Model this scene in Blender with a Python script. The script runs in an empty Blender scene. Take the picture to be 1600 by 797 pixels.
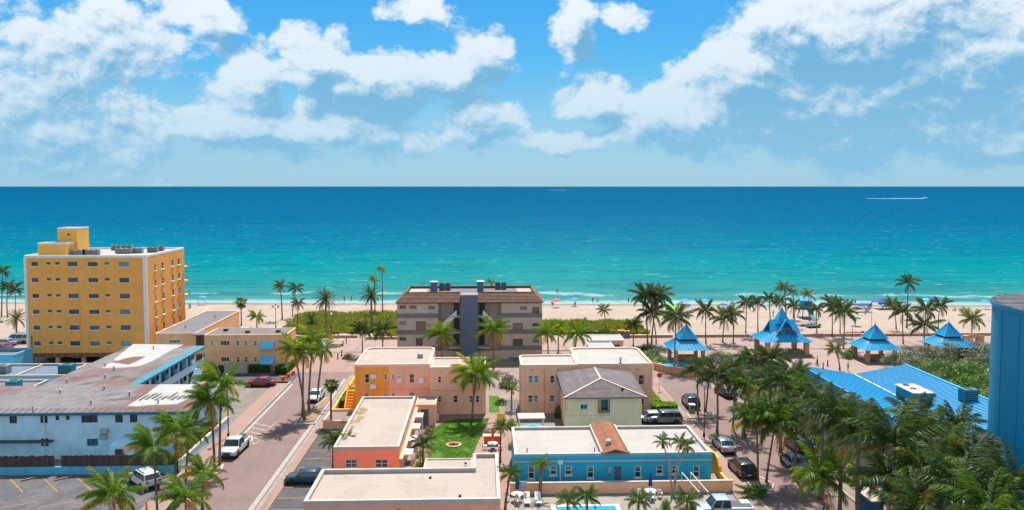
import bpy, math, random
from mathutils import Vector, Matrix, noise
random.seed(7)
sc = bpy.context.scene
col = sc.collection
R = math.radians

# ---------------------------------------------------------------- camera
cam_d = bpy.data.cameras.new('camera')
cam = bpy.data.objects.new('camera', cam_d)
col.objects.link(cam)
cam.location = (0, 0, 31)
cam.rotation_euler = (R(90 - 3.5), 0, -math.atan(43 / 1250))
cam_d.sensor_width = 36
cam_d.lens = 36 * 1250 / 1600
cam_d.shift_y = -(398.5 - 367.5) / 1600
cam_d.clip_start = 0.5
cam_d.clip_end = 200000
sc.camera = cam

# ---------------------------------------------------------------- view
sc.view_settings.view_transform = 'Standard'
sc.view_settings.look = 'None'
sc.view_settings.gamma = 1
sc.view_settings.use_curve_mapping = False
sc.view_settings.exposure = 1.15
SKY_K, SKY_S = 0.12, 0.47
sc.cycles.max_bounces = 6
sc.cycles.transparent_max_bounces = 6

def lin(r, g, b):
    f = lambda c: ((c / 255 + 0.055) / 1.055) ** 2.4 if c > 10 else c / 255 / 12.92
    return (f(r), f(g), f(b), 1)

def alb(r, g, b, k=.42):
    """albedo of a surface that shows the colour r,g,b when the sun is on it"""
    return tuple(c * k for c in lin(r, g, b)[:3]) + (1,)

# ---------------------------------------------------------------- sun
SUN_EL, SUN_AZ = R(58), R(9)        # azimuth clockwise from +Y (out to sea)
sd = bpy.data.lights.new('sun', 'SUN')
sd.energy = 3.8
sd.angle = R(0.53)
sd.color = (1, 0.945, 0.86)
sun = bpy.data.objects.new('sun', sd)
col.objects.link(sun)
sdir = Vector((math.sin(SUN_AZ) * math.cos(SUN_EL), math.cos(SUN_AZ) * math.cos(SUN_EL), math.sin(SUN_EL)))
sun.rotation_euler = sdir.to_track_quat('Z', 'Y').to_euler()
sun.location = (0, 100, 200)

# ---------------------------------------------------------------- sky
class NT:
    """small helper to write node trees"""
    def __init__(s, tree): s.t = tree
    def n(s, typ, **kw):
        x = s.t.nodes.new(typ)
        for k, v in kw.items(): setattr(x, k, v)
        return x
    def put(s, sock, v):
        if isinstance(v, bpy.types.NodeSocket): s.t.links.new(v, sock)
        elif v is not None: sock.default_value = v
    def m(s, op, a, b=None, c=None, clamp=False):
        x = s.n('ShaderNodeMath', operation=op, use_clamp=clamp)
        for i, v in enumerate((a, b, c)): s.put(x.inputs[i], v)
        return x.outputs[0]
    def v(s, op, a, b=None):
        x = s.n('ShaderNodeVectorMath', operation=op)
        s.put(x.inputs[0], a); s.put(x.inputs[1], b)
        return x.outputs['Value'] if op in ('LENGTH', 'DOT_PRODUCT') else x.outputs[0]
    def mix(s, f, a, b, blend='MIX'):
        x = s.n('ShaderNodeMix', data_type='RGBA', blend_type=blend)
        s.put(x.inputs[0], f); s.put(x.inputs[6], a); s.put(x.inputs[7], b)
        return x.outputs[2]
    def noise(s, vec, scale, detail=4, rough=0.55, dist=0):
        x = s.n('ShaderNodeTexNoise')
        s.put(x.inputs['Vector'], vec)
        for k, v in (('Scale', scale), ('Detail', detail), ('Roughness', rough), ('Distortion', dist)):
            s.put(x.inputs[k], v)
        return x.outputs['Fac']
    def ramp(s, f, stops, interp='LINEAR'):
        x = s.n('ShaderNodeValToRGB'); s.put(x.inputs[0], f)
        e = x.color_ramp.elements; x.color_ramp.interpolation = interp
        while len(e) < len(stops): e.new(0.5)
        for i, (p, c) in enumerate(stops):
            e[i].position = p; e[i].color = c if len(c) == 4 else (*c, 1)
        return x.outputs[0]
    def step(s, f, lo, hi):
        x = s.n('ShaderNodeMapRange', interpolation_type='SMOOTHSTEP')
        s.put(x.inputs[0], f); s.put(x.inputs[1], lo); s.put(x.inputs[2], hi)
        return x.outputs[0]
    def scale(s, vec, sx, sy, sz): return s.v('MULTIPLY', vec, (sx, sy, sz))

world = bpy.data.worlds.new('World')
sc.world = world
world.use_nodes = True
wt = world.node_tree
wt.nodes.clear()
w = NT(wt)
sky = w.n('ShaderNodeTexSky', sky_type='NISHITA', sun_disc=False, sun_elevation=SUN_EL,
          sun_rotation=SUN_AZ, altitude=10, air_density=1.0, dust_density=0.35, ozone_density=3.0)
hs = w.n('ShaderNodeHueSaturation')
w.put(hs.inputs['Saturation'], 1.05); w.put(hs.inputs['Value'], 1.0); w.put(hs.inputs['Hue'], 0.495)
w.put(hs.inputs['Color'], sky.outputs[0])
tc = w.n('ShaderNodeTexCoord')
sep = w.n('ShaderNodeSeparateXYZ'); w.put(sep.inputs[0], tc.outputs['Generated'])
az = w.m('ARCTAN2', sep.outputs[0], sep.outputs[1])
el = w.m('ARCSINE', sep.outputs[2])
comb = w.n('ShaderNodeCombineXYZ'); w.put(comb.inputs[0], az); w.put(comb.inputs[1], el)
P0 = comb.outputs[0]
# cumulus heaps seen out to sea: azimuth, elevation, half-sizes, weight
HEAPS = [
 ((-0.4655, 0.1249), .120, .090, .62), ((-0.5147, 0.0683), .16, .055, .60), ((-0.4272, 0.1616), .06, .055, .55),
 ((-0.3287, 0.1932), .045, .024, 1.0), ((-0.3606, 0.1665), .028, .012, .45),
 ((-0.195, 0.1399), .055, .045, 1.15), ((-0.1228, 0.1213), .105, .048, 1.25), ((-0.0486, 0.1355), .075, .036, 1.15), ((-0.0067, 0.1633), .026, .026, .9),
 ((-0.2833, 0.1167), .045, .050, 1.0), ((-0.2517, 0.0692), .21, .036, 1.05),
 ((-0.0794, 0.2117), .038, .018, .7), ((0.1131, 0.1946), .045, .055, 1.15), ((0.1792, 0.202), .022, .016, .55),
 ((0.0066, 0.0893), .055, .024, .9), ((0.1332, 0.1029), .042, .024, .9), ((0.0741, 0.0626), .18, .016, .6),
 ((0.3756, 0.1771), .075, .070, 1.5), ((0.3195, 0.1253), .090, .062, 1.5), ((0.257, 0.0818), .120, .038, 1.3), ((0.4441, 0.1655), .150, .090, 1.5),
 ((0.4119, 0.1034), .190, .085, 1.4), ((0.5461, 0.1341), .18, .100, 1.2), ((0.5421, 0.0665), .19, .035, .9),
]
def tex2(kind, vec, **kw):
    x = w.n(kind)
    if kind == 'ShaderNodeTexNoise': x.noise_dimensions = '2D'
    else: x.voronoi_dimensions = '2D'
    w.put(x.inputs['Vector'], vec)
    for k, v in kw.items(): w.put(x.inputs[k], v)
    return x
wob = tex2('ShaderNodeTexNoise', P0, Scale=9.0, Detail=3.0)
DV = w.v('MULTIPLY', w.v('SUBTRACT', wob.outputs['Color'], (.5, .5, .5)), (.085, .05, 0))
# fair-weather cloud over the unseen sky too, cover raised to lift facade fill
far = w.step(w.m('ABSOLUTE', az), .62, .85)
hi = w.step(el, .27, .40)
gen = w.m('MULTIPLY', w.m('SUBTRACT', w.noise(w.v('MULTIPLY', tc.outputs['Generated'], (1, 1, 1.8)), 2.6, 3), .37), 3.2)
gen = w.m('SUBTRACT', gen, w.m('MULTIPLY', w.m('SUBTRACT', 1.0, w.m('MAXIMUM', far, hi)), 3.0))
def heaps(p):
    q = w.v('ADD', p, DV)
    acc = gen
    for (a, e), ra, re, wt_ in HEAPS:
        l = w.v('LENGTH', w.v('MULTIPLY', w.v('SUBTRACT', q, (a, e, 0)), (1 / ra, 1 / re, 0)))
        acc = w.m('SMOOTH_MAX', acc, w.m('MULTIPLY_ADD', l, -wt_, wt_), .3)
    return acc
def detail(p, det):
    pn = w.v('MULTIPLY', p, (1, 1.25, 1))
    f1 = tex2('ShaderNodeTexNoise', pn, Scale=12.0, Detail=det, Roughness=.60).outputs['Fac']
    vn = tex2('ShaderNodeTexVoronoi', w.v('ADD', pn, w.v('MULTIPLY', DV, (.6, .6, .6))), Scale=20.0, Detail=min(det, 4.0), Roughness=.55, Lacunarity=2.3)
    vn.normalize = True
    return w.m('ADD', w.m('MULTIPLY', w.m('SUBTRACT', f1, .5), 1.35), w.m('MULTIPLY', w.m('SUBTRACT', .42, vn.outputs['Distance']), 1.55))
h0 = heaps(P0)
h1 = heaps(w.v('ADD', P0, (-.012, .030, 0)))
t0 = detail(P0, 6.0)
t1 = detail(w.v('ADD', P0, (-.004, .010, 0)), 3.0)
d0 = w.m('ADD', h0, t0)
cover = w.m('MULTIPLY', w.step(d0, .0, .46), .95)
# sunlit crowns, greyer bases: how much cloud lies above towards the sun
sh = w.m('ADD', w.m('MULTIPLY', w.m('SUBTRACT', h0, h1), 1.0), w.m('MULTIPLY', w.m('SUBTRACT', t0, t1), 1.7))
sh = w.m('SUBTRACT', sh, w.m('MULTIPLY', w.m('MINIMUM', w.m('MAXIMUM', w.m('SUBTRACT', h1, .10), 0.0), .75), .95))
lit = w.step(sh, -1.0, .50)
sunv = w.v('DOT_PRODUCT', tc.outputs['Generated'], tuple(sdir))
# lit-side clouds behind the camera, brightened as fill for the shaded facades
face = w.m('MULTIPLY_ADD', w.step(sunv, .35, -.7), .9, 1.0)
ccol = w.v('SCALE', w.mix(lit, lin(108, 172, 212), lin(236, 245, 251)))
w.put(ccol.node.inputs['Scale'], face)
# air colour by elevation: moist and pale along the sea horizon, deep above
air = w.ramp(w.m('MULTIPLY', el, 2.2), [(0, lin(140, 194, 224)), (.16, lin(132, 194, 228)), (.32, lin(66, 180, 236)), (.52, lin(0, 158, 236)), (1, lin(10, 120, 215))])
skyc = w.v('SCALE', hs.outputs[0])
skyc.node.inputs['Scale'].default_value = SKY_K
skyc = w.mix(w.m('MULTIPLY', w.step(el, .9, .15), .85), skyc, air)
vz = w.m('POWER', w.m('SUBTRACT', 1.0, w.m('MULTIPLY', w.m('ABSOLUTE', el), 4.5), None, True), 1.2)
ccol = w.mix(w.m('MULTIPLY', vz, .75), ccol, lin(148, 200, 229))
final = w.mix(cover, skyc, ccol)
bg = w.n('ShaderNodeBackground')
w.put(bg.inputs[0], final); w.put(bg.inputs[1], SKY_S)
wo = w.n('ShaderNodeOutputWorld')
wt.links.new(bg.outputs[0], wo.inputs[0])
world.cycles.sampling_method = 'NONE'

# ---------------------------------------------------------------- materials
MATS = {}
def new_mat(name):
    m = bpy.data.materials.new(name); m.use_nodes = True
    t = m.node_tree; t.nodes.clear()
    s = NT(t)
    b = s.n('ShaderNodeBsdfPrincipled'); o = s.n('ShaderNodeOutputMaterial')
    t.links.new(b.outputs[0], o.inputs[0])
    s.b = b; s.o = o
    MATS[name] = m
    return m, s
def paint(name, c, rough=0.8, var=0.12, scale=0.7, bump=0.0, bscale=20, streak=0.0, dirt=None, metal=0, spec=0.4, rnd=0.0):
    """painted / mineral surface: mottled tone, optional rain streaks and dirt"""
    if name in MATS: return MATS[name]
    m, s = new_mat(name)
    c = c if len(c) == 4 else (*c, 1)
    tcn = s.n('ShaderNodeTexCoord').outputs['Object']
    f = s.noise(tcn, scale, 6, .62)
    dk = tuple(x * (1 - var) for x in c[:3]) + (1,)
    lt = tuple(min(1, x * (1 + var)) for x in c[:3]) + (1,)
    out = s.mix(s.step(f, .3, .7), dk, lt)
    if streak:
        g = s.noise(s.scale(tcn, 1.6, 1.6, .12), 1.5, 5, .65)
        dd = dirt or tuple(x * .45 for x in c[:3]) + (1,)
        out = s.mix(s.m('MULTIPLY', s.step(g, .52, .78), streak), out, dd)
    if rnd:
        oi = s.n('ShaderNodeObjectInfo').outputs['Random']
        hv = s.n('ShaderNodeHueSaturation')
        s.put(hv.inputs['Value'], s.m('ADD', 1 - rnd, s.m('MULTIPLY', oi, 2 * rnd)))
        s.put(hv.inputs['Color'], out); out = hv.outputs[0]
    s.put(s.b.inputs['Base Color'], out)
    s.put(s.b.inputs['Roughness'], rough); s.put(s.b.inputs['Metallic'], metal)
    s.put(s.b.inputs['Specular IOR Level'], spec)
    if bump:
        bn = s.n('ShaderNodeBump'); s.put(bn.inputs['Height'], s.noise(tcn, bscale, 3))
        s.put(bn.inputs['Strength'], bump); s.put(bn.inputs['Distance'], .02)
        s.put(s.b.inputs['Normal'], bn.outputs[0])
    return m
def glass(name, c=(.016, .028, .036), c2=None, rough=.06):
    """window glass seen from outside: dark room behind, some with drawn blinds"""
    m, s = new_mat(name)
    oi = s.n('ShaderNodeObjectInfo').outputs['Random']
    base = s.ramp(oi, [(0, c), (.55, tuple(x * 2.2 for x in c)), (.8, c2 or (.10, .20, .24)), (1, c)], 'CONSTANT')
    tcn = s.n('ShaderNodeTexCoord').outputs['Object']
    base = s.mix(s.m('MULTIPLY', s.step(s.noise(tcn, 1.6, 3), .45, .6), .5), base, tuple(x * 3 for x in c) + (1,))
    s.put(s.b.inputs['Base Color'], base); s.put(s.b.inputs['Roughness'], rough)
    s.put(s.b.inputs['Specular IOR Level'], .8)
    return m

# ---------------------------------------------------------------- mesh helpers
def wloc(o):
    v = Vector((0, 0, 0))
    while o is not None:
        v += o.location; o = o.parent
    return v
class MB:
    def __init__(s): s.V = []; s.F = []; s.M = []; s.mi = 0
    def face(s, pts):
        i = len(s.V); s.V += [tuple(p) for p in pts]; s.F.append(tuple(range(i, i + len(pts)))); s.M.append(s.mi); return s
    def mesh(s, vs, fs):
        i = len(s.V); s.V += [tuple(p) for p in vs]
        for f in fs: s.F.append(tuple(i + k for k in f)); s.M.append(s.mi)
        return s
    def box(s, x0, x1, y0, y1, z0, z1, top=1.0):
        cx, cy = (x0 + x1) / 2, (y0 + y1) / 2
        a = [(x0, y0, z0), (x1, y0, z0), (x1, y1, z0), (x0, y1, z0)]
        b = [(cx + (x - cx) * top, cy + (y - cy) * top, z1) for x, y, _ in a]
        return s.mesh(a + b, [(3, 2, 1, 0), (4, 5, 6, 7), (0, 1, 5, 4), (1, 2, 6, 5), (2, 3, 7, 6), (3, 0, 4, 7)])
    def prism(s, poly, z0, z1):
        n = len(poly)
        vs = [(x, y, z0) for x, y in poly] + [(x, y, z1) for x, y in poly]
        fs = [tuple(range(n - 1, -1, -1)), tuple(range(n, 2 * n))]
        fs += [(i, (i + 1) % n, n + (i + 1) % n, n + i) for i in range(n)]
        return s.mesh(vs, fs)
    def extrude_y(s, prof, y0, y1):      # profile in (x, z)
        n = len(prof)
        vs = [(x, y0, z) for x, z in prof] + [(x, y1, z) for x, z in prof]
        fs = [tuple(range(n)), tuple(range(2 * n - 1, n - 1, -1))]
        fs += [((i + 1) % n, i, n + i, n + (i + 1) % n) for i in range(n)]
        return s.mesh(vs, fs)
    def tube(s, path, rad, k=8, cap=True):
        path = [Vector(p) for p in path]; n = len(path)
        if not hasattr(rad, '__len__'): rad = [rad] * n
        vs = []; up0 = Vector((0, 0, 1))
        for i, p in enumerate(path):
            d = (path[min(i + 1, n - 1)] - path[max(i - 1, 0)]).normalized()
            a = d.cross(up0) if abs(d.z) < .9 else d.cross(Vector((0, 1, 0)))
            a.normalize(); b = a.cross(d).normalized()
            for j in range(k):
                t = 2 * math.pi * j / k
                vs.append(p + (a * math.cos(t) + b * math.sin(t)) * rad[i])
        fs = [(i * k + j, i * k + (j + 1) % k, (i + 1) * k + (j + 1) % k, (i + 1) * k + j) for i in range(n - 1) for j in range(k)]
        if cap: fs += [tuple(range(k - 1, -1, -1)), tuple((n - 1) * k + j for j in range(k))]
        return s.mesh(vs, fs)
    def lathe(s, prof, k=12, c=(0, 0, 0)):   # profile (r, z)
        vs = [(c[0] + r * math.cos(2 * math.pi * j / k), c[1] + r * math.sin(2 * math.pi * j / k), c[2] + z) for r, z in prof for j in range(k)]
        n = len(prof)
        fs = [(i * k + j, i * k + (j + 1) % k, (i + 1) * k + (j + 1) % k, (i + 1) * k + j) for i in range(n - 1) for j in range(k)]
        fs += [tuple(range(k - 1, -1, -1)), tuple((n - 1) * k + j for j in range(k))]
        return s.mesh(vs, fs)
    def bar(s, a, b, w_, h_=None):
        a, b = Vector(a), Vector(b); d = (b - a).normalized(); h_ = h_ or w_
        u = d.cross(Vector((0, 0, 1))) if abs(d.z) < .95 else Vector((1, 0, 0))
        u.normalize(); v = u.cross(d).normalized()
        vs = [p + u * (sx * w_ / 2) + v * (sy * h_ / 2) for p in (a, b) for sx, sy in ((-1, -1), (1, -1), (1, 1), (-1, 1))]
        return s.mesh(vs, [(0, 1, 2, 3), (7, 6, 5, 4), (0, 4, 5, 1), (1, 5, 6, 2), (2, 6, 7, 3), (3, 7, 4, 0)])
    def data(s, name, mats, off=(0, 0, 0), smooth=False):
        me = bpy.data.meshes.new(name)
        o = Vector(off)
        me.from_pydata([(v[0] - o.x, v[1] - o.y, v[2] - o.z) for v in s.V], [], s.F)
        for m in (mats if isinstance(mats, (list, tuple)) else [mats]): me.materials.append(m)
        if any(s.M): me.polygons.foreach_set('material_index', s.M)
        if smooth: me.polygons.foreach_set('use_smooth', [True] * len(s.F))
        me.update()
        return me
    def build(s, name, mats, parent=None, smooth=False, loc=None):
        """link as ONE mesh object; coordinates given in world space, stored about the parent's base"""
        off = wloc(parent) if parent else Vector(loc or (0, 0, 0))
        o = bpy.data.objects.new(name, s.data(name, mats, off, smooth))
        col.objects.link(o)
        if parent: o.parent = parent
        elif loc: o.location = loc
        return o
def tag(o, label=None, cat=None, group=None, kind=None):
    if label: o['label'] = label
    if cat: o['category'] = cat
    if group: o['group'] = group
    if kind: o['kind'] = kind
    return o
def empty(name, loc, label=None, cat=None, group=None):
    o = bpy.data.objects.new(name, None); col.objects.link(o); o.location = loc
    o.empty_display_size = .3
    return tag(o, label, cat, group)
def inst(name, me, parent=None, loc=(0, 0, 0), rot=(0, 0, 0), scl=(1, 1, 1)):
    o = bpy.data.objects.new(name, me); col.objects.link(o)
    o.parent = parent; o.location = loc; o.rotation_euler = rot; o.scale = scl
    return o
KIDS = {}
def copy_tree(o, parent=None, _k=None):
    if _k is None:
        _k = {}
        for x in list(bpy.data.objects):
            if x.parent: _k.setdefault(x.parent.name, []).append(x)
    c = o.copy(); col.objects.link(c); c.parent = parent
    for ch in _k.get(o.name, []): copy_tree(ch, c, _k)
    return c
def rounded(x0, x1, y0, y1, rb=0, rf=0, k=4):
    """plan rectangle, counter-clockwise, with rounded back (rb) or front corners"""
    out = []
    for cx, cy, r, a0 in ((x0, y0, rf, 180), (x1, y0, rf, 270), (x1, y1, rb, 0), (x0, y1, rb, 90)):
        if r <= 0: out.append((cx, cy)); continue
        ox = cx + r if cx == x0 else cx - r; oy = cy + r if cy == y0 else cy - r
        out += [(ox + r * math.cos(R(a0 + 90 * i / k)), oy + r * math.sin(R(a0 + 90 * i / k))) for i in range(k + 1)]
    return out
def inset(poly, d):
    n = len(poly); out = []
    for i in range(n):
        p, c, q = Vector(poly[i - 1]), Vector(poly[i]), Vector(poly[(i + 1) % n])
        e1 = (c - p).normalized(); e2 = (q - c).normalized()
        n1 = Vector((-e1.y, e1.x)); n2 = Vector((-e2.y, e2.x))
        m = (n1 + n2)
        k = d / max(.3, m.length_squared / 2) if m.length > 1e-6 else d
        out.append(tuple(c + m * k))
    return out
def wall_edge(mb, P, Q, z0, z1, holes=(), depth=.16, both=False):
    """one straight wall face P->Q (outside on the right-hand side) with real openings and reveals"""
    P = Vector(P); Q = Vector(Q); d = Q - P; L = d.length; u = d / L; nrm = Vector((u.y, -u.x))
    hs_ = []
    for a0, a1, b0, b1 in holes:
        if abs(d.x) > abs(d.y): t = sorted(((a0 - P.x) / u.x, (a1 - P.x) / u.x))
        else: t = sorted(((a0 - P.y) / u.y, (a1 - P.y) / u.y))
        t0, t1 = max(.05, t[0]), min(L - .05, t[1])
        if t1 > t0: hs_.append((t0, t1, max(b0, z0 + .02), min(b1, z1 - .02)))
    ts = sorted({0, L} | {v for h in hs_ for v in h[:2]}); zs = sorted({z0, z1} | {v for h in hs_ for v in h[2:]})
    at = lambda t, z, dp=0: (P.x + u.x * t - nrm.x * dp, P.y + u.y * t - nrm.y * dp, z)
    for i in range(len(ts) - 1):
        for j in range(len(zs) - 1):
            tm, zm = (ts[i] + ts[i + 1]) / 2, (zs[j] + zs[j + 1]) / 2
            if any(h[0] < tm < h[1] and h[2] < zm < h[3] for h in hs_): continue
            mb.face([at(ts[i], zs[j]), at(ts[i + 1], zs[j]), at(ts[i + 1], zs[j + 1]), at(ts[i], zs[j + 1])])
    for a, b, c, e in hs_:
        mb.face([at(a, c), at(b, c), at(b, c, depth), at(a, c, depth)])
        mb.face([at(a, e, depth), at(b, e, depth), at(b, e), at(a, e)])
        mb.face([at(a, c, depth), at(a, e, depth), at(a, e), at(a, c)])
        mb.face([at(b, c), at(b, e), at(b, e, depth), at(b, c, depth)])
def oriented(face, c, a0, a1, z0, z1, d0, d1):
    """box on a facade: face '-y','+x','-x','+y' at coordinate c; d0..d1 outwards"""
    if face == '-y': return (a0, a1, c - d1, c - d0, z0, z1)
    if face == '+y': return (a0, a1, c + d0, c + d1, z0, z1)
    if face == '+x': return (c + d0, c + d1, a0, a1, z0, z1)
    return (c - d1, c - d0, a0, a1, z0, z1)
def window(parent, face, c, rect, fm, gm, cols=2, rows=1, sill=None, name='window', bar=.06):
    a0, a1, z0, z1 = rect
    mb = MB(); D0, D1 = -.13, -.06
    for q in ((a0, a1, z0, z0 + bar), (a0, a1, z1 - bar, z1), (a0, a0 + bar, z0 + bar, z1 - bar), (a1 - bar, a1, z0 + bar, z1 - bar)):
        mb.box(*oriented(face, c, *q, D0, D1))
    for i in range(1, cols):
        x = a0 + (a1 - a0) * i / cols
        mb.box(*oriented(face, c, x - bar * .4, x + bar * .4, z0 + bar, z1 - bar, D0, D1 - .01))
    for j in range(1, rows):
        z = z0 + (z1 - z0) * j / rows
        mb.box(*oriented(face, c, a0 + bar, a1 - bar, z - bar * .4, z + bar * .4, D0, D1 - .012))
    f = mb.build(name, fm, parent)
    MB().box(*oriented(face, c, a0 + .01, a1 - .01, z0 + .01, z1 - .01, -.155, -.12)).build('pane', gm, f)
    if sill:
        MB().box(*oriented(face, c, a0 - .1, a1 + .1, z0 - .12, z0 - .003, .003, .13)).build('sill', sill, f)
    return f
def flat_roof(parent, poly, z, parapet, deckm, parm, t=.22, cap=None):
    """roof deck inside a parapet ring that stands on the walls"""
    inn = inset(poly, t); n = len(poly)
    r = MB().prism(inset(poly, t - .02), z - .12, z).build('roof', deckm, parent)
    mb = MB(); zt = z + parapet
    out = inset(poly, -.02)
    for i in range(n):
        j = (i + 1) % n
        mb.face([(*out[i], z - .15), (*out[j], z - .15), (*out[j], zt), (*out[i], zt)])
        mb.face([(*inn[j], z - .1), (*inn[i], z - .1), (*inn[i], zt), (*inn[j], zt)])
        mb.face([(*out[i], zt), (*out[j], zt), (*inn[j], zt), (*inn[i], zt)])
        mb.face([(*out[j], z - .15), (*out[i], z - .15), (*inn[i], z - .15), (*inn[j], z - .15)])
    mb.build('parapet', parm, parent)
    return r
def volume(parent, poly, z0, z1, mat, holes=None):
    """the walls of a building on a plan polygon; holes = {edge: [(a0,a1,z0,z1)]}"""
    mb = MB(); n = len(poly)
    for i in range(n): wall_edge(mb, poly[i], poly[(i + 1) % n], z0, z1, (holes or {}).get(i, ()))
    return mb.build('wall', mat, parent)
def rooftop_unit(loc, size, label, group='air conditioners on the roofs', m=None, fans=1, rz=0):
    """condenser: cabinet on feet with fan rings on top"""
    sx, sy, sz = size
    t = empty('air_conditioner', loc, label, 'air conditioner', group)
    t.rotation_euler.z = rz
    m = m or MATS['ac_metal']
    x, y, z = 0, 0, 0
    mb = MB(); mb.box(-sx/2, sx/2, -sy/2, sy/2, .12, sz)
    o = mb.build('cabinet', m); o.parent = t
    mb = MB()
    for a in (-1, 1):
        mb.box(-sx/2 + .02, sx/2 - .02, a * sy * .36 - .05, a * sy * .36 + .05, 0, .118)
    o = mb.build('rail', MATS['dark_metal']); o.parent = t
    for i in range(fans):
        cx = (i + .5) / fans * sx - sx / 2
        r = min(sx / fans, sy) * .38
        o = MB().lathe([(r, 0), (r, .05), (r * .8, .05), (r * .8, .02), (.01, .02)], 12, (cx, 0, sz + .002)).build('fan_ring', MATS['dark_metal']); o.parent = t
    mb = MB()
    for k in range(5):
        z = .2 + (sz - .3) * k / 5
        mb.box(-sx/2 + .06, sx/2 - .06, -sy/2 - .012, -sy/2 - .003, z, z + (sz - .3) / 12)
    o = mb.build('louvre', MATS['dark_metal']); o.parent = t
    return t

# ================================================================ materials shared by the setting
paint('dark_metal', (.05, .05, .055), .5, .2, metal=.3)
paint('ac_metal', lin(150, 152, 150), .55, .12, 2, metal=.2, rnd=.25)
paint('white_paint', (.72, .70, .67), .7, .08, 1.2, streak=.15)
paint('white_trim', (.70, .69, .68), .65, .05)
paint('concrete', alb(196, 184, 172), .9, .14, .5, bump=.15, bscale=9)
paint('yellow_paint', alb(215, 160, 70), .7, .25, 3)
paint('line_white', alb(215, 205, 195), .75, .2, 3)
glass('window_glass')
glass('window_teal', (.015, .035, .05), (.08, .30, .38))

def ground_mat():
    m, s = new_mat('ground_mat')
    p = s.n('ShaderNodeNewGeometry').outputs['Position']
    a = s.noise(p, .25, 6); b = s.noise(p, 3.0, 4)
    c = s.mix(s.step(a, .3, .7), alb(176, 152, 138), alb(200, 178, 164))
    c = s.mix(s.m('MULTIPLY', s.step(b, .55, .7), .35), c, alb(140, 118, 104))
    s.put(s.b.inputs['Base Color'], c); s.put(s.b.inputs['Roughness'], .92)
    return m
def brick_road_mat(name, c1, c2, c3, size=1.0):
    """pink clay pavers too small to see singly, tyre-darkened lanes and patched areas"""
    m, s = new_mat(name)
    p = s.n('ShaderNodeNewGeometry').outputs['Position']
    br = s.n('ShaderNodeTexBrick'); s.put(br.inputs['Vector'], p)
    s.put(br.inputs['Scale'], 2.2 * size); s.put(br.inputs['Color1'], c1); s.put(br.inputs['Color2'], c2)
    s.put(br.inputs['Mortar'], c3); s.put(br.inputs['Mortar Size'], .018)
    a = s.noise(p, .22, 6, .6)
    c = s.mix(s.m('MULTIPLY', s.step(a, .42, .68), .55), br.outputs[0], c3)
    t = s.noise(s.scale(p, .9, .05, 1), 1.0, 4)
    c = s.mix(s.m('MULTIPLY', s.step(t, .5, .72), .4), c, alb(128, 106, 104))
    sp = s.noise(p, 1.7, 5, .7)
    c = s.mix(s.m('MULTIPLY', s.step(sp, .66, .74), .5), c, alb(205, 176, 162))
    sp2 = s.noise(s.v('ADD', p, (31, 7, 0)), .9, 6, .72)
    c = s.mix(s.m('MULTIPLY', s.step(sp2, .60, .70), .5), c, alb(104, 86, 84))
    s.put(s.b.inputs['Base Color'], c); s.put(s.b.inputs['Roughness'], .88)
    bn = s.n('ShaderNodeBump'); s.put(bn.inputs['Height'], br.outputs['Fac']); s.put(bn.inputs['Strength'], .2); s.put(bn.inputs['Distance'], .01)
    bn.invert = True
    s.put(s.b.inputs['Normal'], bn.outputs[0])
    return m
def asphalt_mat(name, base, patch):
    m, s = new_mat(name)
    p = s.n('ShaderNodeNewGeometry').outputs['Position']
    a = s.noise(p, .35, 7, .65, .6); b = s.noise(p, 14, 3)
    c = s.mix(s.step(a, .4, .66), base, patch)
    c = s.mix(s.m('MULTIPLY', b, .35), c, alb(60, 60, 66))
    k = s.noise(s.scale(p, 1, .35, 1), 1.1, 7, .7, 1.5)
    c = s.mix(s.m('MULTIPLY', s.step(s.m('ABSOLUTE', s.m('SUBTRACT', k, .5)), .018, .0), .6), c, alb(58, 58, 64))
    s.put(s.b.inputs['Base Color'], c); s.put(s.b.inputs['Roughness'], .9)
    return m
def sand_mat():
    m, s = new_mat('sand_mat')
    p = s.n('ShaderNodeNewGeometry').outputs['Position']
    sp = s.n('ShaderNodeSeparateXYZ'); s.put(sp.inputs[0], p)
    a = s.noise(p, .12, 6, .6); b = s.noise(p, 1.4, 5, .65)
    c = s.mix(s.step(a, .32, .68), alb(214, 188, 168), alb(229, 206, 188))
    c = s.mix(s.m('MULTIPLY', s.step(b, .52, .66), .45), c, alb(188, 158, 138))
    # wheel tracks along the beach
    tr = s.noise(s.scale(p, .02, 1.1, 1), 1.0, 4)
    c = s.mix(s.m('MULTIPLY', s.step(tr, .56, .64), .35), c, alb(196, 168, 150))
    # wet strip by the water and the line of stranded weed
    z = sp.outputs[2]
    nz = s.m('MULTIPLY', s.m('SUBTRACT', s.noise(s.scale(p, .10, .10, 1), 1.0, 5), .5), .16)
    zz = s.m('ADD', z, nz)
    c = s.mix(s.step(zz, -.28, -.46), c, alb(150, 126, 112))
    wk = s.step(s.m('ABSOLUTE', s.m('ADD', zz, .22)), .12, .04)
    wn = s.step(s.noise(s.scale(p, .35, 1.5, 1), 1.2, 5, .7), .40, .56)
    c = s.mix(s.m('MULTIPLY', s.m('MULTIPLY', wk, wn), .85), c, alb(104, 62, 50))
    s.put(s.b.inputs['Base Color'], c); s.put(s.b.inputs['Roughness'], .95)
    bn = s.n('ShaderNodeBump'); s.put(bn.inputs['Height'], s.noise(p, 1.1, 5, .7)); s.put(bn.inputs['Strength'], .5); s.put(bn.inputs['Distance'], .25)
    s.put(s.b.inputs['Normal'], bn.outputs[0])
    return m
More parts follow.
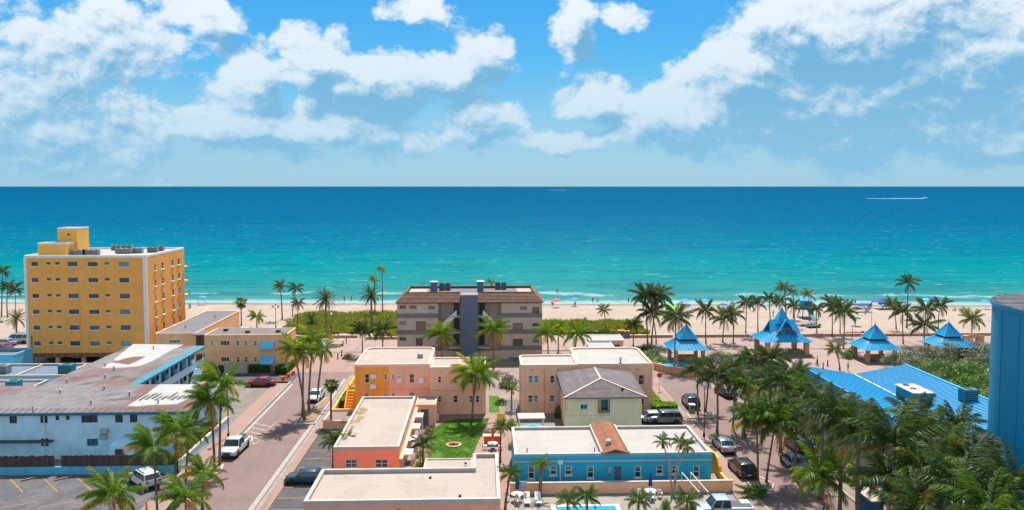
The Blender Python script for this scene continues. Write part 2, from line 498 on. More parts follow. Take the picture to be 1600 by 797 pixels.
def sea_mat():
    m, s = new_mat('sea_mat')
    p = s.n('ShaderNodeNewGeometry').outputs['Position']
    sp = s.n('ShaderNodeSeparateXYZ'); s.put(sp.inputs[0], p)
    x, y = sp.outputs[0], sp.outputs[1]
    d = s.m('ADD', s.m('SUBTRACT', y, 214.0), s.m('MULTIPLY', x, .055))       # metres from the waterline
    big = s.noise(s.scale(p, .006, .016, 1), 1.0, 5, .6)
    dd = s.m('ADD', d, s.m('MULTIPLY', s.m('SUBTRACT', big, .5), s.m('MULTIPLY', s.m('MAXIMUM', d, 0.0), .55)))
    t = s.m('DIVIDE', s.m('LOGARITHM', s.m('ADD', s.m('MAXIMUM', dd, 0.0), 6.0), 10.0), 4.5)
    c = s.ramp(t, [(.17, lin(176, 190, 182)), (.24, lin(128, 178, 176)), (.34, lin(78, 172, 172)), (.41, lin(36, 168, 174)), (.46, lin(0, 164, 176)),
                   (.52, lin(0, 142, 176)), (.60, lin(0, 124, 172)), (.74, lin(0, 116, 166)), (1, lin(0, 108, 160))])
    # wind lanes and cloud-free dapple of the water itself
    f2 = s.noise(s.scale(p, .03, .11, 1), 1.0, 6, .65)
    c = s.mix(s.m('MULTIPLY', s.step(f2, .42, .66), .38), c, lin(0, 96, 140))
    f3 = s.noise(s.scale(p, .16, .5, 1), 1.0, 5, .65)
    c = s.mix(s.m('MULTIPLY', s.m('MULTIPLY', s.step(f3, .48, .70), .30), s.step(d, 700.0, 60.0)), c, lin(60, 196, 200))
    # foam: lapping edge, two lines of small breakers, scattered whitecaps
    e1 = s.m('MULTIPLY', s.m('SUBTRACT', s.noise(s.scale(p, .05, .03, 1), 1.0, 4), .5), 9.0)
    de = s.m('ADD', d, e1)
    lace = s.noise(s.scale(p, .35, .9, 1), 1.0, 5, .7)
    edge = s.m('MULTIPLY', s.step(s.m('ABSOLUTE', s.m('SUBTRACT', de, 3.0)), 6.5, 1.5), s.step(lace, .34, .48))
    e2 = s.m('MULTIPLY', s.m('SUBTRACT', s.noise(s.scale(p, .035, .02, 1), 1.0, 3), .5), 34.0)
    brk = s.m('MULTIPLY', s.step(s.m('ABSOLUTE', s.m('SUBTRACT', s.m('ADD', d, e2), 19.0)), 3.4, .4), s.step(s.noise(s.scale(p, .045, .02, 1), 1.3, 4, .6), .46, .55))
    brk = s.m('MULTIPLY', brk, s.step(lace, .38, .52))
    wcn = s.noise(s.scale(p, .13, .55, 1), 1.0, 5, .62)
    wc = s.m('MULTIPLY', s.step(wcn, .645, .70), s.m('MULTIPLY', s.step(d, 15.0, 30.0), s.step(d, 2500.0, 300.0)))
    foam = s.m('MINIMUM', s.m('ADD', s.m('ADD', edge, brk), s.m('MULTIPLY', wc, .8)), 1.0)
    c = s.mix(s.m('MULTIPLY', foam, .9), c, lin(236, 240, 240))
    c = s.v('MULTIPLY', c, (.28, .40, .40))
    h = s.m('ADD', s.m('MULTIPLY', s.noise(s.scale(p, .10, .30, 1), 1.0, 4, .6), 1.0), s.m('MULTIPLY', s.noise(s.scale(p, .5, 1.1, 1), 1.0, 4, .6), .35))
    bn = s.n('ShaderNodeBump'); s.put(bn.inputs['Height'], h); s.put(bn.inputs['Strength'], .9); s.put(bn.inputs['Distance'], 1.1)
    df = s.n('ShaderNodeBsdfDiffuse'); s.put(df.inputs[0], c); s.put(df.inputs['Normal'], bn.outputs[0])
    gl = s.n('ShaderNodeBsdfGlossy'); s.put(gl.inputs['Roughness'], .22); s.put(gl.inputs['Normal'], bn.outputs[0])
    mx = s.n('ShaderNodeMixShader'); s.put(mx.inputs[0], .010)
    s.t.links.new(df.outputs[0], mx.inputs[1]); s.t.links.new(gl.outputs[0], mx.inputs[2])
    s.t.links.new(mx.outputs[0], s.o.inputs[0]); s.t.nodes.remove(s.b)
    return m
def lawn_mat():
    m, s = new_mat('lawn_mat')
    p = s.n('ShaderNodeNewGeometry').outputs['Position']
    c = s.mix(s.step(s.noise(p, .5, 5), .3, .7), lin(54, 96, 20), lin(88, 122, 36))
    c = s.mix(s.m('MULTIPLY', s.noise(p, 9, 3), .4), c, lin(40, 82, 14))
    s.put(s.b.inputs['Base Color'], c); s.put(s.b.inputs['Roughness'], .9); s.put(s.b.inputs['Specular IOR Level'], .15)
    return m
ground_mat(); sand_mat(); sea_mat(); lawn_mat()
brick_road_mat('road_pavers', alb(184, 150, 142), alb(166, 132, 126), alb(150, 124, 118))
brick_road_mat('walk_pavers', alb(214, 172, 152), alb(202, 158, 140), alb(196, 162, 148), 1.4)
brick_road_mat('promenade_pavers', alb(216, 180, 166), alb(206, 168, 154), alb(205, 178, 166))
asphalt_mat('lot_asphalt', alb(120, 116, 122), alb(150, 144, 148))
asphalt_mat('stall_asphalt', alb(104, 100, 106), alb(124, 118, 122))
asphalt_mat('lot_concrete', alb(176, 158, 148), alb(196, 180, 168))

def sheet(name, poly, z, mat, parent=None):
    mb = MB().face([(x, y, z) for x, y in poly])
    o = mb.build(name, mat, parent)
    if parent is None: tag(o, kind='structure')
    return o
def rect(x0, x1, y0, y1): return [(x0, y0), (x1, y0), (x1, y1), (x0, y1)]

# ================================================================ sea, beach, ground
mb = MB()
ys = [190, 240, 320, 500, 1000, 3000, 10000, 90000]
xs = [-90000, -6000, -1200, -300, -100, 0, 100, 300, 1200, 6000, 90000]
vs = [(x, y, -.62) for y in ys for x in xs]; k = len(xs)
mb.mesh(vs, [(j * k + i, j * k + i + 1, (j + 1) * k + i + 1, (j + 1) * k + i) for j in range(len(ys) - 1) for i in range(k - 1)])
sea = mb.build('sea', MATS['sea_mat']); tag(sea, kind='structure')
mb = MB()
prof = [(152, .05), (160, .06), (170, .10), (180, .18), (190, .22), (198, .20), (204, .08), (209, -.2), (214, -.62), (222, -1.2), (240, -2.4)]
xs = [-1500, -600] + [-300 + 6 * i for i in range(101)] + [600, 1500]
vs = []
for yy, zz in prof:
    for xx in xs:
        sh_ = -.055 * xx * max(0, min(1, (yy - 160) / 40)) if abs(xx) <= 300 else -.055 * 300 * (1 if xx > 0 else -1) * max(0, min(1, (yy - 160) / 40))
        nz = .16 * (noise.noise((xx * .05, yy * .09, 1)) ) if 165 < yy < 205 else 0
        vs.append((xx, yy + sh_ + 1.5 * noise.noise((xx * .03, 3, yy)), zz + nz))
k = len(xs)
mb.mesh(vs, [(j * k + i, j * k + i + 1, (j + 1) * k + i + 1, (j + 1) * k + i) for j in range(len(prof) - 1) for i in range(k - 1)])
beach = mb.build('beach', MATS['sand_mat'], smooth=True); tag(beach, kind='structure')
g = sheet('ground', rect(-1500, 1500, -600, 158), -.02, MATS['ground_mat'])

# promenade along the beach
sheet('promenade', rect(-400, 400, 149, 161), .075, MATS['promenade_pavers'])
# streets down to the beach
SH_ = sheet('street_hotel_side', rect(-30.6, -22.0, 20, 149), .0, MATS['road_pavers'])
sheet('street_tower_side', [(27.3, 20), (36.2, 20), (36.2, 112), (35.0, 121), (37, 130), (44, 138), (30, 138), (27.6, 122)], .002, MATS['road_pavers'])
sheet('side_street', rect(-140, -30.6, 126.6, 132.4), .004, MATS['stall_asphalt'])
sheet('plaza_hotel_side', rect(-34, -18.5, 133, 149), .010, MATS['walk_pavers'])
sheet('plaza_tower_side', rect(30, 130, 121, 149), -.004, MATS['promenade_pavers'])
def pavement(name, x0, x1, y0, y1, m='walk_pavers', z=.12):
    o = MB().box(x0, x1, y0, y1, -.1, z).build(name, MATS[m]); tag(o, kind='structure')
    return o
pavement('pavement_coral_side', -21.58, -20.76, 20, 130)
pavement('kerb_coral_side', -22.0, -21.583, 20, 130, 'concrete', .135)
pavement('kerb_wall_side', -31.0, -30.58, 20, 126.4, 'concrete', .135)
pavement('pavement_wall_side', -33.0, -31.003, 20, 126.4)
pavement('pavement_yard', -60, -31.0, 125.2, 126.55, 'concrete')
pavement('pavement_terrace_side', 24.9, 26.9, 20, 122)
pavement('kerb_terrace_side', 26.903, 27.25, 20, 122, 'concrete', .135)
pavement('kerb_tower_side', 36.2, 36.55, 20, 112, 'concrete', .135)
sheet('edge_line', rect(-22.75, -22.25, 20, 128), .012, MATS['line_white'], SH_)
sheet('edge_line', rect(-30.4, -30.0, 98, 125), .012, MATS['line_white'], SH_)
# hatched box by the kerb and bay outlines
paint('hatch_paint', alb(206, 184, 172), .8, .25, 2)
hb = sheet('kerb_hatching', [(-30.0, 95.6), (-27.6, 95.6), (-27.6, 96.0), (-30.0, 96.0)], .012, MATS['hatch_paint'])
for i in range(5):
    y = 97 + i * 1.7
    MB().mesh([(-29.9, y, .013), (-29.9, y + .5, .013), (-27.75, y - .9, .013), (-27.75, y - 1.4, .013)], [(0, 3, 2, 1)]).build('hatch_bar', MATS['hatch_paint'], hb)
MB().box(-27.65, -27.5, 95.8, 105, .0, .013).build('hatch_edge', MATS['hatch_paint'], hb)

# car park beside the white hotel, its bay lines and wheel stops
lot = sheet('parking_lot', rect(-75, -33.02, 20, 86.0), .006, MATS['lot_asphalt'])
def strip(x0, y0, x1, y1, wd, z, m, parent, name='bay_line', h=0):
    a = Vector((x0, y0)); b = Vector((x1, y1)); n = (b - a).normalized(); n = Vector((-n.y, n.x)) * wd / 2
    p = [a - n, b - n, b + n, a + n]
    if h: MB().prism([tuple(q) for q in (p)], z, z + h).build(name, m, parent)
    else: MB().face([(q.x, q.y, z) for q in p]).build(name, m, parent)
for i in range(6):
    x = -54.3 + 3.5 * i
    strip(x, 85.4, x + 3.9, 81.1, .13, .014, MATS['yellow_paint'], lot)
    if i != 4: strip(x + 2.0, 84.15, x + 3.3, 85.3, .17, .007, MATS['yellow_paint'], lot, 'wheel_stop', .14)
for i in range(5):
    x = -50.3 + 3.5 * i
    strip(x, 77.0, x + 2.8, 78.6, .13, .014, MATS['yellow_paint'], lot)
# private bays beside the coral building
st = sheet('parking_bays', rect(-20.72, -15.9, 60, 101.2), .008, MATS['stall_asphalt'])
for yy in (99.0, 96.0, 93.1, 90.2, 87.3, 84.4, 81.5, 78.6, 75.7, 72.8):
    MB().box(-20.6, -16.3, yy - .06, yy + .06, .0, .016).build('bay_line', MATS['yellow_paint'], st)
sheet('corner_yard', rect(-46.2, -31.0, 103.6, 125.2), .008, MATS['lot_concrete'])
sheet('hotel_court', rect(-8.6, 4.0, 75, 107), .003, MATS['walk_pavers'])
lawn = sheet('lawn', [(-6.2, 80), (-2.4, 80), (-1.5, 90.8), (.5, 105.3), (-3.9, 104.9), (-5.4, 103.8), (-6.7, 100.5)], .03, MATS['lawn_mat'])
sheet('side_lawn', rect(.6, 2.0, 108.4, 117), .02, MATS['lawn_mat'])
sheet('pool_deck', rect(2.2, 24.9, 55, 79.4), .006, MATS['concrete'])

# ================================================================ buildings
paint('amber_wall', lin(240, 162, 80), .85, 0.075, .35, streak=.16, dirt=lin(186, 122, 62))
paint('amber_light', lin(236, 174, 84), .85, .05, .5)
paint('tan_wall', lin(230, 172, 124), .88, 0.105, .5, streak=.25, dirt=lin(168, 124, 94))
paint('roof_grey', alb(150, 146, 152), .92, .14, .4, streak=0, bump=.1)
paint('roof_coating', alb(228, 226, 224), .9, .08, .8)
paint('hotel_white', lin(186, 212, 224), .85, 0.12, .5, streak=.35, dirt=lin(150, 168, 180))
paint('teal_trim', lin(20, 112, 130), .6, .12, 2)
paint('blue_low', lin(92, 168, 200), .8, .12, .7, streak=.3)
paint('wood_dark', lin(84, 62, 56), .85, .25, 1.2, rnd=.22)
paint('grey_wall', lin(188, 168, 154), .88, 0.075, .5, streak=.2, dirt=lin(140, 128, 122))
paint('grey_band', lin(122, 114, 114), .85, .08, .8)
paint('slate_wall', lin(92, 104, 120), .85, .06, .6)
paint('tile_brown', alb(150, 108, 88), .85, .25, 1.5, rnd=.1)
paint('orange_wall', lin(246, 166, 66), .88, .06, .5, streak=.45, dirt=lin(190, 100, 52))
paint('pink_wall', lin(242, 184, 152), .88, 0.09, .45, streak=.40, dirt=lin(196, 130, 110))
paint('pink_trim', lin(236, 190, 162), .85, .07, .6)
paint('coral_wall', lin(246, 148, 116), .88, 0.075, .5, streak=.28, dirt=lin(200, 112, 92))
paint('coral_light', lin(246, 182, 144), .88, .05, .5, streak=.2)
paint('cap_light', alb(228, 212, 202, .55), .85, .08, .8)
paint('azure_wall', lin(44, 168, 196), .8, 0.075, .6, streak=.25, dirt=lin(24, 110, 146))
paint('azure_band', lin(150, 176, 190), .8, .05, .8)
paint('cream_wall', lin(252, 212, 168), .88, 0.075, .5, streak=.2)
paint('shingle_grey', alb(140, 126, 128), .92, .22, 1.2, rnd=.16)
paint('shingle_brown', alb(186, 120, 84), .92, .25, 2.0, rnd=.2)
paint('blue_roof', alb(0, 162, 214, .8), .45, .05, .5, metal=.0, spec=.5)
paint('blue_seam', alb(0, 144, 194, .75), .5, .05)
paint('tower_blue', lin(0, 130, 172), .55, .04, .12, streak=.12, dirt=lin(0, 100, 142))
paint('tower_top', alb(112, 114, 122), .9, .3, 1.2, rnd=.18)
paint('stone_post', lin(196, 142, 104), .9, .15, 2)
paint('wood_brown', lin(130, 84, 60), .85, .2, 1.5)
paint('frame_grey', lin(120, 130, 138), .5, .1)
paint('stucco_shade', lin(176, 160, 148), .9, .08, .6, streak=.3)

def membrane(name, c, stain, amt=.5):
    """flat roof sheeting: lap joints, ponding rings, dust and scuffs"""
    m, s = new_mat(name)
    p = s.n('ShaderNodeNewGeometry').outputs['Position']
    br = s.n('ShaderNodeTexBrick'); s.put(br.inputs['Vector'], p); s.put(br.inputs['Scale'], 1.0)
    s.put(br.inputs['Color1'], c); s.put(br.inputs['Color2'], tuple(x * .955 for x in c[:3]) + (1,)); s.put(br.inputs['Mortar'], tuple(x * .84 for x in c[:3]) + (1,))
    s.put(br.inputs['Mortar Size'], .025); s.put(br.inputs['Brick Width'], 7.0); s.put(br.inputs['Row Height'], 1.05)
    a = s.noise(p, .22, 6, .6, .5)
    o = s.mix(s.m('MULTIPLY', s.step(a, .48, .66), amt), br.outputs[0], stain)
    ring = s.step(s.m('ABSOLUTE', s.m('SUBTRACT', a, .56)), .022, .0)
    o = s.mix(s.m('MULTIPLY', ring, amt * .8), o, tuple(x * .72 for x in stain[:3]) + (1,))
    b = s.noise(p, 2.6, 6, .7)
    o = s.mix(s.m('MULTIPLY', s.step(b, .60, .72), amt * .8), o, tuple(x * .8 for x in stain[:3]) + (1,))
    f = s.noise(p, 26, 2)
    o = s.mix(s.m('MULTIPLY', s.step(f, .62, .75), .25), o, tuple(x * .55 for x in stain[:3]) + (1,))
    s.put(s.b.inputs['Base Color'], o); s.put(s.b.inputs['Roughness'], .92)
    bn = s.n('ShaderNodeBump'); s.put(bn.inputs['Height'], s.noise(p, 1.2, 4)); s.put(bn.inputs['Strength'], .25); s.put(bn.inputs['Distance'], .06); s.put(s.b.inputs['Normal'], bn.outputs[0])
    return m
membrane('roof_cream', alb(240, 220, 206, .385), alb(226, 200, 184, .38), .42)
membrane('roof_white', alb(242, 232, 226, .385), alb(226, 214, 206, .385), .35)
def stained_roof():
    m, s = new_mat('stained_roof')
    p = s.n('ShaderNodeNewGeometry').outputs['Position']
    a = s.noise(s.scale(p, .10, .07, 1), 1.0, 6, .62, .4)
    c = s.mix(s.step(s.noise(p, .8, 6), .3, .7), alb(146, 140, 144), alb(172, 164, 166))
    c = s.mix(s.m('MULTIPLY', s.step(a, .42, .54), .92), c, alb(150, 106, 100))
    b = s.noise(s.v('ADD', s.scale(p, .09, .10, 1), (5, 9, 0)), 1.0, 6, .65, .6)
    c = s.mix(s.m('MULTIPLY', s.step(b, .56, .66), .85), c, alb(92, 80, 80))
    ln = s.n('ShaderNodeTexWave', wave_type='BANDS', bands_direction='X'); s.put(ln.inputs['Vector'], p); s.put(ln.inputs['Scale'], .32); s.put(ln.inputs['Distortion'], .3)
    c = s.mix(s.m('MULTIPLY', s.step(ln.outputs['Fac'], .9, 1.0), .4), c, alb(120, 112, 114))
    s.put(s.b.inputs['Base Color'], c); s.put(s.b.inputs['Roughness'], .9)
    return m
stained_roof()
paint('roof_stain', alb(128, 112, 110), .95, .25, 2)
def awning(parent, rect, y, m):
    a0, a1, z0, z1 = rect
    mb = MB()
    prof = [(0, z1), (-.95, z0), (-.95, z0 - .14)]
    vs = []
    for x in (a0, a1): vs += [(x, y - .01 + q[0], q[1]) for q in prof] + [(x, y - .01, z0 - .05)]
    mb.mesh(vs, [(0, 1, 5, 4), (1, 2, 6, 5), (0, 3, 2, 1), (4, 5, 6, 7)])
    o = mb.build('awning', m, parent)
    return o
paint('awning_blue', lin(96, 176, 212), .7, .08)

# ---------------------------------------------------------------- tall amber apartment block
B1 = empty('apartment_block', (-69.3, 141, 0), 'tall amber apartment block of six storeys with white parapet and penthouse', 'building')
X0, X1, Y0, Y1, ZT, ZS = -79.8, -59.0, 141.0, 158.7, 18.75, 1.9
cols_ = [((-78.59, -77.48, 17.16, 17.9)), ((-76.03, -75.35, 17.39, 17.89)), ((-74.54, -73.79, 17.37, 17.88)), ((-72.42, -70.73, 17.09, 17.92)),
         ((-68.95, -67.29, 17.08, 17.84)), ((-66.1, -65.3, 17.34, 17.83)), ((-63.63, -61.94, 17.01, 17.87))]
scol = [(144.5, 145.3), (147.7, 148.8), (152.4, 153.5), (155.4, 156.6)]
PITCH = 2.79
fr, sr = [], []
for r in range(6):
    for c in cols_: fr.append((c[0], c[1], c[2] - PITCH * r, c[3] - PITCH * r))
    for a, b in scol: sr.append((a, b, 15.9 - PITCH * r, 17.1 - PITCH * r))
volume(B1, rect(X0, X1, Y0, Y1), ZS, ZT, MATS['amber_wall'], {0: fr, 1: sr})
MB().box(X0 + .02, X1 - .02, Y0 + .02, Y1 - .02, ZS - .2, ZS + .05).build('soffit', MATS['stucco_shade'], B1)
for i, q in enumerate(fr):
    window(B1, '-y', Y0, q, MATS['frame_grey'], MATS['window_teal' if (i * 7) % 5 == 2 else 'window_glass'], 3 if q[1] - q[0] > 1.4 else 2, 1, MATS['white_trim'], bar=.045)
for q in sr: window(B1, '+x', X1, q, MATS['white_trim'], MATS['window_glass'], 1, 2, MATS['white_trim'])
flat_roof(B1, rect(X0, X1, Y0, Y1), ZT, .28, MATS['roof_white'], MATS['white_paint'], .3)
MB().box(X1 - .55, X1 + .05, Y0 - .06, Y0 + .4, ZS, ZT - .16).build('corner_pilaster', MATS['white_paint'], B1)
MB().box(X0 - .05, X0 + .4, Y0 - .06, Y0 + .4, ZS, ZT - .16).build('corner_pilaster', MATS['white_paint'], B1)
for px_ in (-70.7, -66.2):
    MB().box(px_, px_ + .12, Y0 - .05, Y0 - .003, ZS + .1, ZT - .2).build('downpipe', MATS['amber_wall'], B1)
MB().box(X0 - .1, X1 + .1, Y0 - .15, Y0 - .003, ZS - .7, ZS + .0).build('podium_band', MATS['wood_brown'], B1)
for i in range(16):
    x = X0 + .8 + i * 1.3
    MB().box(x, x + .08, Y0 - .2, Y0 - .152, ZS - .68, ZS - .04).build('band_post', MATS['stone_post'], B1)
for x in (-79.4, -74.9, -70.4, -66, -61.5):
    for y in (141.6, 150, 158): MB().box(x - .3, x + .3, y - .3, y + .3, 0, ZS - .2).build('column', MATS['tan_wall'], B1)
for r in range(6):
    z = 16.2 - PITCH * r - .9
    bl = MB().box(-60.5, -58.35, 158.703, 160.0, z - .15, z).build('balcony', MATS['amber_light'], B1)
    MB().box(-58.4, -58.33, 158.75, 160.0, z + .002, z + .95).build('railing', MATS['blue_low'], bl)
for i in range(4):      # house number running down the front by the corner
    z = 4.55 - i * .52
    n_ = MB().box(-79.12, -78.88, Y0 - .05, Y0 - .003, z, z + .3)
    if i != 1: n_.box(-78.879, -78.78, Y0 - .05, Y0 - .003, z + .03, z + .09)
    n_.build('number_character', MATS['dark_metal'], B1)
# penthouses on the roof
volume(B1, rect(-78.4, -73.6, 142.9, 146.0), ZT, 20.9, MATS['amber_light'])
flat_roof(B1, rect(-78.4, -73.6, 142.9, 146.0), 20.95, .12, MATS['roof_white'], MATS['white_paint'], .15)
volume(B1, rect(-76.6, -73.2, 146.1, 150.4), ZT, 23.4, MATS['amber_light'], {0: [(-74.9, -74.5, 22.2, 22.5)]})
flat_roof(B1, rect(-76.6, -73.2, 146.1, 150.4), 23.45, .1, MATS['roof_white'], MATS['white_paint'], .12)
for i, (x, y, n) in enumerate(((-72.3, 144.6, 3), (-70.0, 144.6, 3), (-70.5, 155.5, 2), (-68.6, 155.8, 2), (-65.6, 147.8, 3), (-63.6, 148.6, 2), (-61.5, 150.2, 2), (-61.3, 153.6, 1), (-67.0, 149.4, 2))):
    rooftop_unit((x, y, ZT + .005), (.9 * n, .85, .95), 'grey condenser unit among those on the flat roof of the amber apartment block', 'condensers on the amber block', fans=n)

# ---------------------------------------------------------------- tan two-storey building with blue awnings
B2 = empty('walkup_building', (-45, 134, 0), 'tan two-storey L-shaped building with grey flat roof and blue awnings', 'building')
zt = 6.15
w1 = [(-53.42, -51.5, 4.52, 5.02)]
volume(B2, rect(-55.6, -48.9, 135.9, 160), 0, zt, MATS['tan_wall'], {0: w1})
flat_roof(B2, rect(-55.6, -48.9, 135.9, 160), zt, .06, MATS['roof_grey'], MATS['tan_wall'], .18)
for q in w1: window(B2, '-y', 135.9, q, MATS['white_trim'], MATS['window_glass'], 3)
w2 = [(-45.86, -45.33, 4.42, 5.27), (-44.16, -42.65, 4.4, 5.22), (-41.57, -41.08, 4.37, 5.2), (-40.27, -39.78, 4.36, 5.19), (-38.7, -38.18, 4.31, 5.14),
      (-44.12, -42.75, 1.68, 2.45), (-41.56, -41.09, 1.62, 2.47), (-40.29, -39.77, 1.59, 2.47), (-38.69, -38.17, 1.58, 2.45),
      (-37.26, -35.57, 4.03, 4.84), (-37.31, -35.61, 1.47, 2.29)]
p2 = [(-46.8, 134), (-33.2, 134), (-33.2, 140.6), (-46.8, 140.6)]
volume(B2, p2, 0, zt, MATS['tan_wall'], {0: w2})
flat_roof(B2, p2, zt, .06, MATS['roof_grey'], MATS['tan_wall'], .18)
for q in w2: window(B2, '-y', 134, q, MATS['white_trim'], MATS['window_glass'], 3 if q[1] - q[0] > 1.2 else 1, 2 if q[1] - q[0] < 1.2 else 1)
awning(B2, (-37.47, -35.25, 4.03, 5.06), 134, MATS['awning_blue'])
awning(B2, (-37.51, -35.25, 1.47, 2.62), 134, MATS['awning_blue'])
# stairwell between the wings
MB().box(-48.88, -46.82, 138.2, 138.4, 0, zt - .1).build('stairwell_wall', MATS['stucco_shade'], B2)
MB().box(-48.88, -46.82, 134.4, 138.2, 2.9, 3.08).build('landing', MATS['tan_wall'], B2)
MB().box(-48.88, -46.82, 134.4, 134.5, 3.081, 3.9).build('landing_rail', MATS['tan_wall'], B2)
MB().box(-48.9, -46.8, 134.3, 138.4, zt - .1, zt + .04).build('stair_roof', MATS['roof_grey'], B2)
MB().box(-43.3, -39.5, 132.9, 133.1, 0, 1.7).build('bin_screen', MATS['cap_light'], B2)
for x, y in ((-40.2, 136), (-44.5, 138), (-35.2, 136.5)):
    MB().box(x - .35, x + .35, y - .3, y + .3, zt + .002, zt + .4).build('roof_vent', MATS['dark_metal'], B2)
for x, y in ((-52.5, 141), (-51.0, 152)):
    MB().lathe([(.1, 0), (.1, .5), (.16, .5), (.16, .6)], 8, (x, y, zt + .002)).build('roof_vent', MATS['ac_metal'], B2)

# ---------------------------------------------------------------- white hotel with the stained roof
B3 = empty('motel_building', (-45, 91, 0), 'two-storey whitewashed motel with stained grey roof, teal fascia and open gallery', 'building')
zt = 5.35
w3 = []
for a in ((72, 58, 132, 122), (313, 60, 372, 120), (432, 58, 462, 98), (512, 58, 542, 96), (632, 58, 760, 116), (895, 55, 956, 116), (1010, 55, 1070, 115), (1255, 54, 1314, 112)): w3.append(a)
w3 = [(-53.78, -52.96, 4.2, 5.16), (-50.35, -49.54, 4.2, 5.09), (-48.65, -48.24, 4.51, 5.1), (-47.51, -47.09, 4.53, 5.09), (-45.79, -43.98, 4.2, 5.08), (-42.01, -41.16, 4.17, 5.08), (-40.36, -39.52, 4.17, 5.07), (-36.83, -36.01, 4.18, 5.05),
      (-50.37, -49.52, 1.53, 2.4), (-45.24, -44.01, 1.51, 2.34), (-41.98, -41.14, 1.47, 2.36), (-40.33, -39.46, 1.46, 2.35), (-36.81, -36.02, 1.42, 2.31)]
pw = [(-70, 91), (-34, 91), (-34, 103.2), (-46.4, 103.2), (-46.4, 128.5), (-56.6, 128.5), (-56.6, 103), (-70, 103)]
sidew = [(93.2, 94.6, 3.4, 4.6), (97.5, 98.6, 3.4, 4.6), (100.6, 101.7, 3.4, 4.6), (97.5, 98.6, .9, 2.1)]
volume(B3, pw, 0, zt, MATS['hotel_white'], {0: w3, 1: sidew, 3: []})
for q in w3: window(B3, '-y', 91, q, MATS['dark_metal'], MATS['window_glass'], 2 if q[1] - q[0] > .9 else 1, 2)
for q in sidew: window(B3, '+x', -34, q, MATS['dark_metal'], MATS['window_glass'], 2, 1)
ov = inset(pw, -.35)
# low-pitched roof: eave slope up to a flat deck, one mesh
inn = inset(pw, 1.0); n = len(ov)
mb = MB()
for i in range(n):
    j = (i + 1) % n
    mb.face([(*ov[i], zt + .1), (*ov[j], zt + .1), (*inn[j], zt + .3), (*inn[i], zt + .3)])
mb.face([(*p, zt + .3) for p in inn])
roof3 = mb.build('roof', MATS['stained_roof'], B3)
mb = MB()
for i in range(n):
    j = (i + 1) % n
    mb.face([(*ov[i], zt - .22), (*ov[j], zt - .22), (*ov[j], zt + .105), (*ov[i], zt + .105)])
mb.face([(*p, zt - .22) for p in reversed(ov)])
mb.build('fascia', MATS['teal_trim'], B3)
# seams of the metal sheets on the front slope
seam = MB()
for i in range(44):
    x = -69.5 + i * .8
    if x < -34.5: seam.bar((x, 90.68, zt + .125), (x, 91.95, zt + .33), .05, .05)
tag(seam.build('roof_seam', MATS['roof_grey'], roof3), kind='stuff')
# white elastomeric coats brushed on two areas
zc = zt + .306
COAT1 = [(-56.56, 129.48), (-48.24, 128.67), (-48.53, 123.92), (-48.28, 117.09), (-48.63, 113.35), (-50.35, 112.61), (-53.57, 112.33), (-53.83, 115.58), (-52.18, 115.53), (-54.26, 117.72), (-54.93, 120.86)]
COAT2 = [(-41.7, 102.69), (-36.45, 102.5), (-35.05, 96.95), (-35.89, 93.12), (-39.0, 92.82), (-40.1, 92.32), (-41.33, 92.63), (-41.38, 97.47)]
for cpoly in (COAT1, COAT2):
    MB().face([(x, y, zc) for x, y in reversed(cpoly)]).build('white_coating', MATS['roof_coating'], roof3)
def wear(name, pts, m):
    MB().face([(x, y, zc + .004) for x, y in pts]).build(name, m, roof3)
random.seed(3)
for i in range(10):
    px0 = -42.4 + i * .62; y0 = 95.0 + .35 * math.sin(i * 2.1)
    ln_ = 2.2 + 1.6 * random.random() * (1 if i > 3 else 1.6)
    wear('worn_patch', [(px0, y0 + .3), (px0 + .42, y0), (px0 + .46, y0 + ln_ * .8), (px0 + .3, y0 + ln_), (px0 + .02, y0 + ln_ * .7)], MATS['roof_stain'])
wear('worn_patch', [(-53.66, 116.0), (-50.71, 114.24), (-50.43, 116.31), (-50.51, 119.8), (-52.04, 119.86), (-52.97, 118.55)], MATS['tile_brown'])
for x, y in ((-51.6, 125.2), (-51.2, 111.0), (-53.4, 113.2), (-50.2, 106.2), (-47.5, 100.2), (-52.0, 98.5), (-43, 97), (-38.2, 93.6), (-45.8, 93.3), (-54, 104.0)):
    MB().lathe([(.09, 0), (.09, .42), (.16, .44), (.16, .52), (.04, .58)], 8, (x, y, zt + .29)).build('vent_pipe', MATS['ac_metal'], roof3)
MB().tube([(-50.9, 90.55, zt - .1), (-50.9, 90.55, zt + .9)], .07).build('vent_pipe', MATS['ac_metal'], roof3)
# open gallery on the long wing: walkway slab, white posts, white rail, dark doors and windows behind
gx0, gx1 = -46.39, -45.0
gal = MB().box(gx0, gx1, 103.5, 128.5, 2.55, 2.72).build('gallery', MATS['hotel_white'], B3)
MB().box(gx1 - .12, gx1 + .02, 103.5, 128.5, 2.722, 3.6).build('gallery_rail', MATS['hotel_white'], gal)
MB().box(gx0, gx1 + .3, 103.5, 128.8, zt - .15, zt + .1).build('gallery_roof', MATS['teal_trim'], gal)
for i in range(8):
    y = 104.2 + i * 3.4
    MB().box(gx1 - .1, gx1 + .03, y, y + .14, 0, zt - .15).build('gallery_post', MATS['white_trim'], gal)
for i in range(7):
    y = 104.9 + i * 3.4
    for zb in (0, 2.6):
        MB().box(gx0 + .003, gx0 + .05, y, y + 1.0, zb + .15, zb + 2.2).build('door', MATS['teal_trim'], B3)
        f = MB().box(gx0 + .003, gx0 + .04, y + 1.3, y + 2.6, zb + .9, zb + 2.1).build('window', MATS['white_trim'], B3)
        MB().box(gx0 + .042, gx0 + .055, y + 1.37, y + 2.53, zb + .97, zb + 2.03).build('pane', MATS['window_teal'], f)
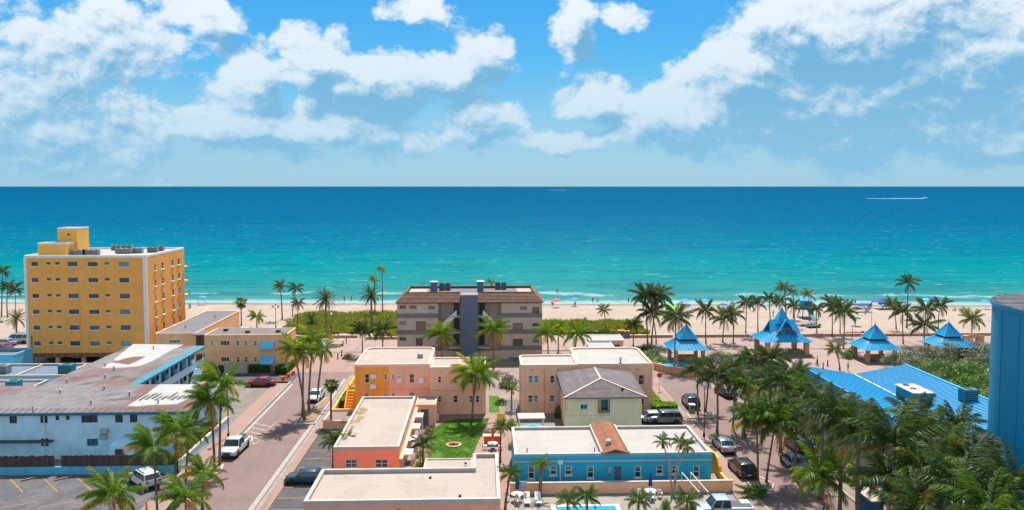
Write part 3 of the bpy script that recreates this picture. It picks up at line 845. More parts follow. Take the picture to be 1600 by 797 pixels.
# stair of the gallery at the far end
for i in range(9): MB().box(-45.0, -43.8, 124.0 - i * .3, 124.3 - i * .3, 2.6 - .28 * (i + 1), 2.72 - .28 * i).build('stair_step', MATS['hotel_white'], gal)
# lean-to and clutter on the front wall
lean = MB().mesh([(-41.9, 89.0, 0), (-39.1, 89.0, 0), (-39.1, 90.99, 0), (-41.9, 90.99, 0), (-41.9, 89.0, 2.0), (-39.1, 89.0, 2.0), (-39.1, 90.99, 2.5), (-41.9, 90.99, 2.5)],
                 [(0, 1, 5, 4), (1, 2, 6, 5), (3, 0, 4, 7), (4, 5, 6, 7)]).build('lean_to', MATS['hotel_white'], B3)
MB().box(-41.2, -40.2, 88.95, 88.997, .7, 1.75).build('lean_to_window', MATS['dark_metal'], lean)
for q in ((-43.6, 3.0), (-43.7, 2.35)):
    MB().box(q[0], q[0] + .8, 90.62, 90.99, q[1], q[1] + .5).build('wall_condenser', MATS['ac_metal'], B3)
MB().tube([(-49.9, 90.93, 5.1), (-49.9, 90.93, .2)], .05).build('downpipe', MATS['white_trim'], B3)
MB().box(-70, -48.9, 90.2, 90.99, 2.15, 2.28).build('ground_canopy', MATS['dark_metal'], B3)

# board fence on its low blue wall in front of the motel
FN = empty('board_fence', (-50, 86.1, 0), 'dark weathered board fence on a low blue wall beside the car park', 'fence')
MB().box(-72, -33.4, 86.02, 86.22, -.05, .85).build('base_wall', MATS['blue_low'], FN)
bm = MB().box(-.11, .11, -.03, .03, 0, 1.2).data('board', MATS['wood_dark'])
i = 0
x = -57.0
while x < -34:
    if not (-46.2 < x < -45.6):
        o = inst('board', bm, FN, (x + 50, .02 + random.uniform(-.015, .015), .86), (0, 0, 0), (1, 1, random.uniform(.96, 1.05)))
    x += .235

# ---------------------------------------------------------------- low blue-washed buildings west of the motel
B4 = empty('low_building', (-66, 117, 0), 'low flat-roofed building with pale parapets and blue walls behind the motel', 'building')
w4 = [(-69.4, -67.6, 1.0, 2.3), (-64, -62.6, 1.0, 2.3)]
volume(B4, rect(-88, -58, 116.6, 124.4), 0, 3.5, MATS['hotel_white'], {0: w4})
for q in w4: window(B4, '-y', 116.6, q, MATS['white_trim'], MATS['window_glass'], 2)
flat_roof(B4, rect(-88, -58, 116.6, 124.4), 3.4, .32, MATS['slate_wall'], MATS['cap_light'], .3)
MB().box(-68.2, -67.9, 117, 124, 3.41, 3.65).build('roof_divider', MATS['cap_light'], B4)
MB().box(-61.5, -61.2, 117, 124, 3.41, 3.65).build('roof_divider', MATS['cap_light'], B4)
B4b = empty('low_building', (-80, 130, 0), 'small bright blue flat-roofed block below the amber apartment block', 'building')
volume(B4b, rect(-88, -75.0, 128.6, 134), 0, 4.0, MATS['blue_low'])
flat_roof(B4b, rect(-88, -75.0, 128.6, 134), 4.0, .25, MATS['roof_grey'], MATS['blue_low'], .25)
B4c = empty('low_building', (-72, 107, 0), 'low blue building with white flat roof edge beside the motel roof', 'building')
volume(B4c, rect(-84, -61.5, 106.5, 113.5), 0, 3.6, MATS['blue_low'], {0: [(-66, -64.6, 1, 2.2)]})
flat_roof(B4c, rect(-84, -61.5, 106.5, 113.5), 3.55, .25, MATS['roof_grey'], MATS['cap_light'], .25)
rooftop_unit((-61.4, 118.4, 3.41), (1.9, 1.5, 1.5), 'teal-grey boxy condenser on the low flat roof behind the motel', m=MATS['teal_trim'])
rooftop_unit((-63.0, 107.9, 3.56), (1.5, 1.4, 1.5), 'teal condenser at the roof corner of the low blue building', m=MATS['teal_trim'])
rooftop_unit((-71.2, 119.4, 3.41), (1.7, 1.4, 1.2), 'pale condenser between the roof dividers of the low flat-roofed building')

# ---------------------------------------------------------------- grey three-storey building with tiled mansard
B5 = empty('beach_house', (-2.7, 142, 0), 'grey three-storey beachfront building with brown tiled mansard and slate stair tower', 'building')
X0, X1, Y0, Y1, ZE = -15.6, 10.3, 142, 154, 10.25
w5 = [(-15.19, -13.94, 9.19, 9.82), (-13.39, -12.14, 9.18, 9.81), (-10.01, -8.83, 9.09, 9.72), (-15.21, -13.96, 6.35, 6.98), (-12.27, -10.45, 5.36, 6.96),
      (-15.24, -13.99, 3.46, 4.11), (-12.29, -11.09, 2.51, 3.98), (6.33, 7.58, 8.89, 9.52), (8.52, 9.79, 7.9, 9.44), (5.0, 6.84, 5.11, 6.54), (8.52, 9.79, 5.91, 6.52),
      (5.0, 6.84, 2.11, 3.68), (8.53, 9.8, 2.95, 3.54), (4.3, 9.16, -0.67, 0.31)]
# recess round the stairs
rc0, rc1 = (-8.25, 9.47)[0], (2.94, 9.41)[0]
stair_hole = [(rc0, rc1, 1.6, ZE - .05)]
volume(B5, rect(X0, X1, Y0, Y1), 0, ZE, MATS['grey_wall'], {0: w5 + stair_hole})
wst = MB()
wall_edge(wst, (rc0 - .1, Y0 + 1.8), (rc1 + .1, Y0 + 1.8), 0, ZE, [])
wst.face([(rc0, Y0 + 1.8, 0), (rc0, Y0 + .16, 0), (rc0, Y0 + .16, ZE), (rc0, Y0 + 1.8, ZE)])
wst.face([(rc1, Y0 + .16, 0), (rc1, Y0 + 1.8, 0), (rc1, Y0 + 1.8, ZE), (rc1, Y0 + .16, ZE)])
wst.build('stair_recess', MATS['grey_wall'], B5)
for q in w5: window(B5, '-y', Y0, q, MATS['grey_band'], MATS['window_glass'], 2, 1)
for z in (8.0, 5.05, 2.1):
    for a, b in ((X0, rc0), (rc1, X1)):
        MB().box(a - .02, b, Y0 - .06, Y0 - .003, z - .45, z + .35).build('band', MATS['grey_band'], B5)
tx0, tx1 = (-4.2, 9.78)[0], (-1.33, 9.77)[0]
MB().box(tx0, tx1, 139.8, 143.4, 0, 11.7).build('stair_tower', MATS['slate_wall'], B5)
MB().box(tx0 - .12, tx1 + .12, 139.68, 143.5, 11.703, 11.95).build('tower_cap', MATS['grey_band'], B5)
def flight(xa, za, xb, zb):
    """parapet of a stair flight, a sloping slab"""
    MB().mesh([(xa, 141.75, za), (xb, 141.75, zb), (xb, 141.75, zb + 1.1), (xa, 141.75, za + 1.1), (xa, 141.6, za), (xb, 141.6, zb), (xb, 141.6, zb + 1.1), (xa, 141.6, za + 1.1)],
              [(0, 1, 2, 3), (7, 6, 5, 4), (0, 4, 5, 1), (2, 6, 7, 3), (1, 5, 6, 2), (3, 7, 4, 0)]).build('stair_flight', MATS['white_paint'], B5)
fx0, fx1 = rc0 + .6, tx0 - .8
flight(fx0, 5.4, fx1, 7.9); flight(rc1 - .8, 5.4, tx1 + 1.0, 7.9)
for z in (2.3, 5.1, 7.95):
    for a, b in ((tx0 - 2.2, tx0 - .02), (tx1 + .02, tx1 + 2.2)):
        MB().box(a, b, 141.55, 143.78, z - .3, z).build('landing', MATS['grey_wall'], B5)
    for a in (tx0 - 1.4, tx1 + .35):
        MB().box(a, a + 1.0, 143.70, 143.77, z + .02, z + 2.05).build('door', MATS['dark_metal'], B5)
# mansard: sloping tile courses on front and sides, then flat roof
ov, ti = rect(X0 - .25, X1 + .25, Y0 - .3, Y1 + .2), rect(X0 + 1.3, X1 - 1.3, Y0 + 1.7, Y1 - 1.5)
zr0, zr1 = ZE, 11.75
def lerp2(a, b, t): return (a[0] + (b[0] - a[0]) * t, a[1] + (b[1] - a[1]) * t)
man = MB()
man.face([(*p, zr0 - .05) for p in reversed(ov)])
for i in range(4):
    j = (i + 1) % 4
    man.face([(*ov[i], zr0 - .05), (*ov[j], zr0 - .05), (*ti[j], zr1), (*ti[i], zr1)])
mo = man.build('mansard', MATS['tile_brown'], B5)
NC = 7
for e in (0, 1, 2, 3):
    for c in range(NC):
        t0, t1 = c / NC, (c + 1.12) / NC
        a0, b0 = lerp2(ov[e], ti[e], t0), lerp2(ov[(e + 1) % 4], ti[(e + 1) % 4], t0)
        a1, b1 = lerp2(ov[e], ti[e], min(1, t1)), lerp2(ov[(e + 1) % 4], ti[(e + 1) % 4], min(1, t1))
        z0, z1 = zr0 + (zr1 - zr0) * t0, zr0 + (zr1 - zr0) * min(1, t1)
        MB().mesh([(*a0, z0 + .02), (*b0, z0 + .02), (*b0, z0 + .15), (*a0, z0 + .15), (*b1, z1 + .06), (*a1, z1 + .06)],
                  [(0, 1, 2, 3), (3, 2, 4, 5)]).build('tile_course', MATS['tile_brown'], mo)
flat_roof(B5, ti, zr1 - .25, .45, MATS['roof_grey'], MATS['tile_brown'], .2)
MB().box(ti[0][0] + .4, ti[0][0] + 3.6, Y0 + 2.2, Y1 - 2, 11.503, 11.52).build('roof_patch', MATS['roof_cream'], B5)
MB().box(ti[1][0] - 3.0, ti[1][0] - .4, Y0 + 2.2, Y1 - 2, 11.503, 11.52).build('roof_patch', MATS['roof_cream'], B5)
for x, y, s_ in ((-9.4, 147.8, 1.25), (-0.8, 148.2, 1.2)):
    MB().box(x - s_ / 2, x + s_ / 2, y - .6, y + .6, 11.505, 13.3).build('roof_housing', MATS['slate_wall'], B5)
    MB().box(x - s_ / 2 - .06, x + s_ / 2 + .06, y - .66, y + .66, 13.303, 13.4).build('housing_cap', MATS['white_paint'], B5)
for i, (x, y) in enumerate(((-8.0, 149.8), (-6.9, 150.0), (2.5, 151.0), (3.6, 150.8))):
    rooftop_unit((x, y, 11.505), (1.0, 1.0, 1.35), 'dark condenser on the flat roof of the grey beachfront building', 'condensers on the grey building', m=MATS['slate_wall'])

# ---------------------------------------------------------------- pink and orange apartments by the lawn
def pane_style(q): return (2, 1) if q[1] - q[0] > 1.0 else (1, 2)
B6 = empty('apartment_house', (-8.7, 108.2, 0), 'two-storey art deco apartments painted orange and pink with cream flat roof', 'building')
yA, yB = 108.2, 107.4
wo_ = [(-16.34, -15.73, 4.22, 5.5), (-13.7, -13.36, 4.62, 5.48), (-16.43, -15.79, 2.3, 2.93), (-13.72, -13.38, 2.19, 2.82)]
wp_ = [(-12.65, -12.35, 4.62, 5.44), (-10.3, -9.61, 4.2, 5.45), (-12.68, -12.3, 2.18, 2.81), (-10.28, -9.62, 2.16, 2.87)]
xs_ = (-13.05, 4.08)[0]
pA = rounded(-17.7, -7.45, yA, 119.8, 1.3)
# front of the block is painted in two colours: two wall pieces
mb = MB(); wall_edge(mb, (-17.7, yA), (xs_, yA), 0, 6.75, wo_)
mb.build('orange_wall', MATS['orange_wall'], B6)
mb = MB(); wall_edge(mb, (xs_, yA), (-7.45, yA), 0, 6.75, wp_)
for i in range(1, len(pA)): wall_edge(mb, pA[i], pA[(i + 1) % len(pA)], 0, 6.75)
mb.build('wall', MATS['pink_wall'], B6)
flat_roof(B6, pA, 6.6, .22, MATS['roof_cream'], MATS['pink_trim'], .28)
for q in wo_ + wp_: window(B6, '-y', yA, q, MATS['white_trim'], MATS['window_glass'], *pane_style(q), MATS['pink_trim'])
wq = [(-6.35, -5.91, 4.37, 5.26), (-4.23, -3.71, 4.26, 5.06), (-6.37, -5.92, 1.72, 2.52), (-4.3, -3.69, 1.61, 2.59), (-2.15, -1.63, 1.59, 2.57), (-1.24, -0.76, 1.58, 2.56), (-2.14, -1.54, 4.24, 5.04)]
pB = rounded(-7.43, .12, yB, 113.6, 0)
volume(B6, pB, 0, 6.5, MATS['pink_wall'], {0: wq})
flat_roof(B6, pB, 6.35, .2, MATS['roof_cream'], MATS['pink_trim'], .26)
for q in wq: window(B6, '-y', yB, q, MATS['white_trim'], MATS['window_glass'], *pane_style(q), MATS['pink_trim'])
for a, b, y, z in ((-17.6, xs_, yA, 3.35), (xs_, -7.5, yA, 3.35), (-7.3, .05, yB, 3.3)):
    MB().box(a, b, y - .05, y - .003, z, z + .1).build('string_course', MATS['coral_wall'], B6)
for q in ((-15.54, -14.74, 4.94, 5.48), (-15.62, -14.81, 3.52, 4.15), (-12.01, -11.24, 4.26, 4.92), (-9.0, -8.31, 4.23, 4.93)):
    c = MB().box(q[0], q[1], yA - .4, yA - .05, q[2], q[3]).build('wall_condenser', MATS['white_paint'], B6)
    MB().lathe([(.19, 0), (.19, .03), (.01, .03)], 10).build('fan', MATS['dark_metal'], c)
    c.children[0].location = (0, 0, 0)
    c.children[0].data.transform(Matrix.Rotation(R(90), 4, 'X'))
    c.children[0].data.transform(Matrix.Translation(Vector(((q[0] + q[1]) / 2, yA - .403, (q[2] + q[3]) / 2)) - wloc(B6)))
MB().lathe([(.38, 0), (.38, .25), (.5, .3), (.3, .6), (.05, .66)], 12, (-9.2, 113.2, 6.605)).build('roof_vent', MATS['ac_metal'], B6)
# outside stair on the street side
for i in range(8): MB().box(-19.0, -17.72, 108.4 + i * .32, 108.72 + i * .32, 0, .3 + i * .32).build('stair_step', MATS['orange_wall'], B6)
MB().mesh([(-19.15, 107.9, 0), (-19.0, 107.9, 0), (-19.0, 111.5, 0), (-19.15, 111.5, 0), (-19.15, 107.9, 1.0), (-19.0, 107.9, 1.0), (-19.0, 111.5, 3.6), (-19.15, 111.5, 3.6)],
          [(0, 1, 5, 4), (1, 2, 6, 5), (2, 3, 7, 6), (3, 0, 4, 7), (4, 5, 6, 7)]).build('stair_wall', MATS['orange_wall'], B6)

# store shed at the corner of the lawn
SH = empty('storage_shed', (-7.6, 102.6, 0), 'small coral store shed with grey door at the corner of the lawn', 'shed')
xa, xb = (-8.96, 1.29)[0], (-6.38, 1.26)[0]
dq = ((-8.29, -7.31, 0.02, 2.17))
volume(SH, rect(xa, xb, 102.4, 106.9), 0, 2.75, MATS['coral_light'], {0: [dq]})
MB().box(dq[0] + .02, dq[1] - .02, 102.46, 102.52, .0, dq[3] - .02).build('door', MATS['slate_wall'], SH)
flat_roof(SH, rect(xa, xb, 102.4, 106.9), 2.7, .1, MATS['roof_cream'], MATS['coral_light'], .15)

# ---------------------------------------------------------------- pink apartments behind the cream house
B7 = empty('apartment_house', (14, 107.4, 0), 'two-storey pale pink art deco apartments with white rounded flat roofs', 'building')
yF = 107.4
w7 = [(5.94, 6.54, 4.23, 5.24), (6.71, 7.28, 4.22, 5.24), (8.9, 9.49, 4.2, 5.22), (21.02, 21.83, 3.86, 5.24), (5.89, 6.51, 1.56, 2.55), (6.68, 7.28, 1.56, 2.54), (8.84, 9.49, 1.62, 2.52), (21.32, 21.83, 1.06, 1.91)]
p7a = [(4.9, yF), (12.7, yF), (12.7, 113.9)] + rounded(4.9, 12.7, yF, 113.9, 1.0)[-5:]
volume(B7, p7a, 0, 6.7, MATS['pink_wall'], {0: w7})
flat_roof(B7, p7a, 6.55, .22, MATS['roof_white'], MATS['pink_trim'], .26)
p7b = rounded(12.703, 22.95, yF, 118.6, 1.5)
volume(B7, p7b, 0, 6.75, MATS['pink_wall'], {0: w7})
flat_roof(B7, p7b, 6.6, .25, MATS['roof_white'], MATS['pink_trim'], .28)
for q in w7: window(B7, '-y', yF, q, MATS['white_trim'], MATS['window_glass'], *pane_style(q), MATS['pink_trim'])
for a, b in ((5.0, 12.6), (12.8, 22.9)): MB().box(a, b, yF - .05, yF - .003, 3.4, 3.5).build('string_course', MATS['pink_trim'], B7)
for i in range(5): MB().box(6.2 + i * 3.6, 6.6 + i * 3.6, yF - .05, yF - .003, 6.0, 6.1).build('scupper', MATS['grey_band'], B7)
MB().lathe([(.12, 0), (.12, .8), (.3, .9), (.05, 1.1)], 8, (18.6, yF + .5, 6.6)).build('vent_pipe', MATS['ac_metal'], B7)
MB().tube([(8.1, yF - .08, 6.1), (8.1, yF - .08, .3)], .05, 6).build('downpipe', MATS['coral_wall'], B7)

# ---------------------------------------------------------------- cream house with hip roof
B11 = empty('cream_house', (14.8, 97, 0), 'cream stucco house with grey shingled hip roof and upper porch', 'house')
ex0, ex1, ey0, ey1, ez = 9.7, 19.9, 96.3, 106.7, 5.1
hx0, hx1, hy0, hy1 = 10.25, 19.4, 97.0, 106.5
pr = (13.91, 15.63, 2.9, 4.37)
w11 = [(11.79, 12.69, 3.45, 4.12)]
volume(B11, rect(hx0, hx1, hy0, hy1), 0, ez, MATS['cream_wall'], {0: w11 + [(pr[0], pr[1], pr[2], ez - .4)], 3: [(99, 100.2, 2.8, 4.2)]})
for q in w11: window(B11, '-y', hy0, q, MATS['white_trim'], MATS['window_glass'], 2, 1, MATS['white_trim'])
# porch: recessed room with door, light and rail
pz0, pz1 = pr[2], ez - .4
mb = MB()
mb.face([(pr[0], hy0 + 1.6, pz0), (pr[1], hy0 + 1.6, pz0), (pr[1], hy0 + 1.6, pz1), (pr[0], hy0 + 1.6, pz1)])
mb.face([(pr[0], hy0 + .16, pz0), (pr[0], hy0 + 1.6, pz0), (pr[0], hy0 + 1.6, pz1), (pr[0], hy0 + .16, pz1)])
mb.face([(pr[1], hy0 + 1.6, pz0), (pr[1], hy0 + .16, pz0), (pr[1], hy0 + .16, pz1), (pr[1], hy0 + 1.6, pz1)])
mb.face([(pr[0], hy0 + .16, pz0), (pr[1], hy0 + .16, pz0), (pr[1], hy0 + 1.6, pz0), (pr[0], hy0 + 1.6, pz0)])
mb.face([(pr[0], hy0 + 1.6, pz1), (pr[1], hy0 + 1.6, pz1), (pr[1], hy0 + .16, pz1), (pr[0], hy0 + .16, pz1)])
mb.build('porch', MATS['cream_wall'], B11)
MB().box(pr[0] + .7, pr[0] + 1.5, hy0 + 1.5, hy0 + 1.58, pz0 + .02, pz1 - .15).build('door', MATS['window_teal'], B11)
MB().box(pr[1] - .14, pr[1] - .02, hy0 - .05, hy0 + .09, pz0 - 1.2, pz1 + .1).build('porch_post', MATS['white_trim'], B11)
# projecting front room left of the porch wall
MB().box(pr[0] - 4.1, pr[1], hy0 - .35, hy0 - .003, 0, pz0 - .15).build('stair_apron', MATS['cream_wall'], B11)
A_ = (14.85, 100.9, 6.35); M_ = (14.85, 106.7, 6.45)
FL, FR_, RL, RR_ = (ex0, ey0, ez), (ex1, ey0, ez), (ex0, ey1, ez + .75), (ex1, ey1, ez + .75)
mb = MB()
mb.face([FL, FR_, A_]); mb.face([FL, A_, M_, RL]); mb.face([A_, FR_, RR_, M_])
mb.face([(ex0, ey1, ez - .12), (ex1, ey1, ez - .12), (ex1, ey0, ez - .12), (ex0, ey0, ez - .12)])
mb.face([(ex0, ey0, ez - .12), (ex1, ey0, ez - .12), FR_, FL])
mb.face([(ex1, ey0, ez - .12), (ex1, ey1, ez - .12), RR_, FR_])
mb.face([(ex0, ey1, ez - .12), (ex0, ey0, ez - .12), FL, RL])
mb.face([(ex1, ey1, ez - .12), (ex0, ey1, ez - .12), RL, M_, RR_])
rf = mb.build('roof', MATS['shingle_grey'], B11)
def courses(parent, a, b, c, d, nrow, mat, th=.035):
    """shingle rows between eave a-b and ridge d-c, each row proud of the one above"""
    a, b, c, d = map(Vector, (a, b, c, d))
    nrm = (b - a).cross(d - a).normalized()
    for i in range(nrow):
        t0, t1 = i / nrow, min(1, (i + 1.15) / nrow)
        p0, q0 = a.lerp(d, t0), b.lerp(c, t0); p1, q1 = a.lerp(d, t1), b.lerp(c, t1)
        if (q0 - p0).length < .1: continue
        vs = [p0 + nrm * .004, q0 + nrm * .004, q0 + nrm * th, p0 + nrm * th, q1 + nrm * .012, p1 + nrm * .012]
        MB().mesh(vs, [(0, 1, 2, 3), (3, 2, 4, 5)]).build('shingle_course', mat, parent)
courses(rf, FL, FR_, A_, A_, 16, MATS['shingle_grey'])
courses(rf, RL, FL, A_, M_, 12, MATS['shingle_grey'])
courses(rf, FR_, RR_, M_, A_, 12, MATS['shingle_grey'])
for a, b in ((FL, A_), (FR_, A_), (A_, M_)):
    MB().bar(Vector(a) + Vector((0, 0, .05)), Vector(b) + Vector((0, 0, .05)), .26, .07).build('hip_cap', MATS['cap_light'], rf)
MB().box(17.0, 17.3, 97.9, 98.2, 5.5, 5.9).build('roof_vent', MATS['dark_metal'], rf)

# ---------------------------------------------------------------- coral buildings round the car bays
B8 = empty('coral_wing', (-12.3, 82.2, 0), 'long single-storey coral building with cream flat roof beside the car bays', 'building')
w8 = [(-14.55, -13.3, 1.73, 2.6), (-11.43, -10.13, 1.69, 2.57)]
mbw = volume(B8, rect(-15.75, -8.95, 82.2, 102.2), 0, 3.9, MATS['coral_wall'], {0: w8})
for q in w8: window(B8, '-y', 82.2, q, MATS['white_trim'], MATS['window_glass'], 2, 2, None)
flat_roof(B8, rect(-15.75, -8.95, 82.2, 102.2), 3.72, .24, MATS['roof_cream'], MATS['cap_light'], .26)
MB().box(-8.945, -8.6, 82.4, 101.9, 2.45, 2.6).build('eyebrow', MATS['coral_light'], B8)
for y in (84.6, 89.2, 93.8, 98.4):
    d = MB().box(-8.945, -8.9, y + .2, y + 1.1, 0, 2.1).build('door', MATS['white_paint'], B8)
    MB().box(-8.94, -7.75, y - .35, y + 1.5, 2.25, 2.42).build('door_canopy', MATS['white_paint'], B8)
    MB().tube([(-7.85, y - .25, 2.25), (-7.85, y - .25, 0)], .05, 6).build('canopy_post', MATS['white_trim'], B8)
    MB().tube([(-7.85, y + 1.4, 2.25), (-7.85, y + 1.4, 0)], .05, 6).build('canopy_post', MATS['white_trim'], B8)
paint('roof_worn', alb(206, 168, 128), .95, .2, 1.2)
random.seed(5)
for i in range(9):
    x = -15.3 + random.random() * .7; y = 88 + random.random() * 12
    r_ = .25 + random.random() * .35
    MB().face([(x + r_ * math.cos(t) * random.uniform(.6, 1.2), y + 1.8 * r_ * math.sin(t) * random.uniform(.6, 1.2), 3.7245 + .003 * i) for t in [k_ * .7 for k_ in range(9)]]).build('worn_patch', MATS['roof_worn'], B8)
B9 = empty('coral_building', (-7, 67.2, 0), 'coral building with broad cream flat roof in front of the car bays', 'building')
p9 = [(-15.45, 67.2), (1.3, 67.2), (1.3, 79.0), (-1.17, 79.0), (-1.17, 75.0), (-15.45, 75.0)]
w9 = [(-14.6, -12.6, 1.0, 2.6), (-9.5, -7.5, 1.0, 2.6), (-4.5, -2.5, 1.0, 2.6)]
volume(B9, p9, 0, 4.2, MATS['coral_wall'], {0: w9})
for q in w9: window(B9, '-y', 67.2, q, MATS['white_trim'], MATS['window_glass'], 2, 2)
flat_roof(B9, p9, 3.85, .38, MATS['roof_cream'], MATS['cap_light'], .3)
p9b = rect(-5.95, -1.19, 75.02, 78.8)
volume(B9, p9b, 0, 3.75, MATS['coral_light'])
flat_roof(B9, p9b, 3.7, .1, MATS['roof_cream'], MATS['cap_light'], .18)
for x, y in ((-5.1, 73.2), (-1.9, 76.9), (-2.2, 68.7)):
    MB().box(x - .12, x + .12, y - .1, y + .1, 3.86, 4.02).build('roof_drain', MATS['dark_metal'], B9)
MB().box(-7.6, -7.2, 67.1, 67.16, 3.25, 3.4).build('wall_lamp', MATS['dark_metal'], B9)
fr9 = MB()
for q in ((-14.9, -11.5, 3.0, 3.05), (-14.9, -11.5, 1.5, 1.55), (-14.9, -14.85, 1.55, 3.0), (-11.55, -11.5, 1.55, 3.0)): fr9.box(q[0], q[1], 67.14, 67.17, q[2], q[3])
fr9.build('wall_moulding', MATS['coral_wall'], B9)

# planter at the end of the bays
PLT = empty('planter', (-18.4, 101.6, 0), 'raised pink planter bed at the end of the car bays', 'planter')
mb = MB()
for q in ((-20.7, -15.9, 101.3, 101.55), (-20.7, -15.9, 106.6, 106.85), (-20.7, -20.45, 101.553, 106.597), (-16.15, -15.9, 101.553, 106.597)): mb.box(q[0], q[1], q[2], q[3], 0, 1.1)
mb.build('rim_wall', MATS['coral_light'], PLT)
MB().box(-20.44, -16.16, 101.56, 106.59, 0, .8).build('soil', MATS['ground_mat'], PLT)
MB().box(-20.75, -20.45, 106.9, 128, 0, .9).build('street_wall', MATS['orange_wall'], PLT)

# ---------------------------------------------------------------- azure building on its coral terrace
B10 = empty('azure_building', (13.2, 80.5, 0), 'long single-storey azure blue building with white flat roof and brown shingled saddle', 'building')
X0, X1, Y0, Y1 = 3.04, 23.4, 80.5, 89.9
w10 = [(4.43, 5.09, 0.94, 2.29), (6.69, 7.37, 1.31, 2.27), (8.23, 8.93, 1.29, 2.25), (10.54, 11.22, 0.95, 2.22), (15.44, 16.13, 0.93, 2.2), (17.69, 18.4, 1.27, 2.2), (19.3, 19.97, 1.28, 2.18), (21.54, 22.22, 0.88, 2.15)]
d10 = ((13.34, 1.4)[0], (14.04, 1.39)[0], .1, 2.15)
volume(B10, rect(X0, X1, Y0, Y1), 0, 3.45, MATS['azure_wall'], {0: w10 + [d10]})
for q in w10: window(B10, '-y', Y0, q, MATS['white_trim'], MATS['window_glass'], 1, 2, MATS['white_trim'], bar=.09)
MB().box(d10[0], d10[1], Y0 + .08, Y0 + .14, .1, 2.15).build('door', MATS['slate_wall'], B10)
flat_roof(B10, rect(X0, X1, Y0, Y1), 3.25, .3, MATS['roof_white'], MATS['cap_light'], .3)
MB().box(X0 - .06, X1 + .06, Y0 - .14, Y0 - .023, 3.0, 3.4).build('parapet_front', MATS['azure_wall'], B10)
MB().box(X0 - .02, X1 + .02, Y0 - .09, Y0 - .003, 2.66, 2.92).build('cornice_band', MATS['azure_band'], B10)
mb = MB()
ax, bx = 12.15, 14.75
sad = [(ax, 80.3, 3.6), (bx, 80.3, 3.6), (bx, 90.2, 3.75), (ax, 90.2, 3.75), ((ax + bx) / 2, 80.3, 4.0), ((ax + bx) / 2, 90.2, 4.15)]
mb.mesh(sad, [(0, 4, 5, 3), (4, 1, 2, 5), (0, 1, 4), (2, 3, 5), (0, 3, 2, 1)])
so = mb.build('roof_saddle', MATS['shingle_brown'], B10)
courses(so, sad[3], sad[0], sad[4], sad[5], 6, MATS['shingle_brown'], .03)
courses(so, sad[1], sad[2], sad[5], sad[4], 6, MATS['shingle_brown'], .03)
for x in (ax - .2, bx + .04): MB().box(x, x + .16, 80.45, 90.0, 3.256, 3.72).build('saddle_curb', MATS['cap_light'], B10)
MB().lathe([(.26, 0), (.26, .35), (.34, .4), (.03, .62)], 10, (13.0, 82.4, 3.9)).build('roof_vent', MATS['ac_metal'], B10)
for x, y in ((4.4, 82.0), (11.5, 82.1), (15.0, 82.2), (20, 84.5)): MB().lathe([(.06, 0), (.06, .35), (.09, .35), (.09, .42)], 8, (x, y, 3.252)).build('vent_pipe', MATS['ac_metal'], B10)
dx = (7.73, 2.85)[0]
MB().box(dx - .25, dx + .25, Y0 - .2, Y0 - .003, 2.5, 2.95).build('downpipe_head', MATS['white_trim'], B10)
MB().tube([(dx, Y0 - .1, 2.5), (dx, Y0 - .1, .1)], .07, 6).build('downpipe', MATS['white_trim'], B10)
dx = (19.04, 1.37)[0]
MB().box(dx - .13, dx + .13, Y0 - .12, Y0 - .003, .1, 2.65).build('conduit_panel', MATS['azure_band'], B10)
q = (12.66, 13.02, 1.52, 2.17)
MB().box(q[0], q[1], Y0 - .22, Y0 - .003, q[2], q[3]).build('meter_box', MATS['ac_metal'], B10)
# coral terrace wall in front and the orange side wall with arch along the street
TW = empty('terrace_wall', (13, 78.9, 0), 'low coral garden wall in front of the azure building', 'wall')
tx0, tx1 = (2.52, 78.77)[0], (25.16, 77.49)[0]
MB().box(tx0, tx1, 78.75, 79.0, 0, 1.12).build('wall_face', MATS['coral_light'], TW)
MB().box(tx0 - .05, tx1 + .05, 78.68, 79.07, 1.123, 1.2).build('coping', MATS['cap_light'], TW)
AW = empty('street_wall', (24.3, 85, 0), 'orange boundary wall with rounded top between the azure building and the pavement', 'wall')
mb = MB()
prof = [(92.6, 1.5), (84.2, 2.3), (83.2, 2.5), (82.4, 2.3), (81.6, 1.6), (81.4, 1.1), (79.1, 1.1)]
vs = []
for x in (24.55, 24.83): vs += [(x, y, 0) for y, z in prof] + [(x, y, z) for y, z in prof]
n = len(prof)
mb.mesh(vs, [(i, i + 1, n + i + 1, n + i) for i in range(n - 1)] + [(2 * n + i + 1, 2 * n + i, 3 * n + i, 3 * n + i + 1) for i in range(n - 1)] + [(n + i, n + i + 1, 3 * n + i + 1, 3 * n + i) for i in range(n - 1)] + [(n - 1, 3 * n - 1, 4 * n - 1, 2 * n - 1), (0, n, 3 * n, 2 * n)])
mb.build('wall_face', MATS['orange_wall'], AW)
RMP = MB().mesh([(23.45, 79.1, 0), (24.5, 79.1, 0), (24.5, 82.5, .55), (23.45, 82.5, .55), (23.45, 82.5, 0), (24.5, 82.5, 0)], [(0, 1, 2, 3), (0, 4, 5, 1), (1, 5, 2), (0, 3, 4), (4, 3, 2, 5)]).build('ramp', MATS['concrete'], AW)

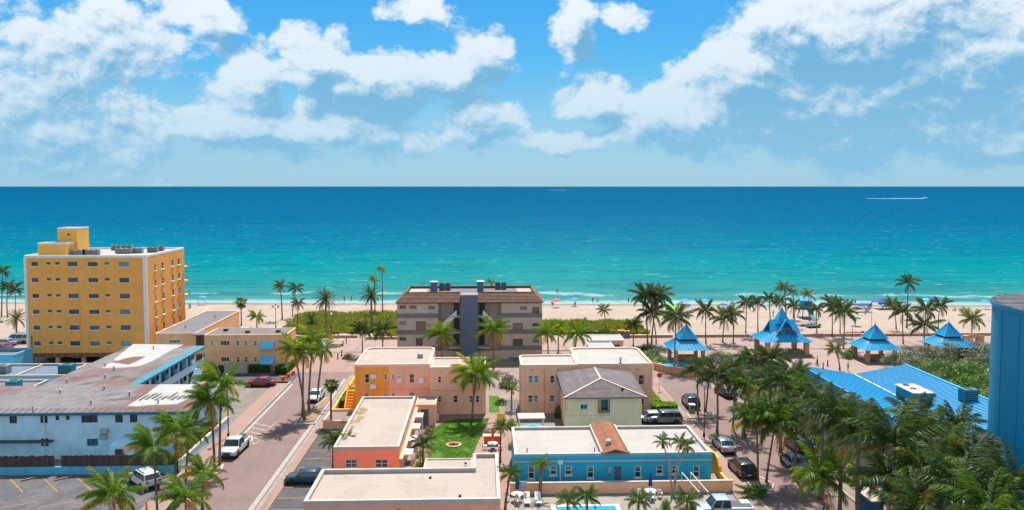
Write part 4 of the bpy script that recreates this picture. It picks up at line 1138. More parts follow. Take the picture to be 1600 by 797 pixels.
# ---------------------------------------------------------------- blue-roofed hall
B13 = empty('market_hall', (50, 92, 0), 'hall with big bright blue ribbed metal roof behind the palm grove', 'building')
yn, yf = 80, 105.8
Lx, Vx, Rx, Ex = 42.8, 50.0, 57.2, 58.3
Lz, Vz, Rz = 6.75, 5.5, 6.75
volume(B13, rect(43.2, 57.9, yn + .5, yf - .5), 0, 5.4, MATS['stucco_shade'])
mb = MB()
for (xa, za), (xb, zb) in (((Lx, Lz), (Vx, Vz)), ((Vx, Vz), (Rx, Rz)), ((Rx, Rz), (Ex, Vz - .3))):
    mb.face([(xa, yn, za), (xb, yn, zb), (xb, yf, zb), (xa, yf, za)])
    mb.face([(xa, yf, za - .2), (xb, yf, zb - .2), (xb, yn, zb - .2), (xa, yn, za - .2)])
    mb.face([(xa, yn, za - .2), (xb, yn, zb - .2), (xb, yn, zb), (xa, yn, za)])
    mb.face([(xb, yf, zb - .2), (xa, yf, za - .2), (xa, yf, za), (xb, yf, zb)])
r13 = mb.build('roof', MATS['blue_roof'], B13)
MB().box(Lx - .06, Lx + .1, yn, yf, 5.0, Lz + .06).build('fascia', MATS['blue_roof'], B13)
def seams(xa, za, xb, zb, k):
    y = yn + .3
    rm = None
    while y < yf:
        mb_ = MB().bar((xa, y, za + .04), (xb, y, zb + .04), .07, .08)
        if rm is None:
            o = mb_.build('rib', MATS['blue_roof'], r13); rm = o.data; y0 = y
        else:
            o = inst('rib', rm, r13, (0, y - y0, 0))
        y += k
seams(Vx, Vz, Rx, Rz, .42)
seams(Lx, Lz, Vx, Vz, .84)
for i in range(9): MB().box(Vx - .09, Vx + .09, 83 + i * 2.5, 85.1 + i * 2.5, Vz + .06, Vz + .14).build('gutter_cover', MATS['white_trim'], r13)
MB().bar((Rx, yn, Rz + .06), (Rx, yf, Rz + .06), .35, .08).build('ridge_cap', MATS['blue_roof'], r13)
# big packaged air handler on the roof
AHX0, AHX1, AHY0, AHY1 = 49.6, 51.8, 89.6, 93.6
AH = empty('air_handler', (50.7, 91.5, 5.6), 'large white and teal air handling unit on the blue ribbed roof', 'air handler')
MB().box(AHX0, AHX1, AHY0, AHY1, 5.2, 7.05).build('cabinet', MATS['teal_trim'], AH)
MB().box(AHX0 - .1, AHX1 + .1, AHY0 - .1, AHY1 + .1, 7.053, 7.16).build('top_cover', MATS['white_paint'], AH)
for y in (93.0, 91.4): MB().lathe([(.42, 0), (.42, .08), (.34, .08), (.34, .03), (.02, .03)], 14, (50.5, y, 7.162)).build('fan_ring', MATS['dark_metal'], AH)
for i in range(3): MB().box(AHX0 + .05 + i * .72, AHX0 + .7 + i * .72, AHY0 - .04, AHY0 - .003, 5.9, 6.95).build('panel', MATS['teal_trim'], AH)
rooftop_unit((55.4, 88.6, 6.36), (1.6, 1.3, 1.5), 'teal condenser near the ridge of the blue ribbed roof', m=MATS['teal_trim'])

# ---------------------------------------------------------------- round blue tower
tw_c, tw_r, tw_z = (48.5, 57.9), 9.0, 21.6
TWR = empty('round_tower', (*tw_c, 0), 'big round blue tower with flat grey shingled top above the palms', 'tower')
mb = MB(); kk = 72
ring = lambda r, z: [(tw_c[0] + r * math.cos(2 * math.pi * j / kk), tw_c[1] + r * math.sin(2 * math.pi * j / kk), z) for j in range(kk)]
vs = ring(tw_r, 0) + ring(tw_r, tw_z) + ring(tw_r + .12, tw_z) + ring(tw_r + .12, tw_z + .3)
mb.mesh(vs, [(i * kk + j, i * kk + (j + 1) % kk, (i + 1) * kk + (j + 1) % kk, (i + 1) * kk + j) for i in range(3) for j in range(kk)])
mb.build('shaft', MATS['tower_blue'], TWR, smooth=False)
mb = MB(); mb.mesh(ring(tw_r + .1, tw_z + .302) + [(tw_c[0], tw_c[1], tw_z + .304)], [(j, (j + 1) % kk, kk) for j in range(kk)])
tt = mb.build('top', MATS['tower_top'], TWR)
nr = 26
for i in range(nr):
    y0 = -tw_r + 2 * tw_r * i / nr; y1 = y0 + 2 * tw_r / nr
    hw = math.sqrt(max(.2, tw_r ** 2 - max(abs(y0), abs(y1)) ** 2))
    MB().box(tw_c[0] - hw, tw_c[0] + hw, tw_c[1] + y0 + .02, tw_c[1] + y1 - .02, tw_z + .05, tw_z + .32 + .02 * (i % 3)).build('roof_strip', MATS['tower_top'], tt)
for j in range(10):      # joints between the tall shell panels and a row of fixings
    a_ = R(170 + j * 14)
    px_, py_ = tw_c[0] + (tw_r + .01) * math.cos(a_), tw_c[1] + (tw_r + .01) * math.sin(a_)
    MB().bar((px_, py_, 0), (px_, py_, tw_z - .02), .05).build('panel_joint', MATS['tower_blue'], TWR)
for z_ in (6.5, 11.5, 16.5):
    MB().mesh(ring(tw_r + .03, z_) + ring(tw_r + .03, z_ + .06), [(j, (j + 1) % kk, kk + (j + 1) % kk, kk + j) for j in range(kk)]).build('ring_joint', MATS['tower_blue'], TWR)

# ================================================================ vegetation
def leaf_mat(name, c1, c2, c3=None, trans=.4, rough=.5):
    """leaf: tone varies per plant and per leaf, light passes through the blade"""
    m = bpy.data.materials.new(name); m.use_nodes = True; t = m.node_tree; t.nodes.clear(); s = NT(t)
    oi = s.n('ShaderNodeObjectInfo').outputs['Random']
    p = s.n('ShaderNodeTexCoord').outputs['Object']
    f = s.m('ADD', s.m('MULTIPLY', oi, .6), s.m('MULTIPLY', s.noise(p, 2.2, 3), .4))
    c = s.mix(f, c1, c2)
    if c3: c = s.mix(s.step(oi, .80, .98), c, c3)
    df = s.n('ShaderNodeBsdfPrincipled'); s.put(df.inputs['Base Color'], c); s.put(df.inputs['Roughness'], rough); s.put(df.inputs['Specular IOR Level'], .35)
    tr = s.n('ShaderNodeBsdfTranslucent'); s.put(tr.inputs[0], s.mix(1.0, c, (1.5, 1.35, .55, 1), 'MULTIPLY'))
    mx = s.n('ShaderNodeMixShader'); s.put(mx.inputs[0], trans)
    t.links.new(df.outputs[0], mx.inputs[1]); t.links.new(tr.outputs[0], mx.inputs[2])
    o = s.n('ShaderNodeOutputMaterial'); t.links.new(mx.outputs[0], o.inputs[0])
    MATS[name] = m
    return m
leaf_mat('palm_green', (.048, .104, .014, 1), (.100, .178, .024, 1), (.22, .25, .035, 1), .45)
leaf_mat('palm_dark', (.034, .070, .020, 1), (.072, .118, .030, 1), (.15, .17, .05, 1), .38)
leaf_mat('palm_bright', (.080, .175, .012, 1), (.160, .260, .020, 1), (.34, .34, .03, 1), .48)
leaf_mat('palm_yellow', (.36, .28, .03, 1), (.46, .28, .03, 1), (.40, .20, .06, 1), .45)
leaf_mat('palm_dry', (.26, .18, .10, 1), (.34, .25, .16, 1), None, .3)
leaf_mat('bush_green', (.050, .120, .016, 1), (.105, .200, .024, 1), None, .4)
leaf_mat('bush_bright', (.120, .260, .012, 1), (.190, .330, .020, 1), None, .45)
leaf_mat('bush_grey', (.085, .110, .075, 1), (.150, .175, .125, 1), (.22, .23, .17, 1), .3)
leaf_mat('bush_olive', (.120, .150, .045, 1), (.200, .200, .070, 1), None, .35)
leaf_mat('dune_leaf', (.14, .19, .025, 1), (.25, .24, .06, 1), None, .4)
paint('trunk_bark', lin(122, 100, 84), .92, .25, 3, bump=.4, bscale=14, rnd=.2)
paint('trunk_pale', lin(158, 144, 130), .92, .2, 3, bump=.3, bscale=14, rnd=.15)

def frond_mesh(name, mat, droop, seed, n=36, hang=.55, wid=.030, ll=.31):
    """coconut leaf along +X, length 1: curved midrib with two rows of leaflets"""
    rnd = random.Random(seed); mb = MB()
    pts = []; ang = 0; p = Vector((0, 0, 0)); N = 12
    for i in range(N + 1):
        pts.append(p.copy()); t = i / N
        ang = -droop * (t ** 1.5)
        p = p + Vector((math.cos(ang), .02 * math.sin(seed + t * 3), math.sin(ang))) / N
    mb.tube(pts, [.014 * (1 - .85 * i / N) + .002 for i in range(N + 1)], 4, False)
    def at(t):
        f = t * N; i = min(N - 1, int(f)); return pts[i].lerp(pts[i + 1], f - i), (pts[i + 1] - pts[i]).normalized()
    for k in range(n):
        t = .12 + .88 * (k + .3) / n
        o, d = at(min(.999, t))
        prof = math.sin(math.pi * min(1, (t * .92 + .05))) ** .55
        for sgn in (-1, 1):
            L = ll * prof * rnd.uniform(.8, 1.15)
            hg = hang * rnd.uniform(.55, 1.4) + .25 * t
            side = Vector((0, sgn, 0))
            dirn = (side * math.cos(hg) + d * rnd.uniform(.45, .75) + Vector((0, 0, -math.sin(hg)))).normalized()
            tip = o + dirn * L + Vector((0, 0, -.10 * L))
            mid = o + dirn * (L * .45)
            wv = d * (wid * .5) * (.7 + .5 * prof)
            mb.mesh([o, mid - wv, mid + wv, tip], [(0, 1, 3, 2)])
    return mb.data(name, mat)
def fan_mesh(name, mat, seed, n=13):
    rnd = random.Random(seed); mb = MB()
    mb.tube([(0, 0, 0), (.28, 0, .03), (.52, 0, .0)], [.014, .012, .008], 4, False)
    c = Vector((.5, 0, 0))
    for k in range(n):
        a = R(-115 + 230 * k / (n - 1)); L = .5 * rnd.uniform(.85, 1.05) * (1 - .25 * abs(a) / 2)
        d = Vector((math.cos(a), math.sin(a), -.12 - .25 * rnd.random())).normalized()
        w_ = Vector((-math.sin(a), math.cos(a), .25)) * .05
        m_ = c + d * L * .55
        mb.mesh([c, m_ - w_, m_ + w_, c + d * L + Vector((0, 0, -.08))], [(0, 1, 3, 2)])
    return mb.data(name, mat)
FROND = {}
for mn in ('palm_green', 'palm_dark', 'palm_bright'):
    FROND[mn] = [frond_mesh('frond', MATS[mn], dr, 11 + i * 7 + len(mn), hang=hg) for i, (dr, hg) in enumerate(((.75, .55), (1.15, .75), (1.5, .95), (1.95, 1.1)))]
FROND['palm_yellow'] = [frond_mesh('frond', MATS['palm_yellow'], 1.5, 91, hang=.9), frond_mesh('frond', MATS['palm_yellow'], 1.2, 92, hang=.8)]
FROND['palm_dry'] = [frond_mesh('frond', MATS['palm_dry'], 1.7, 93, n=24, hang=1.1)]
FROND['date'] = [frond_mesh('frond', MATS['palm_dark'], dr, 51 + i, n=36, hang=.1, wid=.022, ll=.18) for i, dr in enumerate((.3, .6, .9, 1.1))]
FROND['fan'] = [fan_mesh('frond', MATS['palm_dark'], 61), fan_mesh('frond', MATS['palm_green'], 62)]
def plan_fronds(rnd, n, kind, wind, colour, lush=0.0):
    """list of (mesh, azimuth, pitch, scale)"""
    out = []
    for i in range(n):
        t = (i + .5) / n                       # 0 young and upright, 1 old and hanging
        azm = i * 2.39996 + rnd.uniform(-.25, .25)
        if kind == 'date': pitch = R(78 - 118 * t); me = FROND['date'][min(3, int(t * 4))]
        elif kind == 'fan': pitch = R(80 - 165 * t); me = FROND['fan'][i % 2]
        else:
            pitch = R(76 - 96 * t ** 1.1 + rnd.uniform(-9, 9))
            v = min(3, max(0, int(t * 3.4 + rnd.uniform(-.4, .6))))
            fam = colour
            if colour != 'palm_dark' and t > .84 and rnd.random() < .55: fam = 'palm_yellow'
            elif colour == 'palm_dark' and t > .9 and rnd.random() < .5: fam = 'palm_dry'
            L_ = FROND[fam]; me = L_[min(v, len(L_) - 1)]
        # wind pushes the leaves down-wind
        if wind:
            dx = math.cos(azm) ; pitch += -wind * .30 * dx
            azm += wind * .45 * math.sin(azm)
        out.append((me, azm, pitch, rnd.uniform(.85, 1.1) * (1.0 if t > .12 else .8)))
    return out
CROWNS = {}
def crown_mesh(kind, colour, k):
    """a whole far-off crown as one mesh"""
    key = (kind, colour, k)
    if key in CROWNS: return CROWNS[key]
    rnd = random.Random(sum(map(ord, kind + colour)) * 7 + k)
    n = {'date': 30, 'fan': 34}.get(kind, 17)
    V, F, MI, mats = [], [], [], []
    for me, azm, pitch, s_ in plan_fronds(rnd, n, kind, .5 if kind == 'coco' else 0, colour):
        mt = me.materials[0]
        if mt not in mats: mats.append(mt)
        mx = Matrix.Rotation(azm, 4, 'Z') @ Matrix.Rotation(-pitch, 4, 'Y') @ Matrix.Scale(s_, 4)
        o = len(V)
        V += [tuple(mx @ v.co) for v in me.vertices]
        for p in me.polygons: F.append(tuple(o + v for v in p.vertices)); MI.append(mats.index(mt))
    me = bpy.data.meshes.new('crown'); me.from_pydata(V, [], F)
    for mt in mats: me.materials.append(mt)
    me.polygons.foreach_set('material_index', MI); me.update()
    CROWNS[key] = me
    return me
def palm(spec, rad, label, group, kind='coco', colour='palm_green', parts=True, wind=.6, n=None, name='palm_tree', tr=None, husk=False, z0=0):
    X, Y, tx, h = spec
    rnd = random.Random(int(X * 37 + Y * 91) & 0xffff)
    root = empty(name, (X, Y, z0), label, 'palm tree', group)
    lean = tx - X; ly = rnd.uniform(-.3, .3)
    r0 = tr or (.16 if h > 7 else .13) * (1.7 if kind == 'date' else 1) * (1.25 if kind == 'fan' else 1)
    mb = MB(); N = 9 if parts else 5
    path, rr = [], []
    for i in range(N + 1):
        t = i / N
        path.append((lean * t ** 1.6, ly * math.sin(t * 3), h * t))
        rr.append(r0 * (1.45 if i == 0 else 1.0 - .35 * t) * (1.06 if i % 2 else .97))
    mb.tube(path, rr, 8 if parts else 6)
    tb = mb.build('trunk', MATS['trunk_bark' if kind != 'royal' else 'trunk_pale'], smooth=True); tb.parent = root
    top = Vector((lean, ly * math.sin(3), h))
    k = 'coco' if kind == 'royal' else kind
    if parts:
        n = n or {'date': 36, 'fan': 30}.get(k, 20)
        for me, azm, pitch, s_ in plan_fronds(rnd, n, k, wind if k == 'coco' else 0, colour):
            o = inst('frond', me, root, top + Vector((0, 0, rnd.uniform(-.15, .1))), (0, 0, 0), (rad * s_,) * 3)
            o.rotation_euler = (Matrix.Rotation(azm, 3, 'Z') @ Matrix.Rotation(-pitch, 3, 'Y') @ Matrix.Rotation(rnd.uniform(-.35, .35), 3, 'X')).to_euler()
        if k == 'coco' and kind != 'royal' and h > 5 and rnd.random() < .75:
            for j in range(rnd.choice((1, 2, 3))):      # dead leaves hanging against the trunk
                o = inst('dead_frond', FROND['palm_dry'][0], root, top + Vector((0, 0, -.2)), (0, 0, 0), (rad * rnd.uniform(.6, .85),) * 3)
                o.rotation_euler = (Matrix.Rotation(rnd.uniform(0, 6.28), 3, 'Z') @ Matrix.Rotation(R(rnd.uniform(25, 55)), 3, 'Y')).to_euler()
        if kind == 'royal':
            inst('crownshaft', SHAFT, root, top - Vector((0, 0, .8)))
        elif k == 'coco' and h > 4:
            for j in range(3):
                a = rnd.uniform(0, 6.3); inst('coconut', NUT, root, top + Vector((.24 * math.cos(a), .24 * math.sin(a), -.28)), (0, 0, a))
    else:
        c = inst('crown', crown_mesh(k, colour, rnd.randrange(4)), root, top, (rnd.uniform(-.12, .12), rnd.uniform(-.12, .12), rnd.uniform(-.5, .5)), (rad, rad, rad * rnd.uniform(.95, 1.12)))
    return root
SHAFT = MB().lathe([(.11, 0), (.13, .25), (.10, .8), (.05, 1.0)], 8).data('crownshaft', MATS['palm_green'], smooth=True)
NUT = MB().lathe([(.01, -.15), (.09, -.08), (.11, .02), (.07, .12), (.01, .15)], 7).data('coconut', MATS['palm_yellow'], smooth=True)

# ---- palms on the street corner by the car park (wind-blown)
def each(specs, rad, labels, group, **kw):
    out = []
    for i, sp in enumerate(specs):
        r_ = rad[i] if isinstance(rad, (list, tuple)) else rad
        out.append(palm(sp, r_, labels[i] if isinstance(labels, (list, tuple)) else labels, group, **kw))
    return out
each([(-30.5, 73.9, -30.7, 6.8), (-30.0, 76.8, -29.7, 7.4), (-31.5, 83.6, -30.9, 5.5), (-29.4, 86.4, -29.6, 7.8), (-29.5, 88.4, -29.1, 9.3), (-27.1, 76.0, -26.9, 3.6)], [3.0, 2.9, 2.6, 3.2, 3.4, 2.5],
     ['wind-blown coconut palm with yellow fronds in front of the white car in the car park', 'coconut palm with bright wind-swept crown between car park and pavement',
      'slim coconut palm growing against the motel end wall', 'tall coconut palm leaning over the motel roof corner', 'tallest street coconut palm beside the white pickup truck', 'short young coconut palm by the kerb at the car park entrance'],
     'palms by the car park', colour='palm_bright', wind=1.1)
each([(-31.2, 66.8, -31.2, 5.2), (-25.8, 68.3, -25.8, 4.2)], [3.0, 2.6], ['low bushy palm with lime green crown rising from the car park bed', 'small dense green palm beside the pavement below the pickup'], 'palms by the car park', colour='palm_bright', wind=.9, n=22)
# ---- clump in the middle of the street
each([(-23.9, 105.3, -25.2, 9.6), (-24.5, 106.8, -24.2, 9.0), (-24.3, 109.8, -23.5, 10.0), (-24.0, 113.8, -23.0, 7.9)], [2.6, 2.7, 2.9, 2.6],
     ['slender tall palm leaning away from the street clump', 'straight tall palm in the middle of the street clump', 'tallest palm of the street clump above the parked white car', 'tall palm of the street clump next to the white car'],
     'street palm clump', colour='palm_bright', wind=.8)
palm((-20.0, 103.3, -19.9, 5.3), 1.3, 'small round-headed fan palm in the raised pink planter', None, kind='fan')
# ---- palms in front of the tan building
each([(-47.6, 138.3, -47.6, 2.4), (-45.5, 137.2, -45.5, 3.1), (-44.5, 137.2, -44.4, 3.0), (-43.7, 138.1, -43.6, 2.4)], 1.55, 'small green palm standing before the tan building with blue awnings', 'small palms before the tan building', colour='palm_bright', parts=False)
# ---- beach palms west
palm((-53.9, 177.7, -53.9, 5.4), 1.7, 'round-headed fan palm on the sand behind the tan building', None, kind='fan', parts=True)
palm((-49.8, 175.2, -49.8, 2.5), 2.3, 'low coconut palm on the sand beside the triple lamp post', None, colour='palm_bright')
each([(-47.0, 186.0, -47.3, 7.9), (-45.5, 189.6, -44.5, 6.9)], 2.4, ['tall lone coconut palm above the dune edge by the lamp post', 'coconut palm with thin crown behind the tall lone one on the dune'], 'dune palms', colour='palm_dark', parts=True, n=16)
palm((-40.0, 171.0, -39.8, 6.1), 2.1, 'slim coconut palm at the promenade wall near the date palm', 'dune palms', colour='palm_dark', n=16)
palm((-32.7, 164.9, -32.7, 7.8), 2.9, 'stout date palm with full feathery head by the promenade', None, kind='date')
palm((-38.0, 175.6, -38.0, 1.8), 2.3, 'stemless bushy palm growing on the dune beside the date palm', None, kind='date', parts=False)
each([(-24.9, 194.6, -24.9, 10.8), (-26.2, 190.8, -26.3, 8.9)], [1.7, 1.7], ['tallest twin coconut palm beside the grey beachfront building', 'shorter leaning twin coconut palm beside the grey beachfront building'], 'twin palms', colour='palm_bright', wind=1.2, n=15)
palm((-24.4, 172.7, -24.6, 7.5), 2.8, 'stout date palm at the corner of the grey beachfront building', None, kind='date')
each([(-22.4, 145.8, -22.4, 4.8), (-18.0, 140.3, -17.9, 5.6)], 2.6, ['dark green palm at the plaza beside the grey building', 'spreading dark green palm against the grey building wall'], 'plaza palms', colour='palm_dark', n=20)
each([(-7.4, 135.9, -7.4, 5.8), (1.5, 134.6, 1.5, 6.7), (11.0, 136.2, 10.8, 5.8), (15.4, 135.1, 15.8, 5.8), (13.7, 147.2, 13.7, 4.6)], [3.4, 3.5, 3.1, 3.2, 2.6],
     ['palm with long drooping fronds before the grey building beside its stair tower', 'palm with yellowing fronds between the stair tower and pink apartments', 'dark palm at the east corner of the grey building', 'bluish green palm behind the pale pink apartments', 'small palm between the dune and the grey building corner'], 'palms before the grey building', colour='palm_bright', wind=.3)
palm((1.2, 158.5, 1.2, 11.8), 1.5, 'palm top showing above the roof of the grey beachfront building', None, colour='palm_bright', n=12)
# ---- courtyard
palm((-1.7, 104.2, -1.1, 6.3), 3.6, 'big coconut palm with yellow-green crown on the lawn', None, colour='palm_bright', wind=.2, n=26)
palm((-6.8, 86.8, -6.8, 2.7), 1.7, 'young dark palm beside the courtyard path', None, colour='palm_dark', wind=.2)
each([(-16.7, 86.9, -16.7, 3.2), (-16.0, 86.9, -15.4, 3.1)], 1.75, ['straight green palm by the car bays at the coral wall', 'leaning green palm by the car bays before the coral windows'], 'palms by the car bays', colour='palm_green', wind=0)
each([(1.9, 74.5, 2.4, 3.7), (1.7, 88.3, 1.8, 4.0)], [1.55, 1.25], ['slim palm in the passage beside the coral roof', 'thin palm next to the orange table by the lawn path'], 'passage palms', colour='palm_green', wind=0)
palm((3.7, 109.5, 3.7, 3.0), 1.35, 'young broad-leaved palm beside the side lawn', None, colour='palm_green', wind=0, n=12)
palm((5.5, 78.2, 5.6, 3.3), 1.25, 'short palm with yellow fronds against the azure building', None, colour='palm_bright', wind=0, n=14, tr=.2)
each([(7.5, 71.0, 7.5, 2.4), (9.4, 72.0, 9.4, 2.4), (14.0, 70.8, 14.0, 2.4), (18.5, 71.1, 18.5, 2.2)], [1.5, 1.5, 1.5, 1.7], ['bushy small palm at the pool edge beside the coral terrace wall', 'bushy small palm at the pool corner beside another', 'spiky small palm between the pool and the parasol table', 'leafy small palm beside the white stair rail at the terrace'], 'pool palms', colour='palm_green', wind=0)
each([(18.7, 77.7, 17.7, 5.7), (18.8, 77.7, 19.5, 5.6), (18.9, 77.7, 20.2, 5.2)], [1.2, 1.25, 1.2], ['leaning royal palm stem of the triple group before the azure building', 'upright royal palm of the triple group before the azure building', 'outermost royal palm of the triple group before the azure building'], 'royal palm group', kind='royal', colour='palm_green', wind=0, n=14, tr=.09)
# ---- street on the tower side
each([(28.9, 106.1, 28.8, 6.2), (30.4, 107.6, 30.8, 4.5), (29.1, 97.7, 28.9, 7.6)], [2.7, 2.5, 3.1], ['slim palm beside the dark wagon parked on the brick street', 'palm with bent trunk by the kerb island on the brick street', 'tall straight palm behind the silver car on the brick street'], 'brick street palms', colour='palm_dark', wind=.2)
each([(28.8, 81.9, 28.5, 6.7), (29.4, 81.0, 30.2, 6.4)], [3.3, 3.7], ['tall palm rising from the round bush behind the black car', 'leaning palm with heavy yellow-tipped crown by the round bush'], 'brick street palms', colour='palm_green', wind=.2, n=26)
palm((31.9, 72.6, 31.7, 3.8), 3.7, 'bright lime palm at the kerb of the brick street', None, colour='palm_bright', wind=.3, n=24)
# ---- palm grove in front of the blue-roofed hall
GROVE = [((38.9, 106.1, 38.9, 7.5), 3.2), ((34.1, 89.5, 34.1, 8.5), 3.4), ((36.0, 86.8, 36.0, 8), 3.2), ((33.3, 76.7, 33.3, 9), 3.6), ((33.0, 71.7, 33.0, 9.5), 3.8), ((34.1, 70.4, 34.1, 9), 3.6), ((32.6, 61.5, 32.6, 10.5), 4.7), ((40.5, 72.5, 40.5, 9), 3.5), ((38.6, 65.3, 38.6, 9.2), 3.3), ((38.4, 60.6, 38.4, 9.5), 3.5), ((42.6, 69.6, 42.6, 9.5), 2.9), ((33.7, 58.7, 33.7, 9.2), 3.7), ((33.8, 54.6, 33.8, 9.5), 3.9), ((35.7, 51.9, 35.7, 10.5), 4.0), ((32.6, 49.4, 32.6, 10), 3.6), ((30.6, 54.0, 30.6, 8.2), 3.5), ((31.0, 59.1, 31.0, 8.5), 3.4), ((32.1, 96.3, 32.1, 6.5), 2.6), ((35.7, 111.3, 35.7, 5), 2.4), ((35.8, 102.2, 35.8, 6), 2.6)]
for i, (sp, r_) in enumerate(GROVE):
    lb = {0: 'tall palm between the sea grape bushes and the large pavilion', 1: 'tall dark palm by the street opposite the straight street palm', 2: 'palm at the tip of the grove by the corner of the blue ribbed roof', 6: 'largest palm of the grove with long arching fronds before the air handling unit',
          17: 'small palm among the sea grape bushes by the brick street', 18: 'small palm among the sea grape bushes by the brick street', 19: 'small palm among the sea grape bushes by the brick street'}.get(i, 'dark coconut palm in the dense grove below the blue ribbed roof')
    palm(sp, r_, lb, 'sea grape palms' if i > 16 else 'grove palms', colour=('palm_dark', 'palm_dark', 'palm_green')[i % 3], wind=.3, n=22, tr=.2)
each([(31.7, 99.6, 31.7, 6.5), (37.1, 108.5, 37.1, 7.0), (37.3, 94.5, 37.3, 8.0), (32.9, 82.0, 32.9, 7.5)], [2.8, 2.8, 3.2, 3.0],
     ['palm over the black saloon at the bend of the brick street', 'palm rising from the sea grape before the large pavilion', 'dark palm between the large pavilion and the tip of the hall roof', 'palm with full crown at the inner edge of the brick street grove'], 'street bend palms', colour='palm_dark', wind=.3, n=22)
# ---- promenade and beach palms east
def far(specs, rads, label, group, colour='palm_dark', **kw):
    for i, (sp, r_) in enumerate(zip(specs, rads)): palm(sp, r_ * 1.25, label if isinstance(label, str) else label[i], group, colour=colour, parts=False, wind=0, **kw)
palm((25.7, 167.9, 25.4, 4.8), 2.0, 'lone small palm on the dune strip behind the pale pink apartments', None, colour='palm_green', n=16)
each([(32.1, 155.2, 31.6, 9.2), (32.9, 155.2, 33.9, 9.4), (33.8, 155.2, 32.9, 6.2), (28.8, 152.8, 28.8, 4.1)], [3.9, 3.9, 3.7, 2.4], ['tall dark palm of the promenade trio leaning to the dune side', 'tall dark palm of the promenade trio leaning to the pavilion side', 'shorter dark palm of the promenade trio', 'small thin palm beside the promenade trio'], 'promenade trio', colour='palm_dark', wind=.2)
palm((32.4, 134.1, 32.6, 8.7), 3.7, 'large palm in front of the small blue pavilion by the splash pool', None, colour='palm_dark', wind=.2)
far([(43.6, 154.8, 43.5, 6.5), (47.3, 156.0, 47.7, 4.8), (49.2, 155.3, 49.0, 5.9)], [2.3, 2.7, 2.2], ['upright palm on the promenade beside the splash pool pavilion', 'broad palm on the promenade between splash pool and large pavilion', 'slim palm next to the broad one on the promenade'], 'promenade palms east of the splash pool')
far([(54.1, 162.6, 54.2, 6.8), (58.1, 166.8, 58.0, 6.2), (63.0, 172.9, 62.6, 6.1), (66.0, 175.2, 65.8, 5.2), (68.9, 179.3, 68.3, 7.8), (72.0, 182.8, 71.8, 6.3), (67.9, 171.9, 67.8, 4.8), (74.3, 179.2, 74.0, 6.3), (69.4, 163.5, 69.2, 5.3)], [2.1, 2.0, 2.0, 1.9, 2.0, 1.5, 1.9, 1.8, 1.8], ['palm at the promenade wall below the teal umbrella', 'palm on the sand next to the palm at the promenade wall', 'palm beside the person walking on the sand', 'short palm close behind the large pavilion roof', 'tallest palm behind the spire of the large pavilion', 'slim tall palm beside the turquoise lifeguard tower', 'lower palm between the large pavilion and lifeguard tower', 'dark palm whose crown overlaps the lifeguard tower roof', 'palm in front of the boats below the lifeguard tower'], 'beach palms round the lifeguard tower')
far([(71.4, 160.6, 71.2, 6.8), (68.5, 149.0, 68.5, 7.0), (73.6, 161.9, 73.2, 6.0)], [2.2, 3.0, 2.2], ['palm at the promenade wall beside the red boat', 'large palm on the plaza side of the promenade before the red boat', 'palm close behind the large plaza palm by the red boat'], 'palms by the red boat')
far([(92.2, 170.3, 92.2, 10.0), (89.1, 168.8, 88.1, 5.5), (82.2, 152.9, 81.9, 6.3), (88.8, 157.2, 89.0, 6.1), (96.5, 165.5, 96.7, 5.6), (85.4, 150.9, 85.2, 4.1)], [2.4, 2.0, 2.6, 2.5, 2.2, 2.9], ['tallest slender beach palm behind the two small pavilions', 'beach palm with sparse crown standing beside the flagpole', 'palm at the promenade wall close behind the pavilion by the flag', 'full palm standing on the sand between the small pavilions', 'beach palm of the cluster next to the stone gateway side', 'low broad palm in front of the full palm between the small pavilions'], 'beach palms by the small pavilions')
palm((97.2, 154.9, 97.1, 4.6), 3.1, 'low full-headed palm beside the small stone gateway', None, colour='palm_green', n=20)
far([(60.0, 131.7, 59.1, 3.5)], [1.7], 'thin young palm on the plaza beside the blue-roofed hall', None)
far([(-113.8, 191.0, -113.1, 10.9), (-112.3, 190.9, -112.0, 7.4), (-109.5, 189.0, -109.3, 6.9)], [1.8, 1.8, 2.0], ['tallest beach palm beyond the amber apartment block', 'middle-sized beach palm beyond the amber apartment block', 'beach palm closest to the wall of the amber apartment block'], 'beach palms beyond the amber block')
palm((-95.0, 164.2, -94.9, 4.2), 2.6, 'large date palm beside the amber apartment block', None, kind='date', parts=False)

# ---------------------------------------------------------------- shrubs and hedges
def bush_mesh(name, mat, seed, n=420, leaf=.16, flat=.75):
    """leafy mass: small blades in clumps through the volume of a unit dome"""
    rnd = random.Random(seed); mb = MB()
    cl = []
    for _ in range(22):
        a = rnd.uniform(0, 6.283); zz = rnd.uniform(.12, 1) ; rr = math.sqrt(max(0, 1 - zz * zz)) * rnd.uniform(.6, 1)
        cl.append(Vector((rr * math.cos(a) * .75, rr * math.sin(a) * .75, zz * .72 * flat)))
    for i in range(n):
        c = rnd.choice(cl); r_ = rnd.uniform(.16, .36)
        v = Vector((rnd.gauss(0, 1), rnd.gauss(0, 1), rnd.gauss(0, 1))).normalized()
        p = c + v * r_
        if p.z < 0: p.z = abs(p.z) * .3
        u = v.orthogonal().normalized(); w_ = (v + Vector((0, 0, .5))).cross(u).normalized()
        u = (u + v * rnd.uniform(-.5, .5)).normalized()
        L = leaf * rnd.uniform(.6, 1.2)
        mb.mesh([p - u * L * .5, p + w_ * L * .3, p + u * L * .5 + v * L * .2, p - w_ * L * .3], [(0, 1, 2, 3)])
    return mb.data(name, mat)
BUSH = {k: [bush_mesh('foliage', MATS[k], 5 + i, 520, .17) for i in range(3)] for k in ('bush_green', 'bush_bright', 'bush_grey', 'bush_olive')}
STEMS = MB()
